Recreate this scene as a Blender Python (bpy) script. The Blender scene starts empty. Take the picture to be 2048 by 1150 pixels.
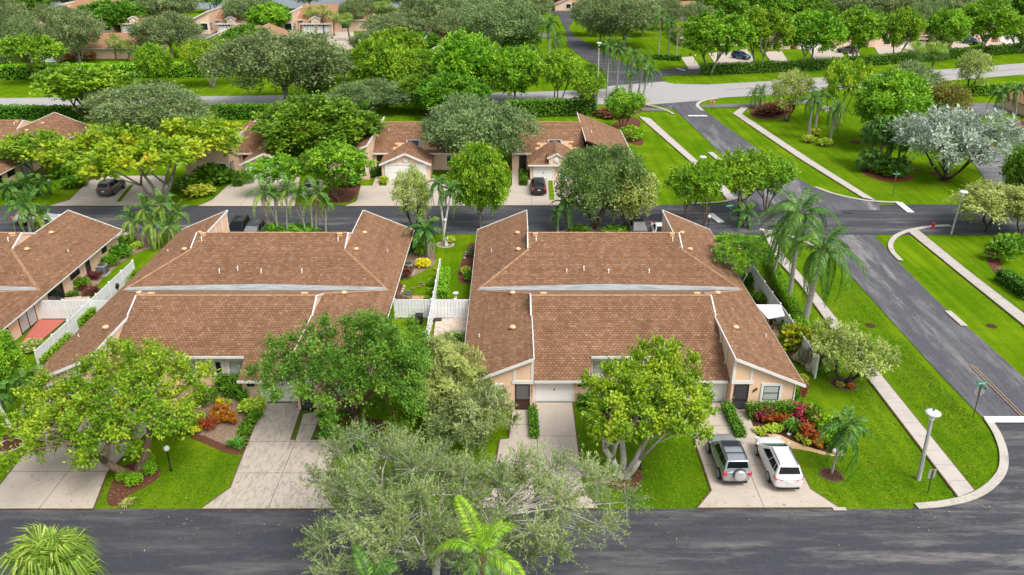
import bpy, math, random
import numpy as np
from mathutils import Vector, Matrix

# ------------------------------------------------------------------ camera, world, sun, exposure
S = bpy.context.scene
COL = S.collection
KS, HZ, FP = 35.0, -187.0, 1660.0          # metres per pixel row, horizon row, focal length in photo pixels
TH = math.atan((575 - HZ) / FP)
ST, CT = math.sin(TH), math.cos(TH)
CH = KS * CT                                # drone height

cam_d = bpy.data.cameras.new('camera')
cam = bpy.data.objects.new('camera', cam_d)
COL.objects.link(cam)
cam.location = (0, 0, CH)
cam.rotation_euler = (math.pi / 2 - TH, 0, 0)
cam_d.sensor_width = 36
cam_d.lens = FP / 2048 * 36
cam_d.clip_start = 0.5
cam_d.clip_end = 6000
S.camera = cam

SUN_EL, SUN_AZ = math.radians(55), math.radians(138)
world = bpy.data.worlds.new('World')
S.world = world
world.use_nodes = True
wn = world.node_tree
sky = wn.nodes.new('ShaderNodeTexSky')
sky.sky_type = 'NISHITA'
sky.sun_disc = False
sky.sun_elevation = SUN_EL
sky.sun_rotation = SUN_AZ
sky.dust_density = 4.0
sky.ozone_density = 1.0
hs = wn.nodes.new('ShaderNodeHueSaturation')
hs.inputs['Saturation'].default_value = 0.35
wn.links.new(sky.outputs[0], hs.inputs['Color'])
bg = wn.nodes['Background']
bg.inputs['Strength'].default_value = 0.115
wn.links.new(hs.outputs[0], bg.inputs['Color'])

sun_d = bpy.data.lights.new('sun', 'SUN')
sun_d.energy = 1.3
sun_d.angle = math.radians(24)
sun_d.color = (1.0, 0.96, 0.9)
sun = bpy.data.objects.new('sun', sun_d)
COL.objects.link(sun)
sdir = Vector((math.sin(SUN_AZ) * math.cos(SUN_EL), math.cos(SUN_AZ) * math.cos(SUN_EL), math.sin(SUN_EL)))
sun.rotation_euler = sdir.to_track_quat('Z', 'Y').to_euler()
sun.location = (40, 0, 90)

S.view_settings.view_transform = 'Standard'
S.view_settings.look = 'None'
S.view_settings.exposure = 0.88
S.view_settings.gamma = 1
S.view_settings.use_curve_mapping = False

rng = np.random.default_rng(7)
RR = random.Random(5)


def P(px, py, z=0.0):
    """the point of the place, at height z, that the photo shows at pixel (px, py)"""
    v = py - 575
    u = px - 1024
    d = FP * ST + v * CT
    t = (CH - z) / d
    return (u * t, (FP * CT - v * ST) * t)


def zat(py, Y):
    v = py - 575
    return CH - Y * (FP * ST + v * CT) / (FP * CT - v * ST)


def mpp(py, z=0.0):
    return (CH - z) / (FP * ST + (py - 575) * CT)


# ------------------------------------------------------------------ tagging
def tag(o, label=None, cat=None, group=None, kind=None):
    if label: o['label'] = label
    if cat: o['category'] = cat
    if group: o['group'] = group
    if kind: o['kind'] = kind
    return o


def empty(name, loc, rz=0.0, parent=None):
    o = bpy.data.objects.new(name, None)
    COL.objects.link(o)
    o.location = loc
    o.rotation_euler = (0, 0, rz)
    o.empty_display_size = 0.3
    if parent: o.parent = parent
    return o


def link(name, me, parent=None, loc=None, rot=None, scale=None):
    o = bpy.data.objects.new(name, me)
    COL.objects.link(o)
    if parent: o.parent = parent
    if loc is not None: o.location = loc
    if rot is not None: o.rotation_euler = rot
    if scale is not None: o.scale = scale
    return o


def copy_tree(o, parent=None, depth=0):
    c = o.copy()
    COL.objects.link(c)
    c.parent = parent
    if parent is not None:
        c.matrix_parent_inverse = o.matrix_parent_inverse.copy()
    for ch in KIDS.get(o.name, ()):
        copy_tree(ch, c, depth + 1)
    return c


KIDS = {}


def index_kids():
    KIDS.clear()
    for o in COL.objects:
        if o.parent:
            KIDS.setdefault(o.parent.name, []).append(o)


# ------------------------------------------------------------------ mesh builder
class MB:
    def __init__(self):
        self.v = []; self.f = []; self.m = []; self.r = []; self.rv = 0.5

    def poly(self, pts, mi=0, r=None):
        n = len(self.v)
        self.v += [tuple(p) for p in pts]
        self.r += [self.rv if r is None else r] * len(pts)
        self.f.append(tuple(range(n, n + len(pts))))
        self.m.append(mi)

    def mesh(self, verts, faces, mi=0):
        n = len(self.v)
        self.v += [tuple(p) for p in verts]
        self.r += [self.rv] * len(verts)
        for f in faces:
            self.f.append(tuple(i + n for i in f))
            self.m.append(mi)

    def box(self, x0, x1, y0, y1, z0, z1, mi=0):
        vs = [(x0, y0, z0), (x1, y0, z0), (x1, y1, z0), (x0, y1, z0), (x0, y0, z1), (x1, y0, z1), (x1, y1, z1), (x0, y1, z1)]
        self.mesh(vs, [(3, 2, 1, 0), (4, 5, 6, 7), (0, 1, 5, 4), (1, 2, 6, 5), (2, 3, 7, 6), (3, 0, 4, 7)], mi)

    def bar(self, a, b, w, h, up=(0, 0, 1), mi=0):
        """a rectangular bar from a to b, w across, h along up"""
        a = Vector(a); b = Vector(b)
        d = (b - a).normalized()
        s = d.cross(Vector(up))
        if s.length < 1e-6: s = Vector((1, 0, 0))
        s.normalize()
        u = s.cross(d).normalized()
        s = s * (w / 2); u = u * (h / 2)
        vs = [a - s - u, a + s - u, a + s + u, a - s + u, b - s - u, b + s - u, b + s + u, b - s + u]
        self.mesh(vs, [(0, 1, 2, 3), (7, 6, 5, 4), (0, 4, 5, 1), (1, 5, 6, 2), (2, 6, 7, 3), (3, 7, 4, 0)], mi)

    def prism(self, pts, z0, z1, mi=0):
        n = len(pts)
        a = sum(pts[i][0] * pts[(i + 1) % n][1] - pts[(i + 1) % n][0] * pts[i][1] for i in range(n))
        if a < 0: pts = pts[::-1]
        vs = [(p[0], p[1], z0) for p in pts] + [(p[0], p[1], z1) for p in pts]
        fs = [tuple(range(n, 2 * n)), tuple(range(n - 1, -1, -1))]
        fs += [(i, (i + 1) % n, n + (i + 1) % n, n + i) for i in range(n)]
        self.mesh(vs, fs, mi)

    def tube(self, pts, radii, n=6, mi=0, cap=True):
        pts = [Vector(p) for p in pts]
        base = len(self.v)
        prev = None
        for i, p in enumerate(pts):
            d = (pts[min(i + 1, len(pts) - 1)] - pts[max(i - 1, 0)])
            if d.length < 1e-9: d = Vector((0, 0, 1))
            d.normalize()
            ref = prev if prev is not None else (Vector((1, 0, 0)) if abs(d.x) < .8 else Vector((0, 1, 0)))
            s = (ref - d * ref.dot(d))
            if s.length < 1e-6: s = d.orthogonal()
            s.normalize(); prev = s
            t = d.cross(s)
            for k in range(n):
                a = 2 * math.pi * k / n
                self.v.append(tuple(p + (s * math.cos(a) + t * math.sin(a)) * radii[i]))
                self.r.append(self.rv)
        for i in range(len(pts) - 1):
            for k in range(n):
                self.f.append((base + i * n + k, base + i * n + (k + 1) % n, base + (i + 1) * n + (k + 1) % n, base + (i + 1) * n + k))
                self.m.append(mi)
        if cap:
            self.f.append(tuple(base + k for k in range(n - 1, -1, -1))); self.m.append(mi)
            e = base + (len(pts) - 1) * n
            self.f.append(tuple(e + k for k in range(n))); self.m.append(mi)

    def lathe(self, prof, c=(0, 0, 0), n=12, mi=0):
        base = len(self.v)
        for r, z in prof:
            for k in range(n):
                a = 2 * math.pi * k / n
                self.v.append((c[0] + r * math.cos(a), c[1] + r * math.sin(a), c[2] + z))
                self.r.append(self.rv)
        for i in range(len(prof) - 1):
            for k in range(n):
                self.f.append((base + i * n + k, base + i * n + (k + 1) % n, base + (i + 1) * n + (k + 1) % n, base + (i + 1) * n + k))
                self.m.append(mi)
        self.f.append(tuple(base + k for k in range(n - 1, -1, -1))); self.m.append(mi)
        e = base + (len(prof) - 1) * n
        self.f.append(tuple(e + k for k in range(n))); self.m.append(mi)

    def me(self, name, mats, smooth=False):
        me = bpy.data.meshes.new(name)
        me.from_pydata(self.v, [], self.f)
        if not isinstance(mats, (list, tuple)): mats = [mats]
        for m in mats: me.materials.append(m)
        if len(mats) > 1: me.polygons.foreach_set('material_index', self.m)
        at = me.attributes.new('rnd', 'FLOAT', 'POINT')
        at.data.foreach_set('value', self.r)
        if smooth: me.polygons.foreach_set('use_smooth', [True] * len(me.polygons))
        me.update()
        return me

    def build(self, name, mats, parent=None, loc=None, smooth=False, rot=None):
        return link(name, self.me(name, mats, smooth), parent, loc, rot)


def quads_me(name, V, mats, rnd, mi=None):
    """V (N,4,3) leaf quads -> mesh with a random value per leaf"""
    N = len(V)
    me = bpy.data.meshes.new(name)
    me.vertices.add(N * 4)
    me.vertices.foreach_set('co', np.ascontiguousarray(V, dtype=np.float32).ravel())
    me.loops.add(N * 4)
    me.loops.foreach_set('vertex_index', np.arange(N * 4, dtype=np.int32))
    me.polygons.add(N)
    me.polygons.foreach_set('loop_start', np.arange(0, N * 4, 4, dtype=np.int32))
    if not isinstance(mats, (list, tuple)): mats = [mats]
    for m in mats: me.materials.append(m)
    if mi is not None: me.polygons.foreach_set('material_index', np.asarray(mi, dtype=np.int32))
    at = me.attributes.new('rnd', 'FLOAT', 'POINT')
    at.data.foreach_set('value', np.repeat(np.asarray(rnd, dtype=np.float32), 4))
    me.update(calc_edges=True)
    return me


# ------------------------------------------------------------------ polygons
def area2(p):
    return sum(p[i][0] * p[(i + 1) % len(p)][1] - p[(i + 1) % len(p)][0] * p[i][1] for i in range(len(p)))


def ccw(p):
    return list(p) if area2(p) > 0 else list(p)[::-1]


def clip(sub, cl):
    """Sutherland-Hodgman: polygon sub clipped by the convex ccw polygon cl"""
    out = list(sub)
    for i in range(len(cl)):
        a = cl[i]; b = cl[(i + 1) % len(cl)]
        ex, ey = b[0] - a[0], b[1] - a[1]
        inp = out; out = []
        if not inp: break
        for j in range(len(inp)):
            p = inp[j]; q = inp[(j + 1) % len(inp)]
            sp = ex * (p[1] - a[1]) - ey * (p[0] - a[0])
            sq = ex * (q[1] - a[1]) - ey * (q[0] - a[0])
            if sp >= 0: out.append(p)
            if (sp >= 0) != (sq >= 0):
                t = sp / (sp - sq)
                out.append((p[0] + (q[0] - p[0]) * t, p[1] + (q[1] - p[1]) * t))
    return out


def offset(poly, d):
    """grow a ccw polygon outwards by d"""
    poly = ccw(poly)
    n = len(poly); out = []
    for i in range(n):
        p0 = poly[i - 1]; p = poly[i]; p1 = poly[(i + 1) % n]
        e0 = Vector((p[0] - p0[0], p[1] - p0[1])); e1 = Vector((p1[0] - p[0], p1[1] - p[1]))
        if e0.length < 1e-6 or e1.length < 1e-6: out.append(p); continue
        e0.normalize(); e1.normalize()
        n0 = Vector((e0.y, -e0.x)); n1 = Vector((e1.y, -e1.x))
        m = n0 + n1
        if m.length < 1e-3: m = n0
        m.normalize()
        k = d / max(0.45, m.dot(n0))
        out.append((p[0] + m.x * k, p[1] + m.y * k))
    return out


def smooth_poly(pts, it=2, closed=True):
    for _ in range(it):
        o = []
        n = len(pts)
        for i in range(n if closed else n - 1):
            a = pts[i]; b = pts[(i + 1) % n]
            o += [(a[0] * .75 + b[0] * .25, a[1] * .75 + b[1] * .25), (a[0] * .25 + b[0] * .75, a[1] * .25 + b[1] * .75)]
        if not closed: o = [pts[0]] + o + [pts[-1]]
        pts = o
    return pts


def px(*pp):
    return [P(a, b) for a, b in pp]


# ------------------------------------------------------------------ materials
def node(nt, t, **kw):
    n = nt.nodes.new(t)
    for k, v in kw.items(): setattr(n, k, v)
    return n


def mat(name, col=(.5, .5, .5), rough=.7, metal=0.0, spec=.4):
    m = bpy.data.materials.new(name)
    m.use_nodes = True
    b = m.node_tree.nodes['Principled BSDF']
    b.inputs['Base Color'].default_value = (*col, 1)
    b.inputs['Roughness'].default_value = rough
    b.inputs['Metallic'].default_value = metal
    b.inputs['Specular IOR Level'].default_value = spec
    return m


def pos(nt, scale=(1, 1, 1), obj=False):
    if obj:
        g = node(nt, 'ShaderNodeTexCoord').outputs['Object']
    else:
        g = node(nt, 'ShaderNodeNewGeometry').outputs['Position']
    mp = node(nt, 'ShaderNodeMapping')
    mp.inputs['Scale'].default_value = scale
    nt.links.new(g, mp.inputs['Vector'])
    return mp.outputs[0]


def noise(nt, vec, sc, det=4, rough=.6, dist=0.0):
    n = node(nt, 'ShaderNodeTexNoise')
    n.inputs['Scale'].default_value = sc
    n.inputs['Detail'].default_value = det
    n.inputs['Roughness'].default_value = rough
    n.inputs['Distortion'].default_value = dist
    nt.links.new(vec, n.inputs['Vector'])
    return n.outputs['Fac']


def ramp(nt, fac, stops):
    r = node(nt, 'ShaderNodeValToRGB')
    e = r.color_ramp.elements
    while len(e) < len(stops): e.new(.5)
    for i, (p, c) in enumerate(stops):
        e[i].position = p
        e[i].color = (*c, 1) if len(c) == 3 else c
    nt.links.new(fac, r.inputs[0])
    return r.outputs[0]


def mix(nt, fac, a, b, mode='MIX'):
    m = node(nt, 'ShaderNodeMix', data_type='RGBA', blend_type=mode)
    if isinstance(fac, (int, float)): m.inputs[0].default_value = fac
    else: nt.links.new(fac, m.inputs[0])
    for s, x in ((6, a), (7, b)):
        if isinstance(x, tuple): m.inputs[s].default_value = (*x, 1)
        else: nt.links.new(x, m.inputs[s])
    return m.outputs[2]


def math_n(nt, op, a, b=None):
    m = node(nt, 'ShaderNodeMath', operation=op)
    for i, x in enumerate((a, b)):
        if x is None: continue
        if isinstance(x, (int, float)): m.inputs[i].default_value = x
        else: nt.links.new(x, m.inputs[i])
    return m.outputs[0]


def bump(nt, h, strength=.3, dist=.05):
    b = node(nt, 'ShaderNodeBump')
    b.inputs['Strength'].default_value = strength
    b.inputs['Distance'].default_value = dist
    nt.links.new(h, b.inputs['Height'])
    nt.links.new(b.outputs[0], nt.nodes['Principled BSDF'].inputs['Normal'])


def setcol(m, c):
    m.node_tree.links.new(c, m.node_tree.nodes['Principled BSDF'].inputs['Base Color'])


M = {}


def mk(name, lo, hi, sc=3.0, rough=.8, spec=.3, stretch=(1, 1, 1), det=5, bmp=0.0, obj=False, metal=0.0):
    """a plain two-tone mottled surface"""
    m = mat(name, lo, rough, metal, spec)
    nt = m.node_tree
    f = noise(nt, pos(nt, stretch, obj), sc, det)
    setcol(m, ramp(nt, f, [(.3, lo), (.72, hi)]))
    if bmp: bump(nt, f, bmp)
    M[name] = m
    return m


# lawn: clumpy greens, yellowed patches, soft mowing bands (light off bent blades, put into the colour) along the street verges
m = mat('lawn', (.07, .2, .01), 1.0, 0, .0); nt = m.node_tree
p1 = pos(nt)
c = ramp(nt, noise(nt, p1, 9, 6, .75), [(.28, (.026, .076, .003)), (.50, (.092, .192, .005)), (.72, (.21, .315, .012))])
c = mix(nt, ramp(nt, noise(nt, p1, .16, 5, .65), [(.42, (0, 0, 0)), (.66, (1, 1, 1))]), c, (.165, .26, .008))
pat = ramp(nt, noise(nt, p1, .45, 8, .78), [(.54, (0, 0, 0)), (.72, (1, 1, 1))])
c = mix(nt, math_n(nt, 'MULTIPLY', pat, .5), c, (.26, .255, .02))
dkp = ramp(nt, noise(nt, p1, .8, 7, .8), [(.56, (0, 0, 0)), (.74, (1, 1, 1))])
c = mix(nt, math_n(nt, 'MULTIPLY', dkp, .5), c, (.04, .12, .003))
dry = ramp(nt, noise(nt, p1, 1.3, 9, .85), [(.66, (0, 0, 0)), (.78, (1, 1, 1))])
c = mix(nt, math_n(nt, 'MULTIPLY', dry, .45), c, (.24, .19, .045))
mow = ramp(nt, noise(nt, pos(nt, (1, .035, 1)), 1.15, 2, .5, .25), [(.40, (0, 0, 0)), (.62, (1, 1, 1))])
c = mix(nt, math_n(nt, 'MULTIPLY', mow, .45), c, (.048, .135, .002))
setcol(m, c); bump(nt, noise(nt, p1, 14, 4, .8), .6, .08)
M['lawn'] = m


def asphalt(name, along, base=(.045, .047, .056), light=(.25, .235, .215), amt=.7):
    m = mat(name, base, .75, 0, .35); nt = m.node_tree
    k = (lambda a, b: (a, b, 1) if along == 'x' else (b, a, 1))
    p1 = pos(nt)
    lanes = ramp(nt, noise(nt, pos(nt, k(.02, .5)), .8, 3, .5), [(.42, (0, 0, 0)), (.62, (1, 1, 1))])
    frac = ramp(nt, noise(nt, pos(nt, k(.16, 1.0)), .60, 12, .78), [(.47, (0, 0, 0)), (.68, (1, 1, 1))])
    line = ramp(nt, noise(nt, pos(nt, k(.02, 3.2)), 1.6, 6, .8), [(.62, (0, 0, 0)), (.70, (1, 1, 1))])
    fine = noise(nt, p1, 26, 4, .85)
    grit = noise(nt, p1, 3.2, 10, .9)
    c = ramp(nt, grit, [(.30, tuple(x * .72 for x in base)), (.5, tuple(x * 1.08 for x in base)), (.72, tuple(x * 1.6 for x in base))])
    f = math_n(nt, 'MULTIPLY', math_n(nt, 'MULTIPLY', math_n(nt, 'ADD', lanes, .25), frac), amt)
    c = mix(nt, f, c, light)
    c = mix(nt, math_n(nt, 'MULTIPLY', math_n(nt, 'MULTIPLY', line, grit), .5), c, light)
    spk = ramp(nt, noise(nt, p1, 7.5, 2, .9), [(.72, (0, 0, 0)), (.78, (1, 1, 1))])
    c = mix(nt, math_n(nt, 'MULTIPLY', spk, .5), c, (.36, .36, .35))
    setcol(m, c); bump(nt, fine, .35, .02)
    M[name] = m


asphalt('asphalt_x', 'x', amt=.8)
asphalt('asphalt_y', 'y', (.075, .076, .088), (.33, .31, .29), 1.0)
asphalt('asphalt_old', 'x', (.33, .32, .315), (.46, .44, .42), .6)
asphalt('asphalt_grey', 'x', (.13, .13, .135), (.30, .28, .26), .9)


def concrete(name, col, dirt=.35, dirtcol=(.16, .15, .13), sc=1.0, rs=(1, 1, 1)):
    m = mat(name, col, .85, 0, .25); nt = m.node_tree
    p1 = pos(nt)
    c = mix(nt, noise(nt, p1, 5, 5, .7), tuple(x * .9 for x in col), tuple(min(1, x * 1.1) for x in col))
    oi = node(nt, 'ShaderNodeObjectInfo')
    c = mix(nt, math_n(nt, 'MULTIPLY', oi.outputs['Random'], .08), c, tuple(x * .72 for x in col))
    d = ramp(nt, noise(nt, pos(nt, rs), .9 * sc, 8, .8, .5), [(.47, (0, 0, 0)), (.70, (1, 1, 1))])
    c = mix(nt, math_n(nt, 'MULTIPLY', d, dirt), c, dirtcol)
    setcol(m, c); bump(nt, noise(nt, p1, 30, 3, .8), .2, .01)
    M[name] = m


concrete('concrete', (.50, .43, .36), .32, (.27, .235, .19))
concrete('concrete_stained', (.47, .41, .345), .85, (.16, .14, .12), 2.6, (2.0, .55, 1))
concrete('walk_concrete', (.50, .455, .41), .25)
concrete('walk_mottled', (.47, .43, .385), .5, (.2, .19, .17), 1.6)  # slightly darker walk concrete with stronger mottling
concrete('kerb_concrete', (.50, .46, .40), .5)
concrete('patio_concrete', (.62, .51, .415), .75, (.2, .16, .13), 2.4)
concrete('tan_curb', (.58, .40, .20), .2)
concrete('paver', (.52, .33, .19), .3)
concrete('red_paver', (.50, .14, .10), .2, (.3, .12, .1))
mk('joint', (.13, .11, .085), (.20, .17, .13), 6)
mk('soil_edge', (.085, .06, .032), (.15, .10, .045), 4)
mk('mulch', (.075, .030, .020), (.20, .085, .052), 16, .95, .1, bmp=.8)
mk('mulch_dark', (.035, .02, .016), (.13, .055, .04), 16, .95, .1, bmp=.8)
mk('sand_mulch', (.19, .125, .085), (.36, .265, .19), 9, .95, .1, bmp=.7)
mk('red_mulch', (.12, .03, .02), (.26, .07, .045), 14, .95, .1, bmp=.7)
M['paint'] = mat('road_paint', (.74, .74, .72), .7)
mk('paint_white', (.62, .62, .61), (.80, .80, .79), 5)
mk('paint_yellow', (.27, .18, .09), (.46, .30, .15), 5)

# walls, trim, roofs
m = mk('stucco', (.76, .51, .345), (.82, .57, .40), .7, .9, .15, obj=True)
nt = m.node_tree; bump(nt, noise(nt, pos(nt), 22, 4, .8), .25, .02)
m = mk('stucco_pale', (.74, .52, .38), (.80, .58, .44), .7, .9, .15, obj=True)
mk('trim', (.66, .655, .63), (.76, .755, .73), 1.5, .6, .4, obj=True)
mk('vinyl', (.70, .71, .72), (.78, .785, .79), 1.2, .45, .5)
M['door_white'] = mat('door_white', (.80, .80, .79), .45, 0, .5)
M['screen'] = mat('screen_door', (.030, .022, .018), .5)
M['screen_mesh'] = mat('screen_mesh', (.13, .125, .12), .6)
M['bronze'] = mat('bronze_frame', (.025, .02, .018), .45)
M['glass_dark'] = mat('glass_dark', (.012, .016, .02), .06, 0, .6)
M['glass_blind'] = mat('glass_blinds', (.42, .44, .42), .15, 0, .6)
M['glass_pale'] = mat('glass_pale', (.46, .46, .47), .12, 0, .6)
M['glass_grey'] = mat('glass_grey', (.36, .36, .37), .12, 0, .6)
M['metal_grey'] = mat('galvanised', (.40, .43, .43), .5, .55, .5)
mk('gutter_metal', (.24, .26, .26), (.50, .53, .53), 1.6, .5, .4, (.4, 2, 1), metal=.15)
M['vent_tan'] = mk('vent_tan', (.66, .42, .22), (.74, .50, .29), 6, .8)
M['pvc'] = mat('pvc', (.72, .71, .69), .5)
M['black'] = mat('black_metal', (.012, .012, .013), .45)
M['dark_grey'] = mat('dark_grey', (.05, .05, .055), .6)
M['num'] = mat('number_bronze', (.12, .055, .02), .5)


def roof_mat(name, lo, midc, hi, stain=.48):
    m = mat(name, midc, .9, 0, .15); nt = m.node_tree
    at = node(nt, 'ShaderNodeAttribute', attribute_name='rnd')
    c = ramp(nt, at.outputs['Fac'], [(0.0, lo), (.5, midc), (1.0, hi)])
    p1 = pos(nt)
    c = mix(nt, math_n(nt, 'MULTIPLY', noise(nt, p1, 11, 4, .75), .5), c, tuple(x * 1.22 for x in midc))
    st = ramp(nt, noise(nt, pos(nt, (1.4, .35, .9)), .42, 8, .75), [(.47, (0, 0, 0)), (.74, (1, 1, 1))])
    c = mix(nt, math_n(nt, 'MULTIPLY', st, stain), c, tuple(x * .40 for x in midc))
    lt = ramp(nt, noise(nt, p1, .21, 4, .6), [(.48, (0, 0, 0)), (.72, (1, 1, 1))])
    c = mix(nt, math_n(nt, 'MULTIPLY', lt, .25), c, tuple(x * 1.3 for x in midc))
    setcol(m, c)
    M[name] = m


roof_mat('shingle', (.140, .073, .041), (.250, .137, .078), (.38, .23, .14))
roof_mat('shingle_orange', (.20, .105, .06), (.32, .175, .105), (.45, .27, .17), .35)
M['roof_under'] = mat('roof_under', (.07, .035, .025), .95, 0, .1)
M['cap'] = mk('ridge_cap', (.26, .14, .075), (.44, .27, .16), 2.2, .9, .15)
M['decay'] = mk('new_shingle', (.50, .27, .14), (.66, .42, .26), 5, .9)


# foliage
LEAF_GAIN = 1.2


def leaf_mat(name, dark, midc, light, trans=.28, var=.12, rough=.45, extra=None):
    m = bpy.data.materials.new(name); m.use_nodes = True
    nt = m.node_tree
    b = nt.nodes['Principled BSDF']
    b.inputs['Roughness'].default_value = rough
    b.inputs['Specular IOR Level'].default_value = .35
    at = node(nt, 'ShaderNodeAttribute', attribute_name='rnd')
    dark = tuple(min(.8, x * LEAF_GAIN) for x in dark); midc = tuple(min(.8, x * LEAF_GAIN) for x in midc); light = tuple(min(.85, x * LEAF_GAIN) for x in light)
    st = [(0.0, dark), (.45, midc), (1.0, light)]
    if extra: st = [(0.0, dark), (.42, midc), (.86, light), (.97, extra)]
    c = ramp(nt, at.outputs['Fac'], st)
    oi = node(nt, 'ShaderNodeObjectInfo')
    h = node(nt, 'ShaderNodeHueSaturation')
    mm = math_n(nt, 'MULTIPLY', oi.outputs['Random'], var * .4)
    mm = math_n(nt, 'ADD', mm, .5 - var * .2)
    nt.links.new(mm, h.inputs['Hue'])
    vv = math_n(nt, 'ADD', math_n(nt, 'MULTIPLY', oi.outputs['Random'], var * 2.2), 1 - var * 1.1)
    nt.links.new(vv, h.inputs['Value'])
    nt.links.new(c, h.inputs['Color'])
    nt.links.new(h.outputs[0], b.inputs['Base Color'])
    tr = node(nt, 'ShaderNodeBsdfTranslucent')
    nt.links.new(h.outputs[0], tr.inputs['Color'])
    mx = node(nt, 'ShaderNodeMixShader')
    mx.inputs[0].default_value = trans
    nt.links.new(b.outputs[0], mx.inputs[1]); nt.links.new(tr.outputs[0], mx.inputs[2])
    nt.links.new(mx.outputs[0], nt.nodes['Material Output'].inputs['Surface'])
    M[name] = m


leaf_mat('leaf_bright', (.055, .15, .006), (.145, .31, .010), (.36, .54, .03), var=.06)
leaf_mat('leaf_deep', (.035, .11, .006), (.095, .23, .010), (.26, .44, .03), var=.06)
leaf_mat('leaf_yellow', (.07, .17, .006), (.20, .34, .010), (.42, .48, .02), extra=(.55, .34, .04))
leaf_mat('leaf_olive', (.065, .105, .032), (.155, .225, .075), (.32, .40, .16), var=.06)
leaf_mat('leaf_wispy', (.065, .11, .025), (.185, .26, .07), (.42, .50, .19), var=.04)
leaf_mat('leaf_bottle', (.12, .165, .03), (.29, .35, .075), (.56, .60, .20), var=.06)
leaf_mat('leaf_silver', (.13, .17, .11), (.28, .335, .25), (.48, .54, .44), .2)
leaf_mat('leaf_plum', (.05, .16, .01), (.12, .30, .015), (.28, .46, .03), extra=(.55, .40, .05))
leaf_mat('leaf_brown', (.10, .09, .015), (.19, .17, .03), (.30, .28, .05))
leaf_mat('leaf_hedge', (.03, .11, .006), (.085, .23, .010), (.21, .40, .02), var=.05)
leaf_mat('leaf_hedge_lite', (.07, .18, .005), (.18, .38, .010), (.34, .56, .02), var=.05)
leaf_mat('leaf_lime', (.20, .28, .01), (.40, .48, .03), (.62, .66, .12))
leaf_mat('leaf_orange', (.16, .07, .010), (.46, .17, .015), (.66, .40, .04), var=.06)
leaf_mat('leaf_yellowflower', (.45, .33, .01), (.72, .55, .01), (.85, .72, .03), var=.04)
leaf_mat('leaf_red', (.10, .03, .010), (.34, .07, .015), (.52, .20, .035), var=.06)
leaf_mat('leaf_magenta', (.09, .012, .02), (.32, .025, .055), (.56, .10, .15), var=.06)
leaf_mat('leaf_purple', (.05, .012, .015), (.13, .03, .03), (.22, .06, .05), var=.06)
leaf_mat('leaf_copper', (.06, .025, .012), (.17, .07, .03), (.28, .13, .06), var=.06)
leaf_mat('leaf_strap', (.03, .10, .008), (.085, .24, .015), (.22, .42, .05))
leaf_mat('frond', (.022, .075, .008), (.065, .17, .018), (.18, .33, .05), .25, .04)
leaf_mat('frond_dark', (.016, .06, .008), (.042, .135, .014), (.13, .28, .04), .22, .04)
leaf_mat('frond_bright', (.10, .26, .006), (.24, .46, .010), (.42, .62, .03), .35, .04)
leaf_mat('frond_pale', (.10, .19, .02), (.22, .36, .035), (.45, .56, .11), .35, .05)
leaf_mat('frond_dead', (.22, .13, .05), (.38, .25, .11), (.50, .38, .2), .2)
mk('bark_pale', (.36, .33, .30), (.60, .56, .51), 4, .9, .15, (1, 1, .4), obj=True)
mk('bark_grey', (.19, .17, .145), (.36, .33, .29), 5, .9, .15, (1, 1, .4), obj=True)
mk('bark_brown', (.085, .055, .038), (.20, .13, .09), 5, .9, .15, (1, 1, .4), obj=True)
mk('bark_dark', (.035, .028, .022), (.11, .085, .065), 5, .9, .15, (1, 1, .4), obj=True)
mk('palm_trunk', (.22, .205, .175), (.46, .43, .38), 3, .9, .15, (.6, .6, 5), obj=True)
mk('palm_white', (.55, .53, .47), (.78, .76, .70), 3, .9, .15, (.6, .6, 4), obj=True)
mk('palm_fiber', (.13, .08, .045), (.30, .20, .11), 8, .95, .1, obj=True)
mk('crownshaft', (.12, .24, .04), (.22, .36, .07), 2, .5, .3, obj=True)
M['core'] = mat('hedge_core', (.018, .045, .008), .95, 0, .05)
leaf_mat('leaf_yellow2', (.05, .13, .005), (.16, .29, .010), (.46, .52, .03), var=.05)
leaf_mat('leaf_yellow3', (.08, .17, .006), (.19, .34, .010), (.42, .52, .03), var=.05)
leaf_mat('leaf_mid', (.035, .12, .010), (.085, .24, .018), (.24, .43, .05), var=.05)
leaf_mat('leaf_greygreen', (.05, .10, .02), (.11, .19, .04), (.24, .33, .09), var=.05)
leaf_mat('leaf_red2', (.10, .05, .01), (.16, .12, .02), (.30, .12, .03), var=.05)
mk('bark_brown2', (.12, .075, .05), (.30, .21, .15), 6, .9, .15, (1, 1, .4), obj=True)
mk('bark_pale2', (.30, .30, .28), (.50, .50, .47), 3, .85, .2, (1, 1, .3), obj=True)
# ------------------------------------------------------------------ ground, roads, pavements
N_SHEET = [0]


def sheet(name, poly, z, m, kind='structure', parent=None):
    N_SHEET[0] += 1
    z += (N_SHEET[0] % 40) * .0003          # no two sheets share a plane
    b = MB(); poly = ccw(poly)
    cx = sum(p[0] for p in poly) / len(poly); cy = sum(p[1] for p in poly) / len(poly)
    b.poly([(p[0] - cx, p[1] - cy, 0) for p in poly])
    o = b.build(name, M[m] if isinstance(m, str) else m, parent, (cx, cy, z))
    if parent is None and kind: o['kind'] = kind
    return o


g = MB()
g.poly([(-3000, -400, -.06), (3000, -400, -.06), (3000, 5000, -.06), (-3000, 5000, -.06)])
tag(g.build('lawn_ground', M['lawn']), kind='structure')

Z_BED, Z_ROAD, Z_DRIVE, Z_WALK, Z_PAINT = -.05, -.02, .035, .05, .07

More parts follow.
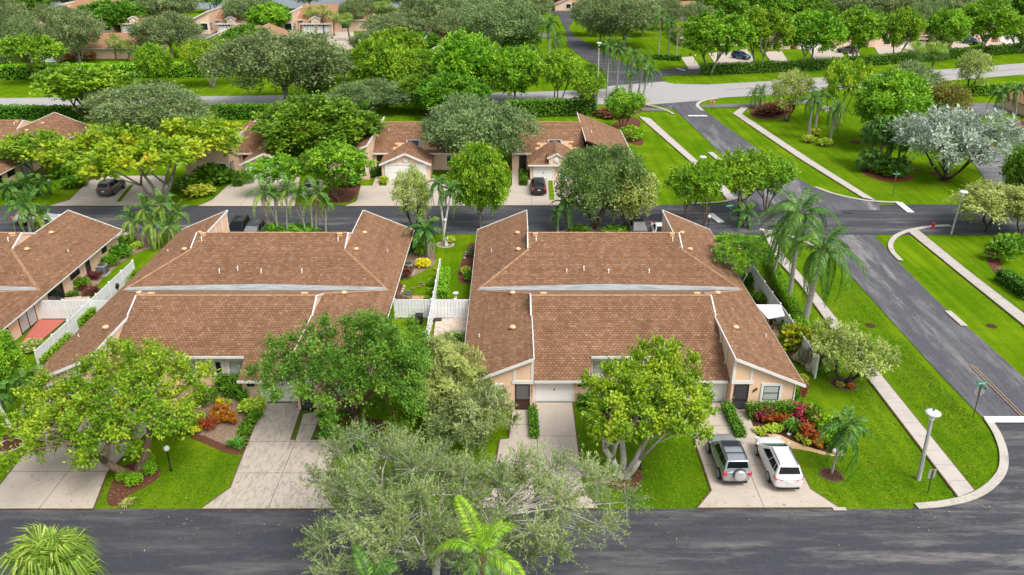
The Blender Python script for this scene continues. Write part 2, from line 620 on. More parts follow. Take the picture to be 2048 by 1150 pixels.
# roads
sheet('front_road', [(-140, 20), (140, 20), (140, 38.5), (-140, 38.5)], Z_ROAD, 'asphalt_x')
front_near = 22.0
side_l = px((2010, 900), (1980, 850), (1889, 757), (1778, 635), (1703, 553), (1660, 505))
side_r = px((1760, 470), (1772, 495), (1795, 522), (1887, 613.6), (1955.6, 671), (2036, 743), (2200, 900))
side_road = [(side_l[0][0], 38.4)] + side_l[:-1] + [(side_l[-2][0], 84.0)] + [(side_r[1][0] + .3, 84.0)] + side_r[2:] + [(side_r[-1][0] + 2.0, 38.4)]
sheet('side_road', side_road, Z_ROAD + .004, 'asphalt_y')
# corner fillets of asphalt where the side road meets the front road
sheet('road_corner', px((1968, 838), (1990, 868), (2003, 905), (2001, 942), (1977, 972), (1940, 992), (1880, 1007), (1826, 1014.5), (1826, 1040), (2100, 1040), (2100, 838)), Z_ROAD + .008, 'asphalt_x')
y_n, y_f = P(1000, 464)[1], P(1000, 412.5)[1]
sheet('middle_road', [(-150, y_n), (90, y_n - 1.0), (90, y_f + .8), (-150, y_f)], Z_ROAD + .008, 'asphalt_x')
up_l = px((1450, 405), (1490, 360), (1448, 313), (1380, 246), (1345, 216), (1290, 205))
up_r = px((1440, 198), (1400, 202), (1388, 208), (1400, 215), (1523, 303), (1589, 352), (1628, 375), (1667, 388), (1722, 400), (1760, 406))
sheet('side_road', px((1480, 420),) + up_l + up_r + px((1760, 420),), Z_ROAD + .012, 'asphalt_y')
ave = px((-500, 213), (0, 212), (600, 208), (1040, 206), (1290, 210), (1400, 201), (1447, 195), (1539, 190), (1861, 164), (2048, 149), (2500, 110), (2500, 92),
         (2048, 126), (1908, 137), (1826, 143.5), (1608, 157), (1539, 162), (1416, 169), (1348, 167.5), (1316, 160), (1225, 168), (1210, 178), (1060, 184), (450, 192), (0, 196), (-500, 198))
sheet('avenue', ave, Z_ROAD + .016, 'asphalt_old')
sheet('lane', px((1215, 172), (1211, 143), (1163, 114), (1135, 91), (1131, 58), (1116, 31), (1090, 22), (1080, 12), (1175, 12), (1152, 31.6), (1137, 56), (1147, 70), (1191, 95), (1242, 123), (1318, 150), (1330, 163)), Z_ROAD + .020, 'asphalt_x')
sheet('lane', px((1300, 142), (1348, 137), (1410, 132), (1500, 126), (1800, 112), (2048, 97), (2400, 75), (2400, 82), (2048, 104), (1800, 120), (1500, 136), (1410, 146), (1348, 150), (1300, 156)), Z_ROAD + .024, 'asphalt_x')
sheet('loop_road', px((2400, 205), (2048, 207), (1990, 206), (1930, 206), (1905, 212), (1896, 232), (1905, 270), (1950, 330), (1985, 380), (2010, 404), (2110, 404), (2030, 330), (1960, 270), (1938, 245), (1945, 232), (1985, 226), (2048, 228), (2400, 232)), Z_ROAD + .024, 'asphalt_grey')
sheet('cart_path', px((1386, 214), (1400, 211), (1480, 208), (1560, 203), (1640, 199), (1650, 206), (1560, 210), (1480, 215), (1392, 216)), Z_DRIVE, 'asphalt_grey')
sheet('cart_path', px((1282, 216), (1335, 217), (1340, 222), (1285, 222)), Z_DRIVE, 'asphalt_grey')
sheet('lane', px((-400, 88), (60, 91), (105, 66), (700, 82), (1100, 74), (1100, 66), (700, 72), (105, 56), (-400, 78)), Z_ROAD, 'asphalt_grey')
# lake beyond the far houses
wm = mat('lake_water', (.055, .085, .12), .08, 0, .6)
bump(wm.node_tree, noise(wm.node_tree, pos(wm.node_tree, (.3, 1, 1)), 1.2, 4), .25, .1)
M['water'] = wm
sheet('lake', [(-330, 292), (-150, 296), (-40, 300), (0, 330), (30, 420), (-330, 460)], .02, 'water')


def ribbon(name, line, w, z, h, m):
    """a kerb: a strip of width w on the right-hand side of line, raised by h"""
    b = MB(); n = len(line); inner = []; outer = []
    for i in range(n):
        a = Vector(line[max(i - 1, 0)]); c = Vector(line[min(i + 1, n - 1)])
        d = (c - a).normalized(); nn = Vector((d.y, -d.x))
        p = Vector(line[i])
        inner.append(p); outer.append(p + nn * w)
    for i in range(n - 1):
        q = [inner[i], outer[i], outer[i + 1], inner[i + 1]]
        b.poly([(p.x, p.y, z + h) for p in q][::-1])
        b.poly([(outer[i].x, outer[i].y, z), (outer[i + 1].x, outer[i + 1].y, z), (outer[i + 1].x, outer[i + 1].y, z + h), (outer[i].x, outer[i].y, z + h)])
        b.poly([(inner[i + 1].x, inner[i + 1].y, z), (inner[i].x, inner[i].y, z), (inner[i].x, inner[i].y, z + h), (inner[i + 1].x, inner[i + 1].y, z + h)])
    return tag(b.build(name, M[m]), kind='structure')


def spline(pts, n=6):
    out = []
    p = [pts[0]] + list(pts) + [pts[-1]]
    for i in range(1, len(p) - 2):
        for k in range(n):
            t = k / n
            q = []
            for a in (0, 1):
                p0, p1, p2, p3 = p[i - 1][a], p[i][a], p[i + 1][a], p[i + 2][a]
                q.append(.5 * (2 * p1 + (p2 - p0) * t + (2 * p0 - 5 * p1 + 4 * p2 - p3) * t * t + (3 * p1 - p0 - 3 * p2 + p3) * t ** 3))
            out.append(tuple(q))
    return out + [tuple(pts[-1])]


ribbon('kerb', spline(px((1967, 838), (1986, 868), (1998, 905), (1995, 940), (1970, 970), (1932, 991), (1880, 1003), (1828, 1008))), -.5, .03, .05, 'kerb_concrete')
ribbon('kerb', spline(px((1898, 450), (1860, 452), (1815, 460), (1787, 472), (1776, 488), (1780, 504), (1797, 522))), -.5, .03, .05, 'kerb_concrete')
ribbon('kerb', spline(px((1520, 458), (1553, 464), (1600, 478), (1638, 495), (1662, 512))), .45, .03, .05, 'kerb_concrete')
ribbon('kerb', spline(px((1628, 375), (1667, 389), (1722, 401), (1770, 405.5), (1800, 406))), -.4, .03, .05, 'kerb_concrete')
ribbon('kerb', spline(px((1380, 406), (1420, 405), (1452, 401), (1480, 392), (1492, 380))), .4, .03, .05, 'kerb_concrete')
ribbon('kerb', spline(px((1434, 196), (1408, 200), (1394, 206), (1392, 213), (1402, 222))), -.6, .03, .05, 'kerb_concrete')
ribbon('kerb', spline(px((1262, 207), (1300, 212), (1330, 221), (1345, 229))), -.45, .03, .05, 'kerb_concrete')


def slabs(name, poly, m, xs, ys, z=Z_DRIVE, gap=.022, edge=.09, piece='concrete_slab', base='joint', th=.0):
    """a pour of concrete: a dark joint bed and one slab per cell of the grid xs by ys"""
    poly = ccw(poly)
    if edge: sheet('soil_edge', offset(poly, edge), z - .016, 'soil_edge')
    top = sheet(name, poly, z - .004, base)
    ox, oy = top.location.x, top.location.y
    xs = [-1e4] + sorted(xs) + [1e4]; ys = [-1e4] + sorted(ys) + [1e4]
    for i in range(len(xs) - 1):
        for j in range(len(ys) - 1):
            c = clip(poly, [(xs[i] + gap, ys[j] + gap), (xs[i + 1] - gap, ys[j] + gap), (xs[i + 1] - gap, ys[j + 1] - gap), (xs[i] + gap, ys[j + 1] - gap)])
            if len(c) < 3 or abs(area2(c)) < .05: continue
            cx = sum(p[0] for p in c) / len(c); cy = sum(p[1] for p in c) / len(c)
            b = MB(); b.poly([(p[0] - cx, p[1] - cy, 0) for p in c])
            b.build(piece, M[m], top, (cx - ox, cy - oy, .004 + th))
    return top


def walk(name, left, right, m, step=1.55, z=Z_WALK):
    """a pavement between two edge lines (both running away from the camera), one slab per step"""
    poly = ccw(list(left) + list(right)[::-1])
    ys = []
    y0 = min(p[1] for p in poly); y1 = max(p[1] for p in poly)
    y = y0 + step
    while y < y1: ys.append(y); y += step
    return slabs(name, poly, m, [], ys, z, gap=.012)


walk('sidewalk', px((1917.3, 995), (1714.8, 728.8), (1600, 569), (1552.8, 519), (1524, 460)), px((1948.4, 982), (1751.7, 737.7), (1615, 565), (1570, 514), (1541, 462)), 'walk_concrete')
walk('sidewalk', px((2140, 760), (2048, 651), (1930, 556), (1812, 460)), px((2140, 722), (2048, 628), (1940, 545), (1832, 457)), 'walk_mottled')
walk('sidewalk', px((1455, 400), (1422, 359), (1389, 330), (1277.5, 233)), px((1471, 396), (1440, 362), (1400, 327), (1300, 237)), 'walk_concrete')
walk('sidewalk', px((1726, 396), (1600, 318), (1465.5, 227)), px((1751, 401), (1622, 320), (1484, 228.5)), 'walk_concrete')
walk('sidewalk', px((1465.5, 227), (1484, 214)), px((1484, 228.5), (1497, 215)), 'walk_concrete', 3)

# driveways of the front row
def xy(a, b): return P(a, b)
j = xy(1075, 900)[0]
slabs('driveway', px((1068, 806), (1144, 806), (1165, 975), (1196, 1017), (944, 1017), (984, 986), (1000, 880), (1073, 872)), 'concrete', [j], [xy(0, 873)[1], xy(0, 943)[1]])
slabs('entry_walk', px((1026, 821), (1060, 821), (1064, 881), (1018, 881)), 'concrete', [], [xy(0, 850)[1]], z=Z_DRIVE + .008)
j = xy(1499, 946)[0]
slabs('driveway', px((1383, 806), (1446, 806), (1487, 879), (1513, 876), (1578, 894), (1620, 979), (1676, 1015.5), (1396, 1016), (1424, 982), (1392, 887)), 'concrete', [j], [xy(0, 931)[1], xy(0, 852)[1]])
slabs('entry_walk', px((1464, 820), (1493, 820), (1514, 876), (1486, 881)), 'concrete', [], [xy(0, 841)[1]], z=Z_DRIVE + .008)
j = xy(560, 960)[0]
slabs('driveway', px((529, 807.5), (606, 806), (580, 881), (675, 881), (647, 985), (668, 1017.5), (404, 1018), (462, 976), (474, 943)), 'concrete_stained', [j], [xy(0, 947)[1], xy(0, 884)[1]])
slabs('entry_walk', px((607, 829), (644, 823), (621, 881), (592, 881)), 'concrete_stained', [], [xy(0, 850)[1]], z=Z_DRIVE + .008)
j = xy(112, 975)[0]
slabs('driveway', px((205, 806), (330, 806), (300, 860), (214, 945), (186, 1018), (-110, 1018), (-10, 985), (52, 905), (130, 815)), 'concrete', [j], [xy(0, 944)[1], xy(0, 880)[1]])
sheet('utility_pad', px((1664, 1015.5), (1690, 1015.5), (1694, 1022), (1668, 1022)), Z_DRIVE, 'kerb_concrete')
# aprons on the near side of the middle road
for a, b, c in ((-130, 86, 60), (150, 262, 235), (440, 575, 560), (1048, 1112, 1140), (1222, 1345, 1200)):
    pl = px((a, 465.5), (b, 465.5))
    q = [(pl[0][0], 83.4), (pl[0][0], 78.2), (pl[1][0], 78.2), (pl[1][0], 83.4)]
    slabs('driveway', q, 'concrete', [(pl[0][0] + pl[1][0]) / 2], [80.8])
slabs('driveway', px((1112, 465), (1150, 455.5), (1130, 464), (1120, 464)), 'concrete', [], [])
# driveways on the far side of the middle road
slabs('driveway', px((100, 412), (140, 400), (165, 375), (190, 352), (330, 352), (345, 412)), 'concrete', [xy(258, 395)[0]], [xy(0, 385)[1]])
slabs('driveway', px((396, 412.5), (425, 400), (455, 372), (500, 355), (600, 355), (590, 412.5)), 'concrete', [xy(500, 390)[0]], [xy(0, 385)[1]])
slabs('driveway', px((690, 412.5), (713, 403), (722, 372), (773, 372), (775, 357), (872, 357), (912, 378), (916, 400), (935, 412)), 'concrete', [xy(800, 390)[0]], [xy(0, 385)[1]])
slabs('driveway', px((990, 411), (1010, 400), (1022, 372), (1056, 370), (1056, 357), (1145, 357), (1150, 380), (1165, 411)), 'concrete', [xy(1062, 390)[0], xy(1103, 390)[0]], [xy(0, 385)[1]])
slabs('entry_walk', px((745, 372), (757, 372), (771, 330), (761, 330)), 'concrete', [], [], z=Z_DRIVE + .008)
slabs('entry_walk', px((1024, 373), (1038, 373), (1036, 318), (1024, 318)), 'concrete', [], [], z=Z_DRIVE + .008)
slabs('entry_walk', px((468, 372), (482, 372), (500, 340), (491, 340)), 'concrete', [], [], z=Z_DRIVE + .008)
sheet('grass_strip', px((233, 404), (241, 404), (268, 370), (261, 370)), Z_WALK + .02, 'lawn')
sheet('grass_strip', px((1099, 400), (1109, 400), (1105, 362), (1096, 362)), Z_WALK + .02, 'lawn')
# driveways on the frontage lane at the far right
for i, (a, b, w) in enumerate(((1378, 139, 24), (1432, 130, 72), (1490, 124, 20), (1545, 128, 34), (1630, 120, 62), (1700, 115, 22), (1760, 112, 58), (1815, 108, 22), (1912, 108, 36), (1975, 98, 36), (2015, 95, 22))):
    slabs('driveway', px((a, b), (a + w, b - w * .04), (a + w - 16, b - 26), (a - 16, b - 24)), 'concrete', [], [], edge=0)

slabs('driveway', px((652, 58), (705, 58), (722, 120), (655, 120)), 'concrete', [], [], edge=0)
# paint
def strip(name, a, b, w, z, m):
    a = Vector(P(*a)); b = Vector(P(*b)); d = (b - a).normalized(); n = Vector((d.y, -d.x)) * w / 2
    return sheet(name, [tuple(a + n), tuple(b + n), tuple(b - n), tuple(a - n)], z, m)


strip('stop_line', (1972, 840.5), (2075, 840.5), .75, Z_PAINT, 'paint_white')
strip('stop_line', (1420, 428), (1443, 446), .8, Z_PAINT + .01, 'paint_white')
strip('stop_line', (1797, 405.5), (1822, 426), .8, Z_PAINT + .01, 'paint_white')
strip('centre_line', (1939, 730), (2055, 846), .08, Z_PAINT, 'paint_yellow')
strip('centre_line', (1944.5, 730), (2062, 846), .06, Z_PAINT, 'paint_yellow')
strip('centre_line', (1240, 427), (1420, 427.5), .12, Z_PAINT + .01, 'paint_yellow')
strip('concrete_pad', (1895, 622.5), (1929, 653), .55, Z_PAINT, 'kerb_concrete')
strip('concrete_pad', (1420, 305), (1440, 321), .8, Z_PAINT, 'kerb_concrete')
strip('stop_line', (1376, 232.5), (1414, 232.5), .8, Z_PAINT + .02, 'paint_white')
strip('stop_line', (1353, 137), (1370, 142), .6, Z_PAINT + .02, 'paint_white')
strip('avenue_marking', (-300, 204.5), (1040, 196), .12, Z_PAINT + .02, 'paint_white')
strip('avenue_marking', (1450, 180), (1850, 154), .16, Z_PAINT + .02, 'paint_yellow')
strip('avenue_marking', (1850, 154), (2200, 125), .16, Z_PAINT + .02, 'paint_yellow')

# beds
def bed(poly, m, sm=2, name='mulch_bed', z=Z_BED):
    return sheet(name, smooth_poly(px(*poly), sm), z, m)


def round_bed(cx, cy, r, m, name='mulch_ring', rim=None, ry=None):
    c = P(cx, cy)
    pts = [(c[0] + r * math.cos(a) * (1 + .06 * math.sin(3 * a + cx)), c[1] + (ry or r) * math.sin(a)) for a in np.linspace(0, 2 * math.pi, 28, endpoint=False)]
    if rim: sheet('bed_edging', offset(pts, .14), Z_BED + .004, rim)
    return sheet(name, pts, Z_BED + .014, m)


bed([(345, 800), (380, 770), (470, 765), (510, 790), (529, 808), (512, 850), (492, 905), (455, 902), (425, 880), (390, 870), (370, 850), (340, 830)], 'sand_mulch')
bed([(372, 872), (400, 866), (440, 885), (475, 895), (510, 850), (528, 812), (530, 830), (497, 905), (468, 909), (440, 900), (405, 884)], 'mulch', 1, z=Z_BED + .004)
bed([(238, 930), (290, 920), (322, 935), (322, 950), (300, 968), (250, 992), (240, 1010), (215, 1012), (212, 990), (225, 960)], 'mulch')
round_bed(1244, 952, 1.18, 'mulch', rim='soil_edge')
round_bed(1663, 948, .62, 'mulch_dark', rim='soil_edge')
round_bed(1688, 766, .85, 'mulch', rim='soil_edge')
bed([(1492, 822), (1590, 818), (1640, 850), (1690, 905), (1685, 912), (1650, 905), (1600, 888), (1560, 878), (1530, 872), (1512, 876)], 'mulch_dark')
bed([(1530, 866), (1556, 866), (1590, 884), (1630, 897), (1668, 908), (1690, 906), (1690, 911), (1655, 911), (1610, 899), (1575, 895), (1560, 885), (1540, 872)], 'tan_curb', 1, 'garden_curb', Z_BED + .012)
bed([(1165, 820), (1190, 800), (1400, 800), (1400, 850), (1330, 875), (1250, 860), (1180, 855)], 'mulch')
bed([(636, 845), (690, 830), (780, 840), (800, 885), (740, 890), (660, 882), (624, 880)], 'mulch')
bed([(800, 560), (812, 515), (840, 485), (870, 480), (868, 510), (875, 525), (850, 540), (820, 555)], 'sand_mulch')
bed([(910, 560), (930, 500), (946, 478), (956, 500), (950, 560), (935, 570)], 'mulch')
bed([(878, 600), (884, 560), (896, 556), (897, 596), (888, 606)], 'mulch_dark')
bed([(780, 590), (795, 560), (810, 575), (800, 605)], 'mulch')
bed([(128, 605), (150, 575), (205, 540), (260, 470), (310, 450), (320, 490), (270, 505), (235, 530), (195, 565), (180, 600)], 'sand_mulch')
bed([(1500, 590), (1520, 545), (1535, 560), (1600, 650), (1612, 720), (1590, 735)], 'mulch_dark')
bed([(1498, 216), (1530, 205), (1585, 205), (1592, 222), (1560, 237), (1520, 239), (1500, 230)], 'mulch')
bed([(1225, 246), (1260, 232), (1285, 240), (1275, 262), (1240, 268), (1222, 262)], 'mulch')
bed([(1238, 265), (1272, 262), (1290, 285), (1280, 292), (1255, 285)], 'mulch')
bed([(1722, 330), (1760, 345), (1830, 350), (1825, 360), (1780, 365), (1735, 352), (1720, 340)], 'red_mulch')
for a, b, r in ((1570, 241, .75), (1675, 249, .8), (1888, 360, .8), (1712, 284, 1.0), (1833, 340, .7), (1869, 346, .7), (1617, 285, .6), (1660, 288, .6), (1937, 191, .8), (426, 174, .8), (312, 172, .7)):
    round_bed(a, b, r, 'mulch')
bed([(1190, 228), (1300, 205), (1310, 215), (1230, 240)], 'mulch')
bed([(700, 372), (720, 360), (722, 372), (706, 400), (690, 405), (660, 405), (650, 380)], 'mulch')
bed([(910, 378), (945, 378), (930, 398), (914, 392)], 'mulch')
bed([(1970, 500), (1990, 495), (2010, 545), (2060, 575), (2060, 600), (2010, 565), (1978, 535)], 'mulch')
bed([(15, 905), (0, 880), (18, 858), (34, 870), (36, 900)], 'mulch_dark')
bed([(2010, 240), (2060, 240), (2060, 275), (2015, 262)], 'mulch')
bed([(1055, 822), (1072, 822), (1075, 880), (1060, 882)], 'mulch', 1)
for a, b, r in ((1741, 650, .42), (1983, 651, .42)):
    round_bed(a, b, r, 'mulch_dark', 'drain_patch')
round_bed(891, 598 - 110, .8, 'sand_mulch', rim='kerb_concrete')
round_bed(20, 889, .7, 'mulch_dark', rim='kerb_concrete')

# patios between the houses
slabs('patio', px((872, 638), (937, 636), (930, 690), (915, 700), (866, 700), (868, 665)), 'patio_concrete', [], [])
slabs('patio', px((790, 606), (796, 592), (858, 592), (850, 607)), 'paver', [xy(815, 600)[0], xy(840, 600)[0]], [xy(0, 600)[1]])
slabs('patio', px((880, 606), (883, 599), (935, 599), (935, 606)), 'paver', [xy(892 + 14 * i, 602)[0] for i in range(3)], [])
# red brick-coloured patio laid in rows of pavers
rp = px((33, 699), (78, 640), (132, 640), (60, 700))
y0 = min(p[1] for p in rp); x0 = min(p[0] for p in rp)
slabs('red_patio', rp, 'red_paver', [x0 + .55 * i for i in range(1, 14)], [y0 + .55 * i for i in range(1, 12)], gap=.012, piece='paving_stone')
slabs('patio', px((118, 607), (128, 596), (178, 592), (182, 602), (150, 609)), 'patio_concrete', [], [])
slabs('patio_step', px((60, 697), (78, 693), (72, 701), (57, 701)), 'kerb_concrete', [], [], edge=0)
slabs('patio', px((1515, 610), (1600, 690), (1585, 720), (1500, 600)), 'paver', [xy(1560, 650)[0]], [xy(0, y)[1] for y in (625, 645, 665, 685, 705)])
for a, b in ((847, 570), (843, 566), (838, 574), (826, 577)):
    slabs('stepping_stone', px((a - 4, b + 1.5), (a + 3, b + 1), (a + 4, b - 1.5), (a - 3, b - 1)), 'sand_mulch', [], [], edge=0)
# ------------------------------------------------------------------ houses
def h01(i, j, k=0):
    return (math.sin(i * 127.1 + j * 311.7 + k * 74.7) * 43758.5453) % 1.0


def shingles(mb, poly, zf, along, tw=.30, tl=.335, th=.032, seed=0):
    """flat tiles with real butts on one convex roof plane: poly in plan (ccw), zf(x,y) its height,
    along = 'x' when the eave runs along x and the tiles climb along y, else 'y'"""
    xs = [p[0] for p in poly]; ys = [p[1] for p in poly]
    poly = ccw(poly)
    # which way is up the slope
    x0, y0 = min(xs), min(ys)
    if along == 'x':
        up = 1 if zf(x0, y0 + 1) > zf(x0, y0) else -1
        gs = abs(zf(x0, y0 + 1) - zf(x0, y0)); run = tl / math.hypot(1, gs)
        s0, s1, t0, t1 = min(xs), max(xs), min(ys), max(ys)
    else:
        up = 1 if zf(x0 + 1, y0) > zf(x0, y0) else -1
        gs = abs(zf(x0 + 1, y0) - zf(x0, y0)); run = tl / math.hypot(1, gs)
        s0, s1, t0, t1 = min(ys), max(ys), min(xs), max(xs)
    r0, r1 = math.floor(t0 / run) - 1, math.ceil(t1 / run) + 1
    for r in range(r0, r1):
        ta, tb = r * run, (r + 1) * run
        off = (r % 2) * tw / 2
        c0, c1 = math.floor((s0 - off) / tw) - 1, math.ceil((s1 - off) / tw) + 1
        low = ta if up > 0 else tb
        for c in range(c0, c1):
            sa, sb = off + c * tw + .014, off + (c + 1) * tw - .014
            q = [(sa, ta), (sb, ta), (sb, tb), (sa, tb)]
            if along != 'x': q = [(t, s) for s, t in q]
            q = ccw(q)
            k = clip(q, poly)
            if len(k) < 3 or abs(area2(k)) < .004: continue
            rv = h01(r, c, seed); lift = .7 + .6 * h01(r, c, seed + 3)
            v = rv * .55 + .2 * h01(r, 0, seed + 9) + .05
            if h01(r, c, seed + 5) > .90: v = min(1, v + .35)
            top = []
            for x, y in k:
                t = y if along == 'x' else x
                f = abs(t - low) / run
                top.append((x, y, zf(x, y) + .008 + th * lift * (1 - f)))
            mb.poly(top, 0, v)
            # the butt: the face along the low edge, toned dark as the row's shadow line
            for i in range(len(k)):
                a = k[i]; b = k[(i + 1) % len(k)]
                ta_, tb_ = (a[1], b[1]) if along == 'x' else (a[0], b[0])
                if abs(ta_ - low) < 1e-4 and abs(tb_ - low) < 1e-4:
                    A = top[i]; B = top[(i + 1) % len(k)]
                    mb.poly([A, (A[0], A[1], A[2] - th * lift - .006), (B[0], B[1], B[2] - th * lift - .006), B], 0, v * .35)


def caps(mb, a, b, step=.36, w=.26):
    a = Vector(a); b = Vector(b); d = b - a; n = max(1, int(d.length / step)); d = d / n
    s = Vector((d.y, -d.x, 0)).normalized() * w / 2
    for i in range(n):
        p = a + d * i; q = p + d * 1.06
        mb.rv = h01(i, n)
        z0, z1 = Vector((0, 0, .055)), Vector((0, 0, .03))
        dn = Vector((0, 0, -.06))
        mb.poly([p - s + dn + z0, p + z0 + Vector((0, 0, .02)), q + z1 + Vector((0, 0, .02)), q - s + dn + z1][::-1])
        mb.poly([p + z0 + Vector((0, 0, .02)), p + s + dn + z0, q + s + dn + z1, q + z1 + Vector((0, 0, .02))][::-1])
        mb.poly([p - s + dn + z0, p + s + dn + z0, p + z0 + Vector((0, 0, .02))])


class Boards:
    """trim boards: every bar or box becomes a part of its own"""
    def __init__(s, root): s.root = root

    def bar(s, *a, **k):
        b = MB(); b.bar(*a, **k); b.build('trim_board', M['trim'], s.root)

    def box(s, *a, **k):
        b = MB(); b.box(*a, **k); b.build('trim_board', M['trim'], s.root)


class Xf:
    """places a unit's own coordinates into its building (identity, mirrored in x, turned about)"""
    def __init__(s, W, L, mx=False, turn=False): s.W, s.L, s.mx, s.turn = W, L, mx, turn

    def p(s, x, y):
        if s.turn: x, y = s.W - x, s.L - y
        if s.mx: x = s.W - x
        return x, y

    def box(s, mb, x0, x1, y0, y1, z0, z1, mi=0):
        a = s.p(x0, y0); b = s.p(x1, y1)
        mb.box(min(a[0], b[0]), max(a[0], b[0]), min(a[1], b[1]), max(a[1], b[1]), z0, z1, mi)

    def bar(s, mb, a, b, w, h):
        mb.bar((*s.p(a[0], a[1]), a[2]), (*s.p(b[0], b[1]), b[2]), w, h)

    def poly(s, mb, pts, mi=0):
        q = [(*s.p(x, y), z) for x, y, z in pts]
        if s.mx: q = q[::-1]
        mb.poly(q, mi)

    def plan(s, pts): return ccw([s.p(x, y) for x, y in pts])


def window_part(parent, X, x0, x1, y, z0, z1, glass='glass_dark', frame='bronze', surround=.14, side=False, name='window', mull=1, horiz=False):
    """a window on a wall facing -y (or, with side, on a wall facing +x at x = y)"""
    def bx(mb, a0, a1, d0, d1, c0, c1):
        if side: mb.box(y - d1, y - d0, a0, a1, c0, c1)
        else: X.box(mb, a0, a1, y + d0, y + d1, c0, c1)
    f = MB()
    if surround:
        w = surround
        for q in ((x0 - w, x1 + w, z1, z1 + w), (x0 - w, x1 + w, z0 - w, z0), (x0 - w, x0, z0, z1), (x1, x1 + w, z0, z1)):
            bx(f, q[0], q[1], -.07, .03, q[2], q[3])
    else:
        bx(f, x0 - .05, x1 + .05, -.05, .02, z0 - .07, z0)
    o = f.build(name, M['trim'], parent)
    fr = MB(); t = .055
    for q in ((x0, x1, z1 - t, z1), (x0, x1, z0, z0 + t), (x0, x0 + t, z0 + t, z1 - t), (x1 - t, x1, z0 + t, z1 - t)):
        bx(fr, q[0], q[1], -.045, .02, q[2], q[3])
    if horiz: bx(fr, x0 + t, x1 - t, -.04, .02, (z0 + z1) / 2 - .025, (z0 + z1) / 2 + .025)
    else:
        for i in range(1, mull + 1):
            xm = x0 + (x1 - x0) * i / (mull + 1)
            bx(fr, xm - .025, xm + .025, -.04, .02, z0 + t, z1 - t)
    fr.build('frame', M[frame], o)
    g = MB(); bx(g, x0 + .01, x1 - .01, -.02, .015, z0 + .01, z1 - .01)
    g.build('pane', M[glass], o)
    return o


def garage(parent, X, x0, x1, y, z1=2.0, panels=4, lights=False, name='garage_door'):
    f = MB()
    X.box(f, x0 - .1, x0, y - .06, y + .04, 0, z1)
    X.box(f, x1, x1 + .1, y - .06, y + .04, 0, z1)
    X.box(f, x0 - .1, x1 + .1, y - .065, y + .04, z1, z1 + .1)
    o = f.build(name, M['trim'], parent)
    ph = (z1 - .02) / panels
    for i in range(panels):
        b = MB(); X.box(b, x0, x1, y - .02, y + .02, .02 + i * ph, .02 + (i + 1) * ph - .014)
        if not (lights and i == panels - 1):
            n = max(2, round((x1 - x0) / .6)); w = (x1 - x0) / n
            for k in range(n):
                X.box(b, x0 + k * w + .07, x0 + (k + 1) * w - .07, y - .026, y - .0201, .02 + i * ph + .08, .02 + (i + 1) * ph - .1)
        b.build('panel', M['door_white'], o)
    if lights:
        b = MB(); n = max(2, round((x1 - x0) / .6)); w = (x1 - x0) / n
        for k in range(n): X.box(b, x0 + k * w + .08, x0 + (k + 1) * w - .08, y - .028, y - .0205, z1 - ph + .1, z1 - .12)
        b.build('pane', M['glass_dark'], o)
    else:
        b = MB(); xm = (x0 + x1) / 2; X.box(b, xm - .04, xm + .04, y - .06, y - .027, .95, 1.1)
        b.build('handle', M['black'], o)
    return o


WID, LEN, WW, ZL, ZH = 23.5, 30.0, 4.95, 2.11, 4.19
SW = (ZH - ZL) / WW
RY1, RY2, ZR, VY = 8.35, 21.65, 5.0, 15.0
SC = .40
ZV = ZR - SC * (VY - RY1)
XV = (ZV - ZL) / SW
YX = RY1 + (ZR - ZH) / SC


def wing_z(x, y): return ZL + SW * min(x, WID - x)


def cen_z(x, y):
    y = min(y, LEN - y)
    return ZR - SC * abs(y - RY1)


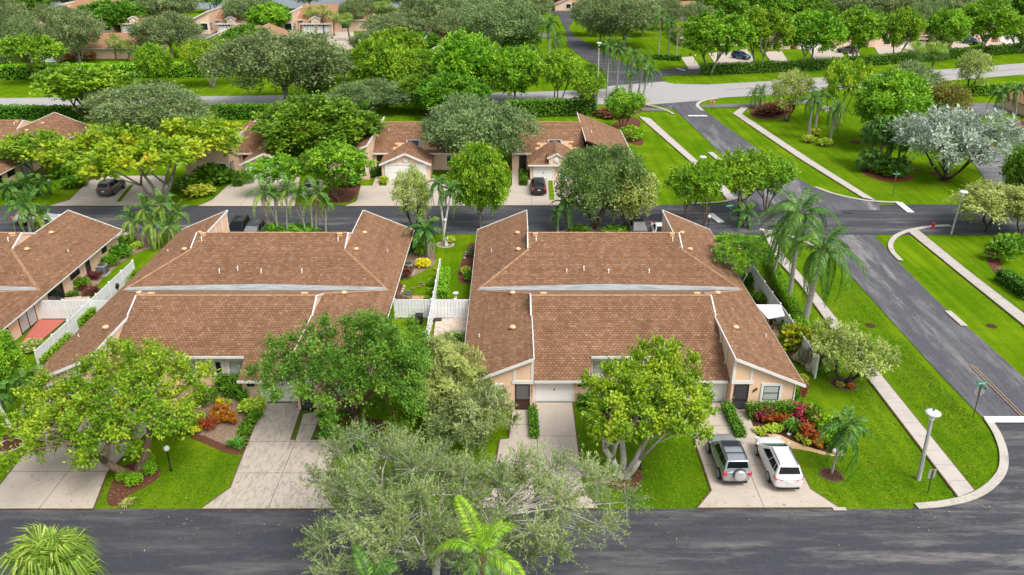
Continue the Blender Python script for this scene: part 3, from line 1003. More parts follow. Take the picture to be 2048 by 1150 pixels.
def fourplex(name, label, X0, Y0, detail=1.0):
    root = empty(name, (X0, Y0, 0)); tag(root, label, 'house', 'tile roofed attached houses')
    I = Xf(WID, LEN)
    roof = MB(); sh = MB(); cp = MB()
    tw, tl = .27 / detail, .215 / detail
    halves = [Xf(WID, LEN, mx, turn) for mx in (0, 1) for turn in (0, 1)]
    planes = []
    for X in halves:
        # X with turn maps front-left to back-right; with mx mirrored
        A = X.plan([(0, 0), (WW, 0), (WW, YX), (XV, VY), (0, VY)])
        planes.append((A, wing_z, 'y'))
        tri = X.plan([(XV, VY), (WW, YX), (WW, VY)])
        planes.append((tri, cen_z, 'x'))
    for turn in (0, 1):
        X = Xf(WID, LEN, False, turn)
        planes.append((X.plan([(WW, .85), (9.05, .85), (9.05, 2.87), (WW, 2.87)]), cen_z, 'x'))
        planes.append((X.plan([(14.45, .85), (WID - WW, .85), (WID - WW, 2.87), (14.45, 2.87)]), cen_z, 'x'))
        planes.append((X.plan([(WW, 2.87), (WID - WW, 2.87), (WID - WW, RY1), (WW, RY1)]), cen_z, 'x'))
        planes.append((X.plan([(WW, RY1), (WID - WW, RY1), (WID - WW, VY), (WW, VY)]), cen_z, 'x'))
    for i, (pl, zf, al) in enumerate(planes):
        roof.poly([(x, y, zf(x, y)) for x, y in pl])
        roof.poly([(x, y, zf(x, y) - .12) for x, y in pl][::-1])
        for k in range(len(pl)):
            a = pl[k]; b = pl[(k + 1) % len(pl)]
            roof.poly([(a[0], a[1], zf(*a)), (a[0], a[1], zf(*a) - .12), (b[0], b[1], zf(*b) - .12), (b[0], b[1], zf(*b))])
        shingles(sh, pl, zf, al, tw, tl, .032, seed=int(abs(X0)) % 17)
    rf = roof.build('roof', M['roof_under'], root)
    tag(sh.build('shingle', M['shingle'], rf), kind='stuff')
    # ridge and hip caps
    for y in (RY1, RY2): caps(cp, (WW, y, ZR + .03), (WID - WW, y, ZR + .03))
    for X in halves:
        caps(cp, (*X.p(XV, VY), ZV + .04), (*X.p(WW, YX), ZH + .04))
    tag(cp.build('ridge_caps', M['cap'], rf), kind='stuff')
    # the valley gutter, wider in the middle
    gt = MB()
    for sx in (0, 1):
        X = Xf(WID, LEN, bool(sx))
        xs = [XV + .2, 4, 8, WID / 2]; hw = [.30, .42, .56, .66]
        for i in range(3):
            a, b, h, k = xs[i], xs[i + 1], hw[i], hw[i + 1]
            X.poly(gt, [(a, VY - h, ZV + SC * h + .05), (b, VY - k, ZV + SC * k + .05), (b, VY, ZV + SC * k + .01), (a, VY, ZV + SC * h + .01)])
            X.poly(gt, [(a, VY, ZV + SC * h + .01), (b, VY, ZV + SC * k + .01), (b, VY + k, ZV + SC * k + .05), (a, VY + h, ZV + SC * h + .05)])
    gt.build('valley_gutter', M['gutter_metal'], rf)
    # vents and pipes
    vt = [(3.55, 5.6), (3.55, 11.6), (4.05, 20.4), (4.0, 24.6)]
    for mx in (0, 1):
        X = Xf(WID, LEN, bool(mx))
        for x, y in vt:
            q = X.p(x, y); z = wing_z(*q)
            b = MB(); b.lathe([(.13, -.06), (.13, .06), (.24, .08), (.25, .17), (.17, .24), (.05, .26)], (0, 0, 0), 10)
            b.build('roof_vent', M['vent_tan'], rf, (*q, z), True)
        for x, y in ((1.05, 6.2), (1.6, 22.5)):
            q = X.p(x, y); b = MB(); b.tube([(0, 0, -.1), (0, 0, .28)], [.05, .05], 8)
            b.build('vent_pipe', M['pvc'], rf, (*q, wing_z(*q)))
        for x, y in ((5.6, 21.35), (5.9, 8.75)):
            q = X.p(x, y); b = MB(); b.box(-.2, .2, -.17, .17, -.1, .2); b.box(-.23, .23, -.22, .0, .201, .26)
            b.build('roof_vent', M['vent_tan'], rf, (*q, cen_z(*q)))
        for x, y in ((5.65, 20.6), (8.2, 16.9), (9.7, 17.2), (12 - .2, 16.9)):
            if mx and x > 9: continue
            q = X.p(x, y); b = MB(); b.tube([(0, 0, -.1), (0, 0, .26), (.02, .05, .36), (.0, .14, .36)], [.055, .055, .05, .05], 8)
            b.build('vent_pipe', M['pvc'], rf, (*q, cen_z(*q)))
    # walls, front and back
    wl = MB()
    tr = Boards(root)
    for turn in (0, 1):
        for mx in (0, 1):
            X = Xf(WID, LEN, bool(mx), bool(turn))
            zz = lambda x: ZL + SW * x - .13
            x0, x1, yf = .62, WW - .02, .34
            # gable front of the wing, outer side wall, tall inner wall
            for d in (0,):
                X.poly(wl, [(x0, yf, 0), (x1, yf, 0), (x1, yf, zz(x1)), (x0, yf, zz(x0))] if not (mx ^ 0) else [(x0, yf, 0), (x1, yf, 0), (x1, yf, zz(x1)), (x0, yf, zz(x0))])
            X.poly(wl, [(x0, VY, 0), (x0, yf, 0), (x0, yf, zz(x0)), (x0, VY, zz(x0))])
            X.poly(wl, [(x1, yf, 0), (x1, YX, 0), (x1, YX, ZH - .14), (x1, yf, ZH - .14)])
            # rake wall where the centre roof stands above the wing
            ya, yb = RY1 - (ZR - ZH) / SC, YX
            X.poly(wl, [(WW - .03, ya, ZH), (WW - .03, yb, ZH), (WW - .03, RY1, ZR - .03)])
            X.bar(tr, (WW - .045, ya + .1, ZH + .03), (WW - .045, RY1, ZR - .02), .10, .16)
            X.bar(tr, (WW - .045, RY1, ZR - .02), (WW - .045, yb - .1, ZH + .03), .10, .16)
            # garage and recessed fronts
            yg = 1.36
            X.box(wl, WW, 9.0, yg, yg + .2, 0, cen_z(0, yg) - .14)
            X.box(wl, 8.8, 9.0, yg + .2, 3.6, 0, cen_z(0, yg) - .14)
            X.box(wl, 9.0, WID / 2, 3.6, 3.8, 0, cen_z(0, 3.3) - .05)
            # trim
            X.bar(tr, (0, .0, ZL - .02), (WW, .0, ZH - .02), .06, .2)
            X.bar(tr, (WW + .03, -.03, ZH - .03), (WW + .03, ya + .2, ZH - .03), .07, .2)
            X.bar(tr, (.56, .30, 0), (.56, .30, ZL + .05), .07, .07)
            X.bar(tr, (.56, .30, ZL + .02), (.02, .30, ZL - .06), .07, .07)
            X.bar(tr, (-.02, -.02, ZL - .06), (-.02, VY, ZL - .06), .05, .10)
            X.box(tr, WW - .17, WW + .02, yf - .04, yf + .06, 2.34, ZH - .2)
            X.box(tr, 3.58, 3.74, yf - .04, yf + .02, 2.34, zz(3.6) + .02)
            X.box(tr, 3.5, WW + .02, yf - .055, yf + .04, 2.09, 2.34)
            X.box(tr, WW + .02, WW + .14, 1.2, 1.36, 0, 2.0)
            X.box(tr, WW + .1, 9.12, .80, .86, cen_z(0, .85) - .17, cen_z(0, .85) + .02)
            X.box(tr, 9.12, WID / 2, 2.81, 2.87, cen_z(0, 2.87) - .17, cen_z(0, 2.87) + .02)
            X.box(tr, WW + .02, WW + .10, 2.2, 2.32, 2.1, ZH - .2)
            X.box(tr, WW + .02, WW + .10, 4.0, 4.12, 2.6, ZH - .2)
    w_o = wl.build('wall', M['stucco'], root)
    for turn in (0, 1):
        for mx in (0, 1):
            X = Xf(WID, LEN, bool(mx), bool(turn))
            yf = .34
            d = MB()
            for q in ((3.72, 3.80, 0, 2.08), (4.66, 4.74, 0, 2.08), (3.80, 4.66, 2.0, 2.08), (3.80, 4.66, 0, .12), (3.8, 4.66, .78, .86)):
                X.box(d, q[0], q[1], yf - .05, yf + .03, q[2], q[3])
            do = d.build('screen_door', M['screen'], root)
            b = MB(); X.box(b, 3.8, 4.66, yf - .015, yf + .01, .86, 2.0); b.build('screen_mesh', M['screen_mesh'] if mx == 0 and not turn else M['dark_grey'], do)
            b = MB(); X.box(b, 3.8, 4.66, yf - .02, yf + .01, .12, .78); b.build('kick_panel', mk_once('kick_panel', (.07, .03, .022)) if mx == 0 else M['dark_grey'], do)
            b = MB(); X.box(b, 4.68, 4.73, yf - .1, yf - .05, .98, 1.1); b.build('handle', M['metal_grey'], do)
            window_part(root, X, 1.62, 2.72, yf, .78, 1.95, 'glass_blind', surround=.17, horiz=True)
            garage(root, X, 5.2, 7.72, 1.36)
            window_part(root, X, 8.1, 8.65, 1.36, 1.25, 1.85, surround=.0)
            window_part(root, X, 9.35, 10.5, 3.6, 1.0, 2.0, 'glass_pale', 'metal_grey', .3, mull=0)
            window_part(root, X, 10.75 + .36, 11.2 + .36, 3.6, 1.0, 2.0, 'glass_dark', 'metal_grey', .2, mull=0)
    # windows and sliders along the two long sides
    for mx in (0, 1):
        for turn in (0, 1):
            s = -1 if mx else 1
            xw = .62 if mx else WID - .62
            for a, b, z0, z1, gl, ml in ((2.6, 3.6, .95, 1.75, 'glass_dark', 1), (6.2, 7.0, .3, 1.9, 'glass_dark', 0), (8.2, 9.9, .95, 1.75, 'glass_dark', 1), (11.4, 13.9, .05, 1.95, 'glass_blind' if not turn else 'glass_dark', 1)):
                if turn: a, b = LEN - b, LEN - a
                f = MB(); t = .06
                def bx(mb, a0, a1, d0, d1, c0, c1): mb.box(min(xw + s * d0, xw + s * d1), max(xw + s * d0, xw + s * d1), a0, a1, c0, c1)
                for q in ((a, b, z1 - t, z1), (a, b, z0, z0 + t), (a, a + t, z0 + t, z1 - t), (b - t, b, z0 + t, z1 - t)): bx(f, q[0], q[1], .0, .05, q[2], q[3])
                if ml: bx(f, (a + b) / 2 - .04, (a + b) / 2 + .04, 0, .045, z0 + t, z1 - t)
                o = f.build('window' if z0 > .1 else 'sliding_door', M['bronze'], root)
                g = MB(); bx(g, a + .02, b - .02, .004, .02, z0 + .02, z1 - .02); g.build('pane', M[gl], o)
    return root


_once = {}


def mk_once(n, c):
    if n not in _once: _once[n] = mat(n, c, .6)
    return _once[n]


B2 = fourplex('house', 'brown tile roofed house at the street corner, beside the long street verge', -3.5, 48.6)
B1 = fourplex('house', 'brown tile roofed house in the middle, half hidden by two bushy front trees', -33.4, 48.6)
B0 = fourplex('house', 'brown tile roofed house at the left edge with a red paved patio beside it', -62.9, 48.6)
def text_mesh(name, cu, parent, loc):
    t = bpy.data.objects.new(name, cu); COL.objects.link(t)
    bpy.context.view_layer.update()
    me = bpy.data.meshes.new_from_object(t.evaluated_get(bpy.context.evaluated_depsgraph_get()))
    bpy.data.objects.remove(t)
    return link(name, me, parent, loc, (math.pi / 2, 0, 0))


# house number on the corner pier beside the near entry
for i, ch in enumerate('8271'):
    cu = bpy.data.curves.new('house_number', 'FONT'); cu.body = ch; cu.size = .24; cu.extrude = .012; cu.align_x = 'CENTER'
    cu.materials.append(M['num'])
    text_mesh('house_number', cu, B2, (4.855, .295, 1.84 - i * .26))
for dx, dz in ((5.9, 1.62), (5.75, 1.5)):
    b = MB(); b.lathe([(.07, 0), (.09, .08), (.05, .16)], (0, 0, 0), 8)
    b.build('wall_lamp', M['num'], B2, (WID - 3.3 + (dx - 5.8), .30, dz))


def gable_prism(mb, x0, x1, y0, y1, ze, zr, ov=.0):
    """a gabled roof block with its ridge along y"""
    xm = (x0 + x1) / 2
    return [([(x0, y0), (xm, y0), (xm, y1), (x0, y1)], lambda x, y: ze + (zr - ze) * (x - x0) / (xm - x0), 'y'),
            ([(xm, y0), (x1, y0), (x1, y1), (xm, y1)], lambda x, y: ze + (zr - ze) * (x1 - x) / (x1 - xm), 'y')]


def add_planes(planes, root, m_sh, tw=.36, tl=.34, geo=True, seed=1):
    roof = MB(); sh = MB()
    for pl, zf, al in planes:
        pl = ccw(pl)
        roof.poly([(x, y, zf(x, y)) for x, y in pl])
        roof.poly([(x, y, zf(x, y) - .14) for x, y in pl][::-1])
        for k in range(len(pl)):
            a = pl[k]; b = pl[(k + 1) % len(pl)]
            roof.poly([(a[0], a[1], zf(*a)), (a[0], a[1], zf(*a) - .14), (b[0], b[1], zf(*b) - .14), (b[0], b[1], zf(*b))])
        if geo: shingles(sh, pl, zf, al, tw, tl, .04, seed)
    rf = roof.build('roof', M['roof_under'] if geo else M[m_sh], root)
    if geo: tag(sh.build('shingle', M[m_sh], rf), kind='stuff')
    return rf


def garden_row_house(name, label, X0, Y0, kind, W=26.0, m_sh='shingle', geo=True, wing_r=False, wing_l=True, tw=.34):
    """an attached house whose garage block projects toward the road: kind 'gable' or 'dormer'"""
    root = empty(name, (X0, Y0, 0)); tag(root, label, 'house', 'tile roofed attached houses')
    I = Xf(W, 20)
    ry, ye, zr, sc = 10.6, 4.2, 5.0, .40
    cz = lambda x, y: zr - sc * abs(y - ry)
    xl = 6.2 if wing_l else 0
    xr = W - 6.4 if wing_r else W
    planes = [([(xl, ye), (xr, ye), (xr, ry), (xl, ry)], cz, 'x'), ([(xl, ry), (xr, ry), (xr, 17), (xl, 17)], cz, 'x')]
    wl = MB(); tr = Boards(root)
    wl.box(xl, xr, ye + .5, 16.4, 0, cz(0, ye + .5) - .16)
    tr.box(xl, xr, ye - .06, ye, cz(0, ye) - .18, cz(0, ye) + .02)
    if wing_l:
        wz = lambda x, y: 1.95 + .42 * min(x, 6.2)
        planes.append(([(0, 0), (6.2, 0), (6.2, 15.5), (0, 15.5)], wz, 'y'))
        wl.mesh([(.5, .4, 0), (6.15, .4, 0), (6.15, .4, wz(6.15, 0) - .15), (.5, .4, wz(.5, 0) - .15), (.5, 15.2, 0), (6.15, 15.2, 0), (6.15, 15.2, wz(6.15, 0) - .15), (.5, 15.2, wz(.5, 0) - .15)],
                [(0, 1, 2, 3), (1, 5, 6, 2), (4, 0, 3, 7), (5, 4, 7, 6)])
        tr.bar((6.23, -.05, wz(6.2, 0) - .02), (6.23, 15.5, wz(6.2, 0) - .02), .1, .3)
        tr.bar((0, -.02, 1.93), (6.2, -.02, wz(6.2, 0) - .02), .08, .24)
        window_part(root, I, 4.2, 5.7, .4, .75, 2.1, 'glass_dark', 'bronze', .14)
        o = MB(); o.box(6.16, 6.2, .7, 2.0, .75, 2.1); fo = o.build('window', M['bronze'], root)
        g = MB(); g.box(6.2, 6.215, .8, 1.9, .85, 2.0); g.build('pane', M['glass_blind'], fo)
    if wing_r:
        wz2 = lambda x, y: 1.95 + .40 * (W - x)
        planes.append(([(xr, ye - 1.5), (W, ye - 1.5), (W, 18.5), (xr, 18.5)], lambda x, y: min(wz2(x, y), 9), 'y'))
        wl.box(xr + .1, W - .6, ye - 1.1, 18, 0, 2.05)
        tr.bar((xr - .03, ye - 1.5, wz2(xr, 0) - .03), (xr - .03, 18.5, wz2(xr, 0) - .03), .08, .2)
        tr.bar((W + .03, ye - 1.5, 1.92), (W + .03, 18.5, 1.92), .08, .15)
    # garage block
    gx0 = 7.6 if wing_l else 2.0
    gx1 = gx0 + 6.6
    if kind == 'gable':
        zr2 = 3.55
        planes += gable_prism(None, gx0, gx1, -.3, ye + 2.0, 2.15, zr2)
        xm = (gx0 + gx1) / 2
        wl.box(gx0 + .25, gx1 - .25, .1, ye + .5, 0, 2.12)
        wl.mesh([(gx0 + .25, .1, 2.12), (gx1 - .25, .1, 2.12), (xm, .1, zr2 - .12), (gx0 + .25, .3, 2.12), (gx1 - .25, .3, 2.12), (xm, .3, zr2 - .12)], [(0, 1, 2), (5, 4, 3)])
        tr.bar((gx0, -.32, 2.12), (xm, -.32, zr2), .08, .24); tr.bar((xm, -.32, zr2), (gx1, -.32, 2.12), .08, .24)
        tr.box(gx0 + .3, gx1 - .3, .0, .1, 2.05, 2.25)
        for q in (xm - 1.0, xm + .9): tr.box(q, q + .1, .02, .1, 2.25, 3.05)
        b = MB(); b.lathe([(.36, 0), (.36, .07), (.26, .09)], (0, 0, 0), 16); b.build('round_medallion', M['trim'], root, (xm, .1, 2.65), True, (math.pi / 2, 0, 0))
        garage(root, I, gx0 + .75, gx1 - .75, .08, 2.05)
    else:
        # hipped garage roof with a small gabled dormer over two single doors
        x0, x1, y0, y1, ze, rs = gx0, gx1 + .6, -.4, ye + 1.6, 2.15, .42
        xm = (x0 + x1) / 2; h = (x1 - x0) / 2
        zf1 = lambda x, y: ze + rs * (y - y0)
        zl = lambda x, y: ze + rs * (x - x0)
        zr_ = lambda x, y: ze + rs * (x1 - x)
        planes += [([(x0, y0), (x1, y0), (xm, y0 + h)], zf1, 'x'), ([(x0, y0), (xm, y0 + h), (xm, y1), (x0, y1)], zl, 'y'), ([(x1, y0), (x1, y1), (xm, y1), (xm, y0 + h)], zr_, 'y')]
        wl.box(x0 + .3, x1 - .3, .1, ye + .5, 0, 2.14)
        tr.box(x0, x1, y0 - .06, y0, ze - .16, ze + .04)
        planes += gable_prism(None, xm - 1.2, xm + 1.2, y0 - .1, y0 + 3.4, 3.05, 3.65)
        wl.box(xm - .95, xm + .95, y0 + .05, y0 + 2.5, 2.2, 3.08)
        wl.mesh([(xm - .95, y0 + .05, 3.08), (xm + .95, y0 + .05, 3.08), (xm, y0 + .05, 3.52)], [(0, 1, 2)])
        tr.bar((xm - 1.2, y0 - .12, 3.03), (xm, y0 - .12, 3.64), .07, .2); tr.bar((xm, y0 - .12, 3.64), (xm + 1.2, y0 - .12, 3.03), .07, .2)
        b = MB(); b.lathe([(.34, 0), (.34, .06), (.24, .08)], (0, 0, 0), 16); b.build('round_medallion', M['trim'], root, (xm, y0 + .05, 2.75), True, (math.pi / 2, 0, 0))
        garage(root, I, x0 + .8, x0 + 3.2, .08, 2.0, lights=geo is False)
        garage(root, I, x1 - 3.2, x1 - .8, .08, 2.0, lights=geo is False)
        tr.box(xm - .25, xm + .25, .0, .1, 0, .05)
    # front porch opening beside the garage block
    b = MB(); b.box(gx0 - 1.05, gx0 - .15, ye + .42, ye + .498, 0, 2.0); b.build('door', M['bronze'], root)
    window_part(root, I, gx1 + 1.6, gx1 + 3.4, ye + .5, .6, 1.9, 'glass_dark', 'bronze', .12)
    rf = add_planes(planes, root, m_sh, tw, tw * .9, geo)
    wl.build('wall', M['stucco_pale'], root)
    if geo:
        # skylight with a patch of newer tiles round it, vents
        sx = (gx0 + gx1) / 2 + .4
        for (a0, a1, yy, hh) in ((sx - 2.6, sx + 3.2, 4.75, .55), (sx - 2.0, sx + 2.2, 5.3, .5), (sx - 2.4, sx + 1.8, 5.8, .4), (sx - .8, sx + 2.5, 6.2, .35)):
            n = MB(); n.poly([(a0, yy, cz(0, yy) + .075), (a1, yy, cz(0, yy) + .075), (a1, yy + hh, cz(0, yy + hh) + .075), (a0, yy + hh, cz(0, yy + hh) + .075)])
            n.build('repair_patch', M['decay'], rf)
        n = MB(); n.bar((sx, 5.05, cz(0, 5.05) + .15), (sx, 6.6, cz(0, 6.6) + .15), 1.9, .2, mi=0)
        k = n.build('skylight', M['gutter_metal'], rf)
        n = MB(); n.bar((sx, 5.3, cz(0, 5.3) + .27), (sx, 6.35, cz(0, 6.35) + .27), 1.5, .06); n.build('pane', M['glass_dark'], k)
        for x, y in ((sx + 5, 8.5), (sx - 3.5, 8.8), (sx + 1.9, 5.2)):
            b = MB(); b.tube([(0, 0, -.1), (0, 0, .3)], [.06, .06], 8); b.build('vent_pipe', M['pvc'], rf, (x, y, cz(x, y)))
        b = MB(); caps(b, (xl, ry, zr + .03), (xr, ry, zr + .03), .5, .3); tag(b.build('ridge_caps', M['cap'], rf), kind='stuff')
    return root


garden_row_house('house', 'peach house across the middle street with a tall wing wall, half behind trees', -42.1, 102.0, 'gable', 20.0)
garden_row_house('house', 'peach house across the middle street with round medallion over its double garage', -24.4, 102.0, 'gable', 22.0)
garden_row_house('house', 'peach house across the middle street with a dormer above two single garages', 0.0, 102.0, 'dormer', 15.9, wing_l=False, wing_r=True)
M0 = fourplex('house', 'brown roofed house beyond the middle street at the left edge', -86.0, 92.0, .72)
FAR = [(-112, 187.0, 'long peach house behind the tall far hedge, croton bushes by its doors')]
far_a = garden_row_house('house', FAR[0][2], -110.5, 190.5, 'gable', 27.0, 'shingle_orange', False, wing_l=False, wing_r=False)
for lab, x, y, k, w, wl_ in (('orange roofed house with two lit-panel garage doors and a dormer, beside the lake', -90.5, 236, 'dormer', 16, False),
                             ('orange roofed house behind fan palms near the top of the view', -67.5, 236, 'dormer', 22, False),
                             ('orange roofed house just left of the tall white driveway near the top', -37.0, 240, 'gable', 24, True),
                             ('orange roofed house with two garages above the long peach house', -117, 236, 'dormer', 16, False),
                             ('orange roofed house at the top left corner among dark trees', -139, 250, 'gable', 18, False),
                             ('small orange roof showing between the bright round trees', -26, 196, 'gable', 20, True),
                             ('low peach roofed house behind the long hedge tree line', -76, 204, 'gable', 20, True),
                             ('peach house at the left margin behind the far hedge', -140, 196, 'gable', 22, False),
                             ('brown hipped house beyond the curving lane, palms in front', 42.0, 214, 'dormer', 15, False),
                             ('brown roofed house above the curving lane at the top', 43.0, 262, 'gable', 24, True),
                             ('house behind the avenue tree row with the blue car in its drive', 62, 209, 'gable', 24, True),
                             ('house behind the avenue tree row with the dark car in its drive', 88, 212, 'dormer', 24, True),
                             ('house behind the avenue tree row nearest the right edge', 117, 220, 'gable', 24, True),
                             ('orange roofed house far off above the avenue trees', 98, 262, 'gable', 22, False),
                             ('peach house at the right edge beside the loop road', 85.0, 129.3, 'gable', 24, False),
                             ('pale house far up the lane between the oaks', 14, 292, 'gable', 20, False)):
    far_h = garden_row_house('house', lab, x, y, k, w, 'shingle_orange' if y > 180 and x < 30 or y > 255 else 'shingle', False, wl_)
    if y > 230 and x < -30: far_h.scale = (1.25, 1.25, 1.3)
# ------------------------------------------------------------------ leaves and trees
def unit(v): return v / np.maximum(np.linalg.norm(v, axis=-1, keepdims=True), 1e-9)


def leaf_quads(p, axis, nrm, ln, wd, r):
    """leaf-shaped quads: base p, along axis"""
    b = unit(np.cross(axis, nrm))
    ln = np.asarray(ln)[:, None]; wd = np.asarray(wd)[:, None]
    m = p + axis * ln * .45
    return np.stack([p, m + b * wd * .5, p + axis * ln, m - b * wd * .5], axis=1)


def clump_centres(r, W, H, zb, n, cr, flat=1.0, hollow=.55, lobes=.12, spread=.8):
    """clump centres over the crown's volume; the outline is uneven, lower half thinner"""
    zc = zb + (H - zb) * .42; rz_up = H - zc - cr * .5; rz_dn = zc - zb
    R = W / 2 - cr * .7
    out = []; tries = 0; ph = r.uniform(0, 6.28, 3)
    while len(out) < n and tries < n * 60:
        tries += 1
        d = unit(r.normal(size=3)); d[2] = abs(d[2]) if r.random() < .78 else d[2]
        d = unit(d)
        az = math.atan2(d[1], d[0])
        f = 1 + lobes * (math.sin(2 * az + ph[0]) + .8 * math.sin(3 * az + ph[1]) + .6 * math.sin(5 * az + ph[2]))
        k = (hollow + (1 - hollow) * r.random() ** .6) * f
        p = np.array([d[0] * R * k, d[1] * R * k, zc + d[2] * (rz_up if d[2] > 0 else rz_dn) * min(k, 1.06) * flat])
        if any(np.linalg.norm((p - q) * [1, 1, 1.25]) < cr * spread for q in out): continue
        out.append(p)
    return np.array(out), zc


TWIG = {}


def twig_mesh(r, bark, w=.016):
    """the fine twigs that carry the sprays: two thin crossed blades each"""
    a, e = TWIG['seg']; n = len(a)
    d = unit(e - a); m = a + (e - a) * .5 + r.normal(size=(n, 3)) * .05
    Q = []
    for k in range(2):
        s = unit(np.cross(d, r.normal(size=(n, 3)))) * w * .5
        Q.append(np.stack([a - s, a + s, m + s * .8, m - s * .8], 1)); Q.append(np.stack([m - s * .8, m + s * .8, e + s * .3, e - s * .3], 1))
    Q = np.concatenate(Q)
    return quads_me('twigs', Q, M[bark], r.random(len(Q)))


def foliage(r, C, zc, cr, twigs, per, ln, wd, droop=0.0, up=.25, tl=1.0, axial=.6, jit=.12, rtwig=.5, hang=0.0):
    """sprays of leaves round every clump centre -> quads (N,4,3), random values (N)"""
    n = len(C)
    ctr = np.array([0, 0, zc * .8])
    out = unit(C - ctr)
    D = unit(r.normal(size=(n, twigs, 3)) + out[:, None, :] * .75 + np.array([0, 0, up]))
    L = cr * tl * (.65 + .6 * r.random((n, twigs, 1)))
    u = (.18 + .9 * r.random((n, twigs, per)))[..., None]
    p = C[:, None, None, :] + D[:, :, None, :] * L[:, :, None, :] * u
    p[..., 2] -= droop * (u[..., 0] ** 2) * L[..., 0][:, :, None]
    p += r.normal(size=p.shape) * jit * cr
    ax = unit(D[:, :, None, :] * axial + r.normal(size=p.shape) * .62 + np.array([0, 0, -hang]))
    nr = unit(r.normal(size=p.shape) * .55 + np.array([0, 0, 1.0]) + out[:, None, None, :] * .5)
    rc = r.random((n, 1, 1)) * .46 + r.random((n, twigs, 1)) * .32 + r.random((n, twigs, per)) * .26
    N = n * twigs * per
    s = (.7 + .6 * r.random(N))
    Q = leaf_quads(p.reshape(N, 3), ax.reshape(N, 3), nr.reshape(N, 3), ln * s, wd * s, None)
    a = np.repeat(C[:, None, :], twigs, 1); e = a + D * L * 1.02; e[..., 2] -= droop * L[..., 0]
    TWIG['seg'] = (a.reshape(-1, 3), e.reshape(-1, 3))
    return Q, np.clip(rc.reshape(N) * .98, 0, 1)


def branches(r, C, base_pts, fork_h, tr, bark, trunks=1, limbs=5, W=8, H=7, lean=(0, 0), sticks=0, stick_r=.02, gnarl=.25, name='trunk', thick=1.0):
    b = MB()
    ends = []
    C = np.asarray(C)
    for t in range(trunks):
        a = 2 * math.pi * (t + r.random() * .5) / trunks
        o = .0 if trunks == 1 else tr * 1.1
        b0 = Vector((math.cos(a) * o, math.sin(a) * o, -.15))
        sp = 0 if trunks == 1 else W * .10
        top = Vector((math.cos(a) * (o + sp) + lean[0], math.sin(a) * (o + sp) + lean[1], fork_h))
        mid = b0.lerp(top, .5) + Vector((r.normal() * .12, r.normal() * .12, 0)) * gnarl * 3
        b.tube([b0 + Vector((0, 0, -.1)), b0 + Vector((0, 0, .25)), mid, top], [tr * 1.35, tr, tr * .82, tr * .68], 9)
        ends.append((top, a))
    lims = []
    nl = max(limbs, trunks)
    az0 = r.random() * 6.28
    for k in range(nl):
        top, a = ends[k % trunks]
        az = (a + (r.random() - .5) * 1.6) if trunks > 1 else az0 + 2 * math.pi * k / nl + r.normal() * .25
        rad = W * (.16 + .14 * r.random())
        e = Vector((math.cos(az) * rad + lean[0], math.sin(az) * rad + lean[1], fork_h + (H - fork_h) * (.30 + .25 * r.random())))
        m = top.lerp(e, .5) + Vector((r.normal(), r.normal(), abs(r.normal()) * .6)) * gnarl
        b.tube([top - Vector((0, 0, .08)), m, e], [tr * .6 * thick, tr * .42 * thick, tr * .27 * thick], 7)
        lims.append((e, tr * .27 * thick, m))
    for c in C:
        c = Vector(c)
        e, rr, m = min(lims, key=lambda q: (q[0] - c).length + .25 * r.random())
        s = m.lerp(e, .5 + .5 * r.random())
        k = s.lerp(c, .55) + Vector((r.normal(), r.normal(), r.normal())) * gnarl * .5
        b.tube([s, k, c], [rr * .7, rr * .42, rr * .2], 5, cap=False)
        for q in range(sticks):
            d = Vector(unit(r.normal(size=3) + np.array([0, 0, .5]) + unit(np.array(c) - np.array([0, 0, H * .4])) * .8))
            e2 = c + d * (W * .06 + W * .05 * r.random())
            b.tube([c - d * .2, c.lerp(e2, .5) + Vector(r.normal(size=3)) * .06, e2], [stick_r, stick_r * .8, stick_r * .4], 4, cap=False)
    return b.me(name, M[bark], True)


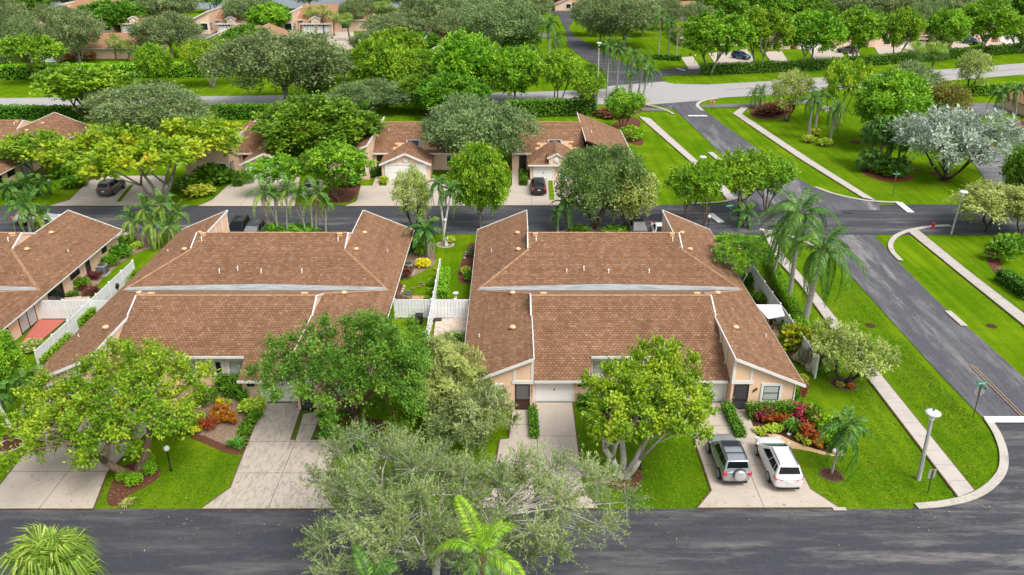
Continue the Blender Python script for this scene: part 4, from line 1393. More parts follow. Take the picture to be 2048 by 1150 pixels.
SPEC = {
    # W, H, bottom of crown, clumps, clump radius, twigs, per, leaf len, leaf wid, leaf, bark ...
    'broad': dict(W=9, H=8, zb=2.4, n=115, cr=.95, tw=22, per=8, ln=.32, wd=.20, leaf='leaf_bright', bark='bark_grey', trunks=1, tr=.22, fork=1.7),
    'vase': dict(W=8.4, H=9, zb=3.6, n=100, cr=.95, tw=20, per=8, ln=.34, wd=.21, leaf='leaf_bright', bark='bark_grey', trunks=2, tr=.17, fork=2.4, limbs=8, hollow=.35, gnarl=.3),
    'deep': dict(W=9, H=8, zb=1.8, n=120, cr=.95, tw=22, per=9, ln=.31, wd=.20, leaf='leaf_deep', bark='bark_brown', trunks=1, tr=.24, fork=1.6),
    'oak': dict(W=10, H=8, zb=2.7, n=120, cr=1.0, tw=20, per=8, ln=.30, wd=.13, leaf='leaf_olive', bark='bark_grey', trunks=1, tr=.26, fork=2.2, jit=.2, droop=.15),
    'umbrella': dict(W=10, H=6.6, zb=3.3, n=78, spread=1.1, cr=.85, tw=17, per=7, ln=.34, wd=.22, leaf='leaf_yellow', bark='bark_grey', trunks=4, tr=.14, fork=2.0, limbs=9, hollow=.25, gnarl=.35, lobes=.26),
    'open': dict(W=6, H=6, zb=2.6, n=58, cr=.72, tw=15, per=6, ln=.30, wd=.19, leaf='leaf_bright', bark='bark_brown', trunks=3, tr=.10, fork=1.8, limbs=7, gnarl=.3, hollow=.4),
    'bottle': dict(W=5, H=6, zb=2.0, n=60, cr=.62, tw=16, per=7, ln=.30, wd=.085, leaf='leaf_bottle', bark='bark_dark', trunks=2, tr=.11, fork=1.5, limbs=6, droop=.35, jit=.2, hang=.3),
    'silver': dict(W=9, H=5.5, zb=1.5, n=92, cr=.78, tw=17, per=7, ln=.32, wd=.13, leaf='leaf_silver', bark='bark_dark', trunks=4, tr=.13, fork=1.0, limbs=9, hollow=.35, gnarl=.35, jit=.18),
    'brown': dict(W=5, H=6, zb=.6, n=70, cr=.7, tw=17, per=7, ln=.30, wd=.11, leaf='leaf_brown', bark='bark_dark', trunks=1, tr=.14, fork=.8, jit=.2),
}
NEARSPEC = {}
PROTO = {}


def tree_meshes(sp, seed, **over):
    q = dict(SPEC[sp]); q.update(over)
    r = np.random.default_rng(seed)
    C, zc = clump_centres(r, q['W'], q['H'], q['zb'], q['n'], q['cr'], hollow=q.get('hollow', .55), lobes=q.get('lobes', .15), spread=q.get('spread', .98))
    C = C + np.array([*q.get('shift', (0, 0)), 0])
    Q, rv = foliage(r, C, zc, q['cr'], q['tw'], q['per'], q['ln'], q['wd'], droop=q.get('droop', 0), jit=q.get('jit', .11), hang=q.get('hang', 0), tl=q.get('tl', .9), axial=q.get('axial', .6), up=q.get('up', .45))
    cm = quads_me('crown', Q, M[q['leaf']], rv)
    tm = branches(r, C, None, q['fork'], q['tr'], q['bark'], q['trunks'], q.get('limbs', 6), q['W'], q['H'], q.get('lean', (0, 0)), q.get('sticks', 0), q.get('stick_r', .02), q.get('gnarl', .22), thick=q.get('thick', 1.0))
    return tm, cm, q['W'], q['H']


def proto(sp, v):
    k = (sp, v)
    if k not in PROTO: PROTO[k] = tree_meshes(sp, hash_s(sp) + v * 13)
    return PROTO[k]


def hash_s(s): return sum(ord(c) * (i + 3) for i, c in enumerate(s))


NT = [0]


def plant_tree(sp, bx, by, top, wpx, label, group=None, kind_name='tree', v=None, cat='tree', leaf=None, yoff=0.0):
    """base at pixel (bx, by) on the ground, its top reaching row top, crown wpx pixels wide"""
    NT[0] += 1
    x, y = P(bx, by); y += yoff
    h = max(2.0, zat(top, y) * .985)
    w = wpx * mpp((top + by) / 2, h * .6)
    tm, cm, W, H = proto(sp, v if v is not None else NT[0] % 3)
    o = empty(kind_name, (x, y, 0), RR.uniform(0, 6.28))
    tag(o, label, cat, group)
    sc = (w / W, w / W, h / H)
    link('trunk', tm, o, scale=sc)
    c = link('crown', cm, o, scale=sc)
    return o


# ------------------------------------------------------------------ palms
def frond_me(seed, L=2.6, droop=.9, rise=.6, nl=26, ll=.55, lw=.05, leaf='frond', vshape=.35, hang=.25, plume=False):
    """an arching feather frond growing from the origin along +x"""
    r = np.random.default_rng(seed)
    t = np.linspace(0, 1, 12)
    X = L * (t - .18 * t ** 3 * droop); Z = L * (rise * t - droop * t ** 2.2)
    pts = np.stack([X, np.zeros(12), Z], 1)
    b = MB(); b.tube(pts[::2].tolist() + [pts[-1].tolist()], [.035, .03, .025, .02, .015, .01, .006], 4, cap=False)
    rows = []
    us = np.linspace(.14, 1.0, nl)
    P0 = np.stack([np.interp(us, t, X), np.zeros(nl), np.interp(us, t, Z)], 1)
    T = np.gradient(P0, axis=0); T = unit(T)
    Np = unit(np.cross(np.array([0, 1.0, 0]), -T))
    Np[Np[:, 2] < 0] *= -1
    prof = np.sin(np.pi * np.clip(us * .88 + .12, 0, 1)) ** .55 * ll
    Qs = []; R = []
    for s in (-1, 1):
        for rep in range(2 if plume else 1):
            vs = vshape + (r.normal(size=(nl, 1)) * .45 if plume else r.normal(size=(nl, 1)) * .08)
            d = unit(np.array([0, s, 0.]) * 1.0 + T * (.55 + .12 * r.random((nl, 1))) + Np * vs + np.array([0, 0, -hang]) * (1 + .3 * r.random((nl, 1))))
            ln = prof * (.85 + .3 * r.random(nl))
            tip = P0 + d * ln[:, None] * .55 + unit(d + np.array([0, 0, -.55 - hang])) * ln[:, None] * .45
            mid = P0 + d * ln[:, None] * .5
            wv = unit(np.cross(d, Np)) * lw * .5
            Qs.append(np.stack([P0 - wv * .6, mid - wv, tip, mid + wv], 1))
            R.append(r.random(nl))
    Q = np.concatenate(Qs); R = np.concatenate(R)
    V = b.v + [tuple(p) for p in Q.reshape(-1, 3)]
    n0 = len(b.v)
    F = b.f + [(n0 + 4 * i, n0 + 4 * i + 1, n0 + 4 * i + 2, n0 + 4 * i + 3) for i in range(len(Q))]
    me = bpy.data.meshes.new('frond'); me.from_pydata(V, [], F); me.materials.append(M[leaf])
    at = me.attributes.new('rnd', 'FLOAT', 'POINT'); at.data.foreach_set('value', [.55] * n0 + np.repeat(R, 4).tolist())
    me.update()
    return me


def fan_me(seed, L=1.5, n=22, leaf='frond_pale', pet=.9, droop=.5, thin=1.0):
    """a fan leaf: a stalk and a pleated disc of drooping blades"""
    r = np.random.default_rng(seed)
    b = MB(); b.tube([(0, 0, 0), (pet * .5, 0, pet * .28), (pet, 0, pet * .42)], [.03, .022, .018], 4, cap=False)
    o = np.array([pet, 0, pet * .42]); Q = []; R = []
    for k in range(n):
        a = (k / (n - 1) - .5) * math.radians(250)
        d = np.array([math.cos(a), math.sin(a), .12 + .25 * math.cos(a)]) + r.normal(size=3) * .09; d /= np.linalg.norm(d)
        ln = L * (.75 + .3 * r.random()) * (.75 + .25 * math.cos(a / 2))
        m = o + d * ln * .55; tip = o + d * ln * .85 + np.array([0, 0, -droop * ln * .6])
        s = np.array([-math.sin(a), math.cos(a), .25 * (-1) ** k]); s /= np.linalg.norm(s)
        w = ln * .085 * thin
        Q.append([o - s * .01, m - s * w, tip, m + s * w]); R.append(r.random())
    Q = np.array(Q); n0 = len(b.v)
    V = b.v + [tuple(p) for p in Q.reshape(-1, 3)]
    F = b.f + [(n0 + 4 * i, n0 + 4 * i + 1, n0 + 4 * i + 2, n0 + 4 * i + 3) for i in range(len(Q))]
    me = bpy.data.meshes.new('frond'); me.from_pydata(V, [], F); me.materials.append(M[leaf])
    at = me.attributes.new('rnd', 'FLOAT', 'POINT'); at.data.foreach_set('value', [.5] * n0 + np.repeat(R, 4).tolist())
    me.update()
    return me


PALM = {
    'queen': dict(fr=[frond_me(1, 2.7, .7, .8, 58, .62, .055, 'frond', .15, .35), frond_me(2, 2.9, 1.15, .62, 58, .66, .055, 'frond', .1, .45), frond_me(3, 2.8, 1.55, .4, 58, .64, .055, 'frond_dark', .05, .5)], n=17, shaft=False, trunk='palm_trunk'),
    'christmas': dict(fr=[frond_me(4, 1.9, .8, .8, 44, .42, .066, 'frond', .40, .2), frond_me(5, 2.0, 1.2, .62, 44, .42, .066, 'frond_dark', .25, .35), frond_me(6, 1.9, 1.75, .42, 44, .40, .066, 'frond_dark', .15, .4)], n=13, shaft=True, trunk='palm_trunk'),
    'areca': dict(fr=[frond_me(7, 2.3, .6, 1.0, 34, .52, .085, 'frond', .45, .2), frond_me(8, 2.4, 1.05, .8, 34, .55, .085, 'frond', .35, .3), frond_me(9, 2.2, 1.45, .5, 34, .5, .085, 'frond_pale', .3, .35)], n=9, shaft=True, trunk='palm_trunk'),
    'bright': dict(fr=[frond_me(10, 3.0, .6, 1.0, 52, .62, .045, 'frond_bright', .3, .3), frond_me(11, 3.1, 1.1, .75, 52, .66, .045, 'frond_bright', .2, .4), frond_me(12, 2.9, 1.5, .5, 52, .62, .045, 'frond', .1, .5)], n=13, shaft=False, trunk='palm_fiber'),
    'fan': dict(fr=[fan_me(13, 1.25, 46, thin=.26, droop=.7), fan_me(14, 1.3, 46, droop=1.1, thin=.26), fan_me(15, 1.2, 42, 'frond', droop=1.4, thin=.28)], n=26, shaft=False, trunk='palm_fiber'),
    'fan_dark': dict(fr=[fan_me(16, .95, 22, 'frond'), fan_me(17, 1.0, 22, 'frond', droop=.9), fan_me(18, .9, 20, 'frond_dark', droop=1.1)], n=18, shaft=False, trunk='palm_fiber'),
    'date': dict(fr=[frond_me(19, 1.7, .6, .9, 30, .32, .035, 'frond', .4, .1), frond_me(20, 1.8, 1.1, .65, 30, .32, .035, 'frond', .4, .1), frond_me(21, 1.6, 1.5, .3, 30, .3, .035, 'frond_dark', .4, .1)], n=22, shaft=False, trunk='palm_fiber'),
}
SPAN = {'queen': 5.3, 'christmas': 3.4, 'areca': 4.1, 'bright': 4.6, 'fan': 3.3, 'fan_dark': 3.0, 'date': 3.0}
DEAD = frond_me(30, 2.1, 1.9, .3, 22, .42, .05, 'frond_dead', .2, .5)


def fronds_into(root, kind, at, s, rnd, n=None, dead=0, joined=False, tilt=0.0):
    k = PALM[kind]; n = n or k['n']
    mats = []
    for i in range(n):
        f = (i + .5) / n                                   # young upright ones first, then spreading, then drooping
        az = i * 2.39996 + rnd.uniform(-.25, .25)
        me = k['fr'][0 if f < .28 else (1 if f < .68 else 2)]
        pitch = math.radians(38 - 62 * f + rnd.uniform(-8, 8)) if kind not in ('fan', 'fan_dark') else math.radians(62 - 120 * f + rnd.uniform(-12, 12))
        sc = s * rnd.uniform(.86, 1.1) * (.85 if f < .15 else 1)
        o = link('frond', me, root, at, (rnd.uniform(-.25, .25), -pitch, az), (sc, sc, sc))
    for i in range(dead):
        az = rnd.uniform(0, 6.28); sc = s * .9
        link('frond', DEAD, root, at, (0, .5, az), (sc, sc, sc))['label'] = 'dry brown frond hanging down'


def palm(kind, bx, by, tx, ty, spread, label, group=None, tr=.13, dead=0, n=None, trunk=None, name='palm_tree', swell=0.0, shaftcol=True):
    """base at pixel (bx,by), the heart of the crown at pixel (tx,ty), fronds spreading over spread pixels"""
    x, y = P(bx, by)
    zh = max(.5, zat(ty, y))
    # keep the crown at the trunk's own distance, moved sideways as the trunk leans
    d = FP * ST + (ty - 575) * CT
    xt = (tx - 1024) * (CH - zh) / d
    w = spread * mpp(ty, zh)
    s = w / SPAN[kind]
    rnd = random.Random(int(bx * 7 + by))
    root = empty(name, (x, y, 0)); tag(root, label, 'palm', group)
    dx = xt - x
    tb = MB()
    zs = zh - (.75 * s if PALM[kind]['shaft'] else .1)
    zs = max(.2, zs)
    pts = []; rad = []
    for i in range(8):
        t = i / 7
        pts.append((dx * (t * .65 + .35 * t * t) * (zs / zh), 0, -.12 + (zs + .12) * t))
        rad.append(tr * (1.25 - .35 * t + (.35 if i == 0 else 0) + swell * math.sin(math.pi * t)))
    tb.tube(pts, rad, 9)
    tb.build('trunk', M[trunk or PALM[kind]['trunk']], root, None, True)
    if PALM[kind]['shaft']:
        c = MB(); c.tube([pts[-1], (dx * .97, 0, (zs + zh) / 2), (dx, 0, zh + .05)], [tr * .95, tr * 1.0, tr * .5], 8)
        c.build('crownshaft', M['crownshaft'], root, None, True)
    elif kind in ('queen', 'bright', 'date'):
        c = MB(); c.tube([(pts[-1][0], 0, zs - .3 * s), (dx, 0, zs - .02), (dx, 0, zh + .18 * s)], [tr * 1.1, tr * 1.9, tr * .7], 9)
        c.build('leaf_bases', M['palm_fiber'], root, None, True)
    fronds_into(root, kind, (dx, 0, zh), s, rnd, n, dead)
    return root


# ------------------------------------------------------------------ shrubs and hedges
def ball_leaves(r, n, rx, ry, rz, ln, wd, zc=None, cov=.75, upr=.3):
    d = unit(r.normal(size=(n, 3))); d[:, 2] = np.where(d[:, 2] < -.35, -d[:, 2], d[:, 2])
    k = (cov + (1.06 - cov) * r.random((n, 1)) ** .7)
    bumps = 1 + .12 * np.sin(d[:, :1] * 5 + 1) * np.cos(d[:, 1:2] * 6)
    p = d * k * bumps * np.array([rx, ry, rz]) + np.array([0, 0, rz * .8 if zc is None else zc])
    ax = unit(d * .8 + r.normal(size=(n, 3)) * .6 + np.array([0, 0, upr]))
    nr = unit(d + r.normal(size=(n, 3)) * .4 + np.array([0, 0, .6]))
    s = .7 + .6 * r.random(n)
    return leaf_quads(p, ax, nr, ln * s, wd * s, None), r.random(n)


def strap_leaves(r, n, h, spread, wd, droop=.6, heads=1, hs=.0):
    """rosettes of strap leaves rising from the ground and arching out"""
    Q = []; R = []
    for hd in range(heads):
        a0 = r.random() * 6.28; rr = hs * math.sqrt(r.random()); o = np.array([math.cos(a0) * rr, math.sin(a0) * rr, 0.]); hh = h * (.75 + .4 * r.random())
        for i in range(n):
            a = r.random() * 6.28; e = spread * (.35 + .65 * r.random()); z = hh * (.55 + .45 * r.random())
            dirv = np.array([math.cos(a), math.sin(a), 0]); sd = np.array([-math.sin(a), math.cos(a), 0]) * wd * .5
            m = o + dirv * e * .45 + np.array([0, 0, z]); t = o + dirv * e + np.array([0, 0, z * (1 - droop * r.random())])
            Q.append([o - sd * .5, m - sd, t, m + sd]); R.append(r.random())
    return np.array(Q), np.array(R)


def cane_leaves(r, canes, h, spread, nl, ln, wd):
    """upright canes each topped with a tuft of long leaves (cordyline, croton)"""
    Q = []; R = []
    for c in range(canes):
        a = r.random() * 6.28; rr = spread * math.sqrt(r.random())
        o = np.array([math.cos(a) * rr, math.sin(a) * rr, h * (.45 + .6 * r.random())])
        rc = r.random() * .4
        for i in range(nl):
            d = unit(np.array([r.normal(), r.normal(), .25 + .7 * r.random()]))
            s = unit(np.cross(d, [0.01, 0, 1.0])) * wd * .5
            L = ln * (.7 + .5 * r.random())
            p = o - np.array([0, 0, .3 * h * r.random()])
            m = p + d * L * .55; t = p + d * L * .95 + np.array([0, 0, -.3 * L])
            Q.append([p, m - s, t, m + s]); R.append(rc + .6 * r.random())
    return np.array(Q), np.array(R)


SHR = {}


def shrub_mesh(style, leaf, v):
    k = (style, leaf, v)
    if k in SHR: return SHR[k]
    r = np.random.default_rng(hash_s(style + leaf) + v)
    if style == 'ball': Q, R = ball_leaves(r, 900, .5, .5, .5, .13, .08)
    elif style == 'loose': Q, R = ball_leaves(r, 620, .5, .5, .5, .2, .11, cov=.35)
    elif style == 'cane': Q, R = cane_leaves(r, 16, .75, .42, 13, .36, .085)
    elif style == 'croton': Q, R = cane_leaves(r, 26, .8, .45, 13, .24, .085)
    elif style == 'strap': Q, R = strap_leaves(r, 22, .55, .5, .05, .8, 9, .3)
    elif style == 'spike': Q, R = strap_leaves(r, 34, .9, .6, .07, .75, 2, .08)
    me = quads_me('leaves', Q, M[leaf], R)
    SHR[k] = me
    return me


def shrub(style, leaf, bx, by, wpx, h, label, group=None, name='shrub', cat='shrub', z=0.0, wy=None):
    """a plant whose foot is at pixel (bx,by): wpx wide, h metres high"""
    x, y = P(bx, by)
    w = wpx * mpp(by, h * .5)
    rnd = random.Random(int(bx * 31 + by * 7))
    o = empty(name, (x, y, z), rnd.uniform(0, 6.28)); tag(o, label, cat, group)
    hh = h / (1.0 if style in ('ball', 'loose', 'spike') else .95)
    link('leaves', shrub_mesh(style, leaf, rnd.randrange(2)), o, scale=(w, w if wy is None else wy, hh))
    b = MB()
    for i in range(3):
        a = rnd.uniform(0, 6.28); b.tube([(0, 0, -.08), (math.cos(a) * w * .12, math.sin(a) * w * .12, h * .55)], [.02, .012], 5)
    b.build('stem', M['bark_brown'], o)
    return o


def hedge(line, w, h, leaf, label, dens=260, ln=.115, wd=.075, group=None, name='hedge'):
    """a clipped hedge along a world line"""
    r = np.random.default_rng(int(abs(line[0][0] * 10)) + int(w * 100))
    cx = sum(p[0] for p in line) / len(line); cy = sum(p[1] for p in line) / len(line)
    core = MB(); Q = []; R = []
    for i in range(len(line) - 1):
        a = Vector(line[i]); b = Vector(line[i + 1]); L = (b - a).length
        if L < .01: continue
        d = (b - a) / L; nn = Vector((d.y, -d.x))
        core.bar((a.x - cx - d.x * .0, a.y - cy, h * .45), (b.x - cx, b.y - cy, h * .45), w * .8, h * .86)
        n = int(L * (w + 2 * h) * dens)
        u = r.random(n) * (L + w * .5) - w * .25
        face = r.random(n) * (w + 2 * h)
        off = np.where(face < w, face - w / 2, np.where(face < w + h, w / 2, -w / 2))
        zz = np.where(face < w, h, np.where(face < w + h, face - w, face - w - h))
        nx = np.where(face < w, 0, np.sign(off)); nz = np.where(face < w, 1.0, .25)
        und = .05 * np.sin(u * 1.7 + i) + .04 * np.sin(u * 4.1)
        p = np.stack([a.x - cx + d.x * u + nn.x * off, a.y - cy + d.y * u + nn.y * off, zz * (1 + und * .6)], 1) + r.normal(size=(n, 3)) * .045
        nrm = np.stack([nn.x * nx, nn.y * nx, nz], 1)
        ax = unit(nrm * .5 + r.normal(size=(n, 3)) * .7)
        nr = unit(nrm + r.normal(size=(n, 3)) * .45)
        s = .7 + .6 * r.random(n)
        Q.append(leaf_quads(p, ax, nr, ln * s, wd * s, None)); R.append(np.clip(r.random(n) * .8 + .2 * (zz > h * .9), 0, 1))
        # end faces
        for e, sg in ((a, -1), (b, 1)):
            k = int(w * h * dens)
            o = (r.random(k) - .5) * w; z = r.random(k) * h
            p = np.stack([e.x - cx + nn.x * o + d.x * sg * .03, e.y - cy + nn.y * o + d.y * sg * .03, z], 1) + r.normal(size=(k, 3)) * .04
            nrm = np.tile(np.array([d.x * sg, d.y * sg, .3]), (k, 1))
            s = .7 + .6 * r.random(k)
            Q.append(leaf_quads(p, unit(nrm * .4 + r.normal(size=(k, 3)) * .7), unit(nrm + r.normal(size=(k, 3)) * .4), ln * s, wd * s, None)); R.append(r.random(k))
    o = empty(name, (cx, cy, 0)); tag(o, label, 'hedge', group)
    link('leaves', quads_me('leaves', np.concatenate(Q), M[leaf], np.concatenate(R)), o)
    core.build('branches', M['core'], o)  # one solid box in dark foliage colour, filling the hedge behind its leaves
    return o
# ------------------------------------------------------------------ the trees, one by one
def hero(sp, bx, by, label, seed, leaf_over=None, rz=0, base=None, **over):
    tm, cm, W, H = tree_meshes(sp, seed, **over)
    x, y = base or P(bx, by)
    o = empty('tree', (x, y, 0), rz); tag(o, label, 'tree')
    link('trunk', tm, o); link('crown', cm, o)
    if over.get('twigs'): link('twigs', twig_mesh(np.random.default_rng(seed), over['twigs']), o)
    return o


# far left tree: wide crown leaning over the drive, brown forked trunk
hero('broad', 268, 945, 'broad leafy tree with a brown forked trunk, leaning over the left driveway', 101,
     W=12.2, H=6.8, zb=2.0, n=122, spread=1.05, cr=.80, tw=24, per=10, ln=.21, wd=.13, leaf='leaf_yellow2', bark='bark_brown2', trunks=2, tr=.3, fork=1.7, limbs=9, hollow=.35, shift=(-1.3, 1.3), lean=(-.4, .3), gnarl=.4, lobes=.16, sticks=1, stick_r=.03, thick=.8)
# bushy tree before the middle house
hero('deep', 715, 868, 'big bushy green tree in front of the middle house, hiding its garage', 102,
     W=9.8, H=8.4, zb=1.0, n=112, spread=1.12, cr=.88, tw=26, per=12, ln=.18, wd=.11, trunks=1, tr=.22, fork=1.6, limbs=8, hollow=.35, lobes=.30, shift=(.45, .4), leaf='leaf_mid', sticks=1, stick_r=.02)
# olive wispy tree over the front road
hero('oak', 0, 0, 'large wispy grey-green tree with bare pale twigs spreading over the front road', 103, base=(-3.6, 31.2),
     W=12.8, H=8.2, zb=3.6, n=118, cr=1.0, tw=26, per=22, spread=1.0, twigs='bark_pale', ln=.17, wd=.050, leaf='leaf_wispy', bark='bark_pale', trunks=1, tr=.24, fork=3.6, limbs=10, hollow=.25, lobes=.28, shift=(.3, .35), jit=.05, droop=.1, sticks=2, stick_r=.018, gnarl=.6, tl=1.15, axial=.85, up=.6)
# pale trunked tree on the round mulch ring
hero('broad', 1246, 950, 'tree with several thick pale trunks in a round mulch ring on the front lawn', 104,
     W=9.8, H=7.0, zb=3.1, n=92, spread=1.08, cr=.74, tw=25, per=11, ln=.21, wd=.14, leaf='leaf_yellow3', bark='bark_pale', trunks=5, tr=.23, fork=1.9, limbs=12, hollow=.25, lobes=.15, shift=(1.5, 1.2), gnarl=.3, sticks=1, stick_r=.028, thick=.8)
# weeping tree between the two front houses
hero('bottle', 884, 835, 'weeping yellow-green bottlebrush tree between the two front houses', 105,
     W=7.2, H=5.8, zb=.5, n=120, cr=.66, tw=18, per=9, ln=.30, wd=.06, trunks=2, tr=.13, fork=1.3, limbs=8, droop=.7, hang=.5, lobes=.2, leaf='leaf_bottle', bark='bark_grey', sticks=2, stick_r=.014, shift=(.2, .4), hollow=.2, jit=.08, twigs='bark_grey')
hero('oak', 938, 888, 'small olive green tree between the weeping tree and the front road tree', 106,
     W=6.4, H=3.9, zb=.5, n=75, cr=.62, tw=18, per=9, ln=.24, wd=.075, trunks=2, tr=.10, fork=1.0, limbs=6, jit=.08, hollow=.2, leaf='leaf_wispy', sticks=2, stick_r=.014, twigs='bark_pale')
# little gnarled tree beside the fence end at the right
hero('umbrella', 1688, 768, 'small gnarled tree with dark forked trunk in a mulch ring by the verge', 107,
     W=6.4, H=4.0, zb=1.7, n=66, cr=.55, tw=16, per=8, ln=.24, wd=.09, leaf='leaf_bottle', bark='bark_dark', trunks=3, tr=.17, fork=1.0, limbs=7, hollow=.2, gnarl=.4, shift=(-.1, .3), lobes=.2, sticks=2, stick_r=.014)


def plumeria():
    r = np.random.default_rng(9)
    C, zc = clump_centres(r, 6.8, 4.9, 2.4, 150, .40, hollow=.3, spread=.95)
    Q = []; R = []
    for c in C:
        k = r.random() * .4
        for i in range(15):
            a = r.random() * 6.28; d = unit(np.array([math.cos(a), math.sin(a), .15 + .35 * r.normal()]))
            L = .46 * (.75 + .4 * r.random()); s = unit(np.cross(d, [0, 0.01, 1.0])) * .065
            p = c + d * .03; m = p + d * L * .6; t = p + d * L + np.array([0, 0, -.09])
            Q.append([p, m - s, t, m + s]); R.append(min(1, k + .55 * r.random() + (.4 if r.random() > .965 else 0)))
    cm = quads_me('crown', np.array(Q), M['leaf_plum'], np.array(R))
    tm = branches(r, C, None, 1.3, .11, 'bark_pale', 3, 9, 6.4, 4.9, gnarl=.2)
    x, y = 20.75, 69.3
    o = empty('tree', (x, y, 0)); tag(o, 'frangipani tree with whorled strap leaves overhanging the corner house roof', 'tree')
    link('trunk', tm, o); link('crown', cm, o)
    b = MB()
    for i in range(9):
        a = i * .7; b.poly([(0, 0, 0), (math.cos(a) * .13, math.sin(a) * .13, .05), (math.cos(a + .5) * .17, math.sin(a + .5) * .17, .06), (math.cos(a + .9) * .1, math.sin(a + .9) * .1, .04)])
    c = C[np.argmin(np.abs(C[:, 0] + .6) + np.abs(C[:, 1] + 1.2) - C[:, 2] * .5)]
    f = b.build('blossom', mk_once('blossom_pink', (.75, .28, .25)), o, tuple(c + np.array([0, 0, .3])))


plumeria()
G_ROAD = 'trees along the middle street'
for a in (
    ('umbrella', 318, 400, 258, 335, 'spreading yellow-green tree with bare pale limbs over the left driveways across the middle street', G_ROAD),
    ('open', 82, 356, 268, 150, 'leafy tree with a low forked trunk before the left peach wall, beside a globe lamp', G_ROAD),
    ('deep', 640, 330, 197, 248, 'very large dense green tree covering the roofs between the two gabled garages', G_ROAD),
    ('open', 678, 400, 290, 150, 'light green tree with a thick grey trunk on the mulch strip between driveways', G_ROAD),
    ('open', 560, 392, 315, 120, 'light green tree behind the row of yellowing palms', G_ROAD),
    ('oak', 952, 340, 198, 232, 'large rounded olive-grey tree over the peach roofs right of the skylight', G_ROAD),
    ('broad', 962, 456, 292, 120, 'bright green tree with pale forked trunk on the near kerb of the middle street', G_ROAD),
    ('bottle', 828, 470, 335, 95, 'thin yellow-green tree with a bent dark trunk near the middle house roof', G_ROAD),
    ('open', 1375, 450, 325, 95, 'slim three-stemmed olive tree by the stop line', G_ROAD),
    ('open', 1408, 450, 320, 80, 'slim dark-stemmed tree right beside the post lamp near the stop line', G_ROAD),
    ('open', 1478, 432, 305, 130, 'flat-topped dark green tree at the street corner left of the queen palms', G_ROAD),
    ('open', 1532, 425, 312, 110, 'flat-topped tree leaning over the side road at the corner', G_ROAD),
    ('oak', 312, 285, 176, 270, 'wide olive-grey tree behind the yellow-green spreading tree', G_ROAD),
): plant_tree(*a[:5], a[5], a[6])
hero('oak', 1192, 456, 'tall grey-green tree with several trunks on the middle street island', 111,
     W=9.6, H=8.9, zb=2.4, n=105, cr=1.0, tw=22, per=9, ln=.30, wd=.12, leaf='leaf_greygreen', trunks=3, tr=.24, fork=1.8, bark='bark_brown', shift=(0, .4), jit=.2, droop=.2)
hero('oak', 1250, 458, 'lower yellowish tree joined to the tall grey-green one, reaching toward the corner lawn', 112,
     W=6.2, H=6.6, zb=2.0, n=70, cr=.8, tw=18, per=8, ln=.30, wd=.12, leaf='leaf_bottle', trunks=2, tr=.2, fork=1.6, bark='bark_brown', shift=(.4, .2), jit=.2, droop=.3)
G_AV = 'trees between the houses and the avenue'
for a in (
    ('open', 178, 238, 133, 190, 'spreading tree with a curved pale limb, left of the avenue-side hedge', G_AV),
    ('oak', 575, 214, 60, 268, 'very wide grey-olive tree standing before the avenue hedge', G_AV),
    ('broad', 770, 208, 82, 135, 'round bright green tree left of the avenue tree clump', G_AV),
    ('broad', 930, 205, 68, 165, 'tall bright crowned tree in the middle of the avenue clump', G_AV),
    ('broad', 1030, 208, 95, 120, 'bright tree at the right end of the avenue clump', G_AV),
    ('open', 1118, 209, 104, 105, 'dark vase-shaped tree on bare stems before the grey avenue', G_AV),
    ('open', 1172, 229, 142, 85, 'light small tree on thin stems beside the clipped hedge end', G_AV),
    ('deep', 905, 232, 150, 150, 'low dark tree behind the rounded olive-grey tree', G_AV),
    ('oak', 745, 228, 160, 150, 'dark olive thicket tree above the skylight roof', G_AV),
    ('deep', 850, 225, 150, 110, 'green tree squeezed between the dark thicket and the low dark tree', G_AV),
    ('open', 1246, 264, 180, 95, 'tree with several crooked pale stems at the end of the peach row', G_AV),
    ('open', 80, 168, 70, 118, 'tree with a short dark trunk on the far lawn at the left', G_AV),
    ('broad', 316, 172, 90, 85, 'small round tree with leaning trunk in the middle of the far lawn', G_AV),
    ('umbrella', 426, 173, 82, 110, 'yellowish tree with bent dark trunk on the far lawn', G_AV),
    ('deep', 500, 130, 52, 110, 'round deep green tree beyond the far hedge, right of the wide orange roof', G_AV),
    ('broad', 800, 135, 58, 112, 'bright dome-crowned tree by the small orange roof', G_AV),
): plant_tree(*a[:5], a[5], a[6])
G_FL = 'trees around the far houses'
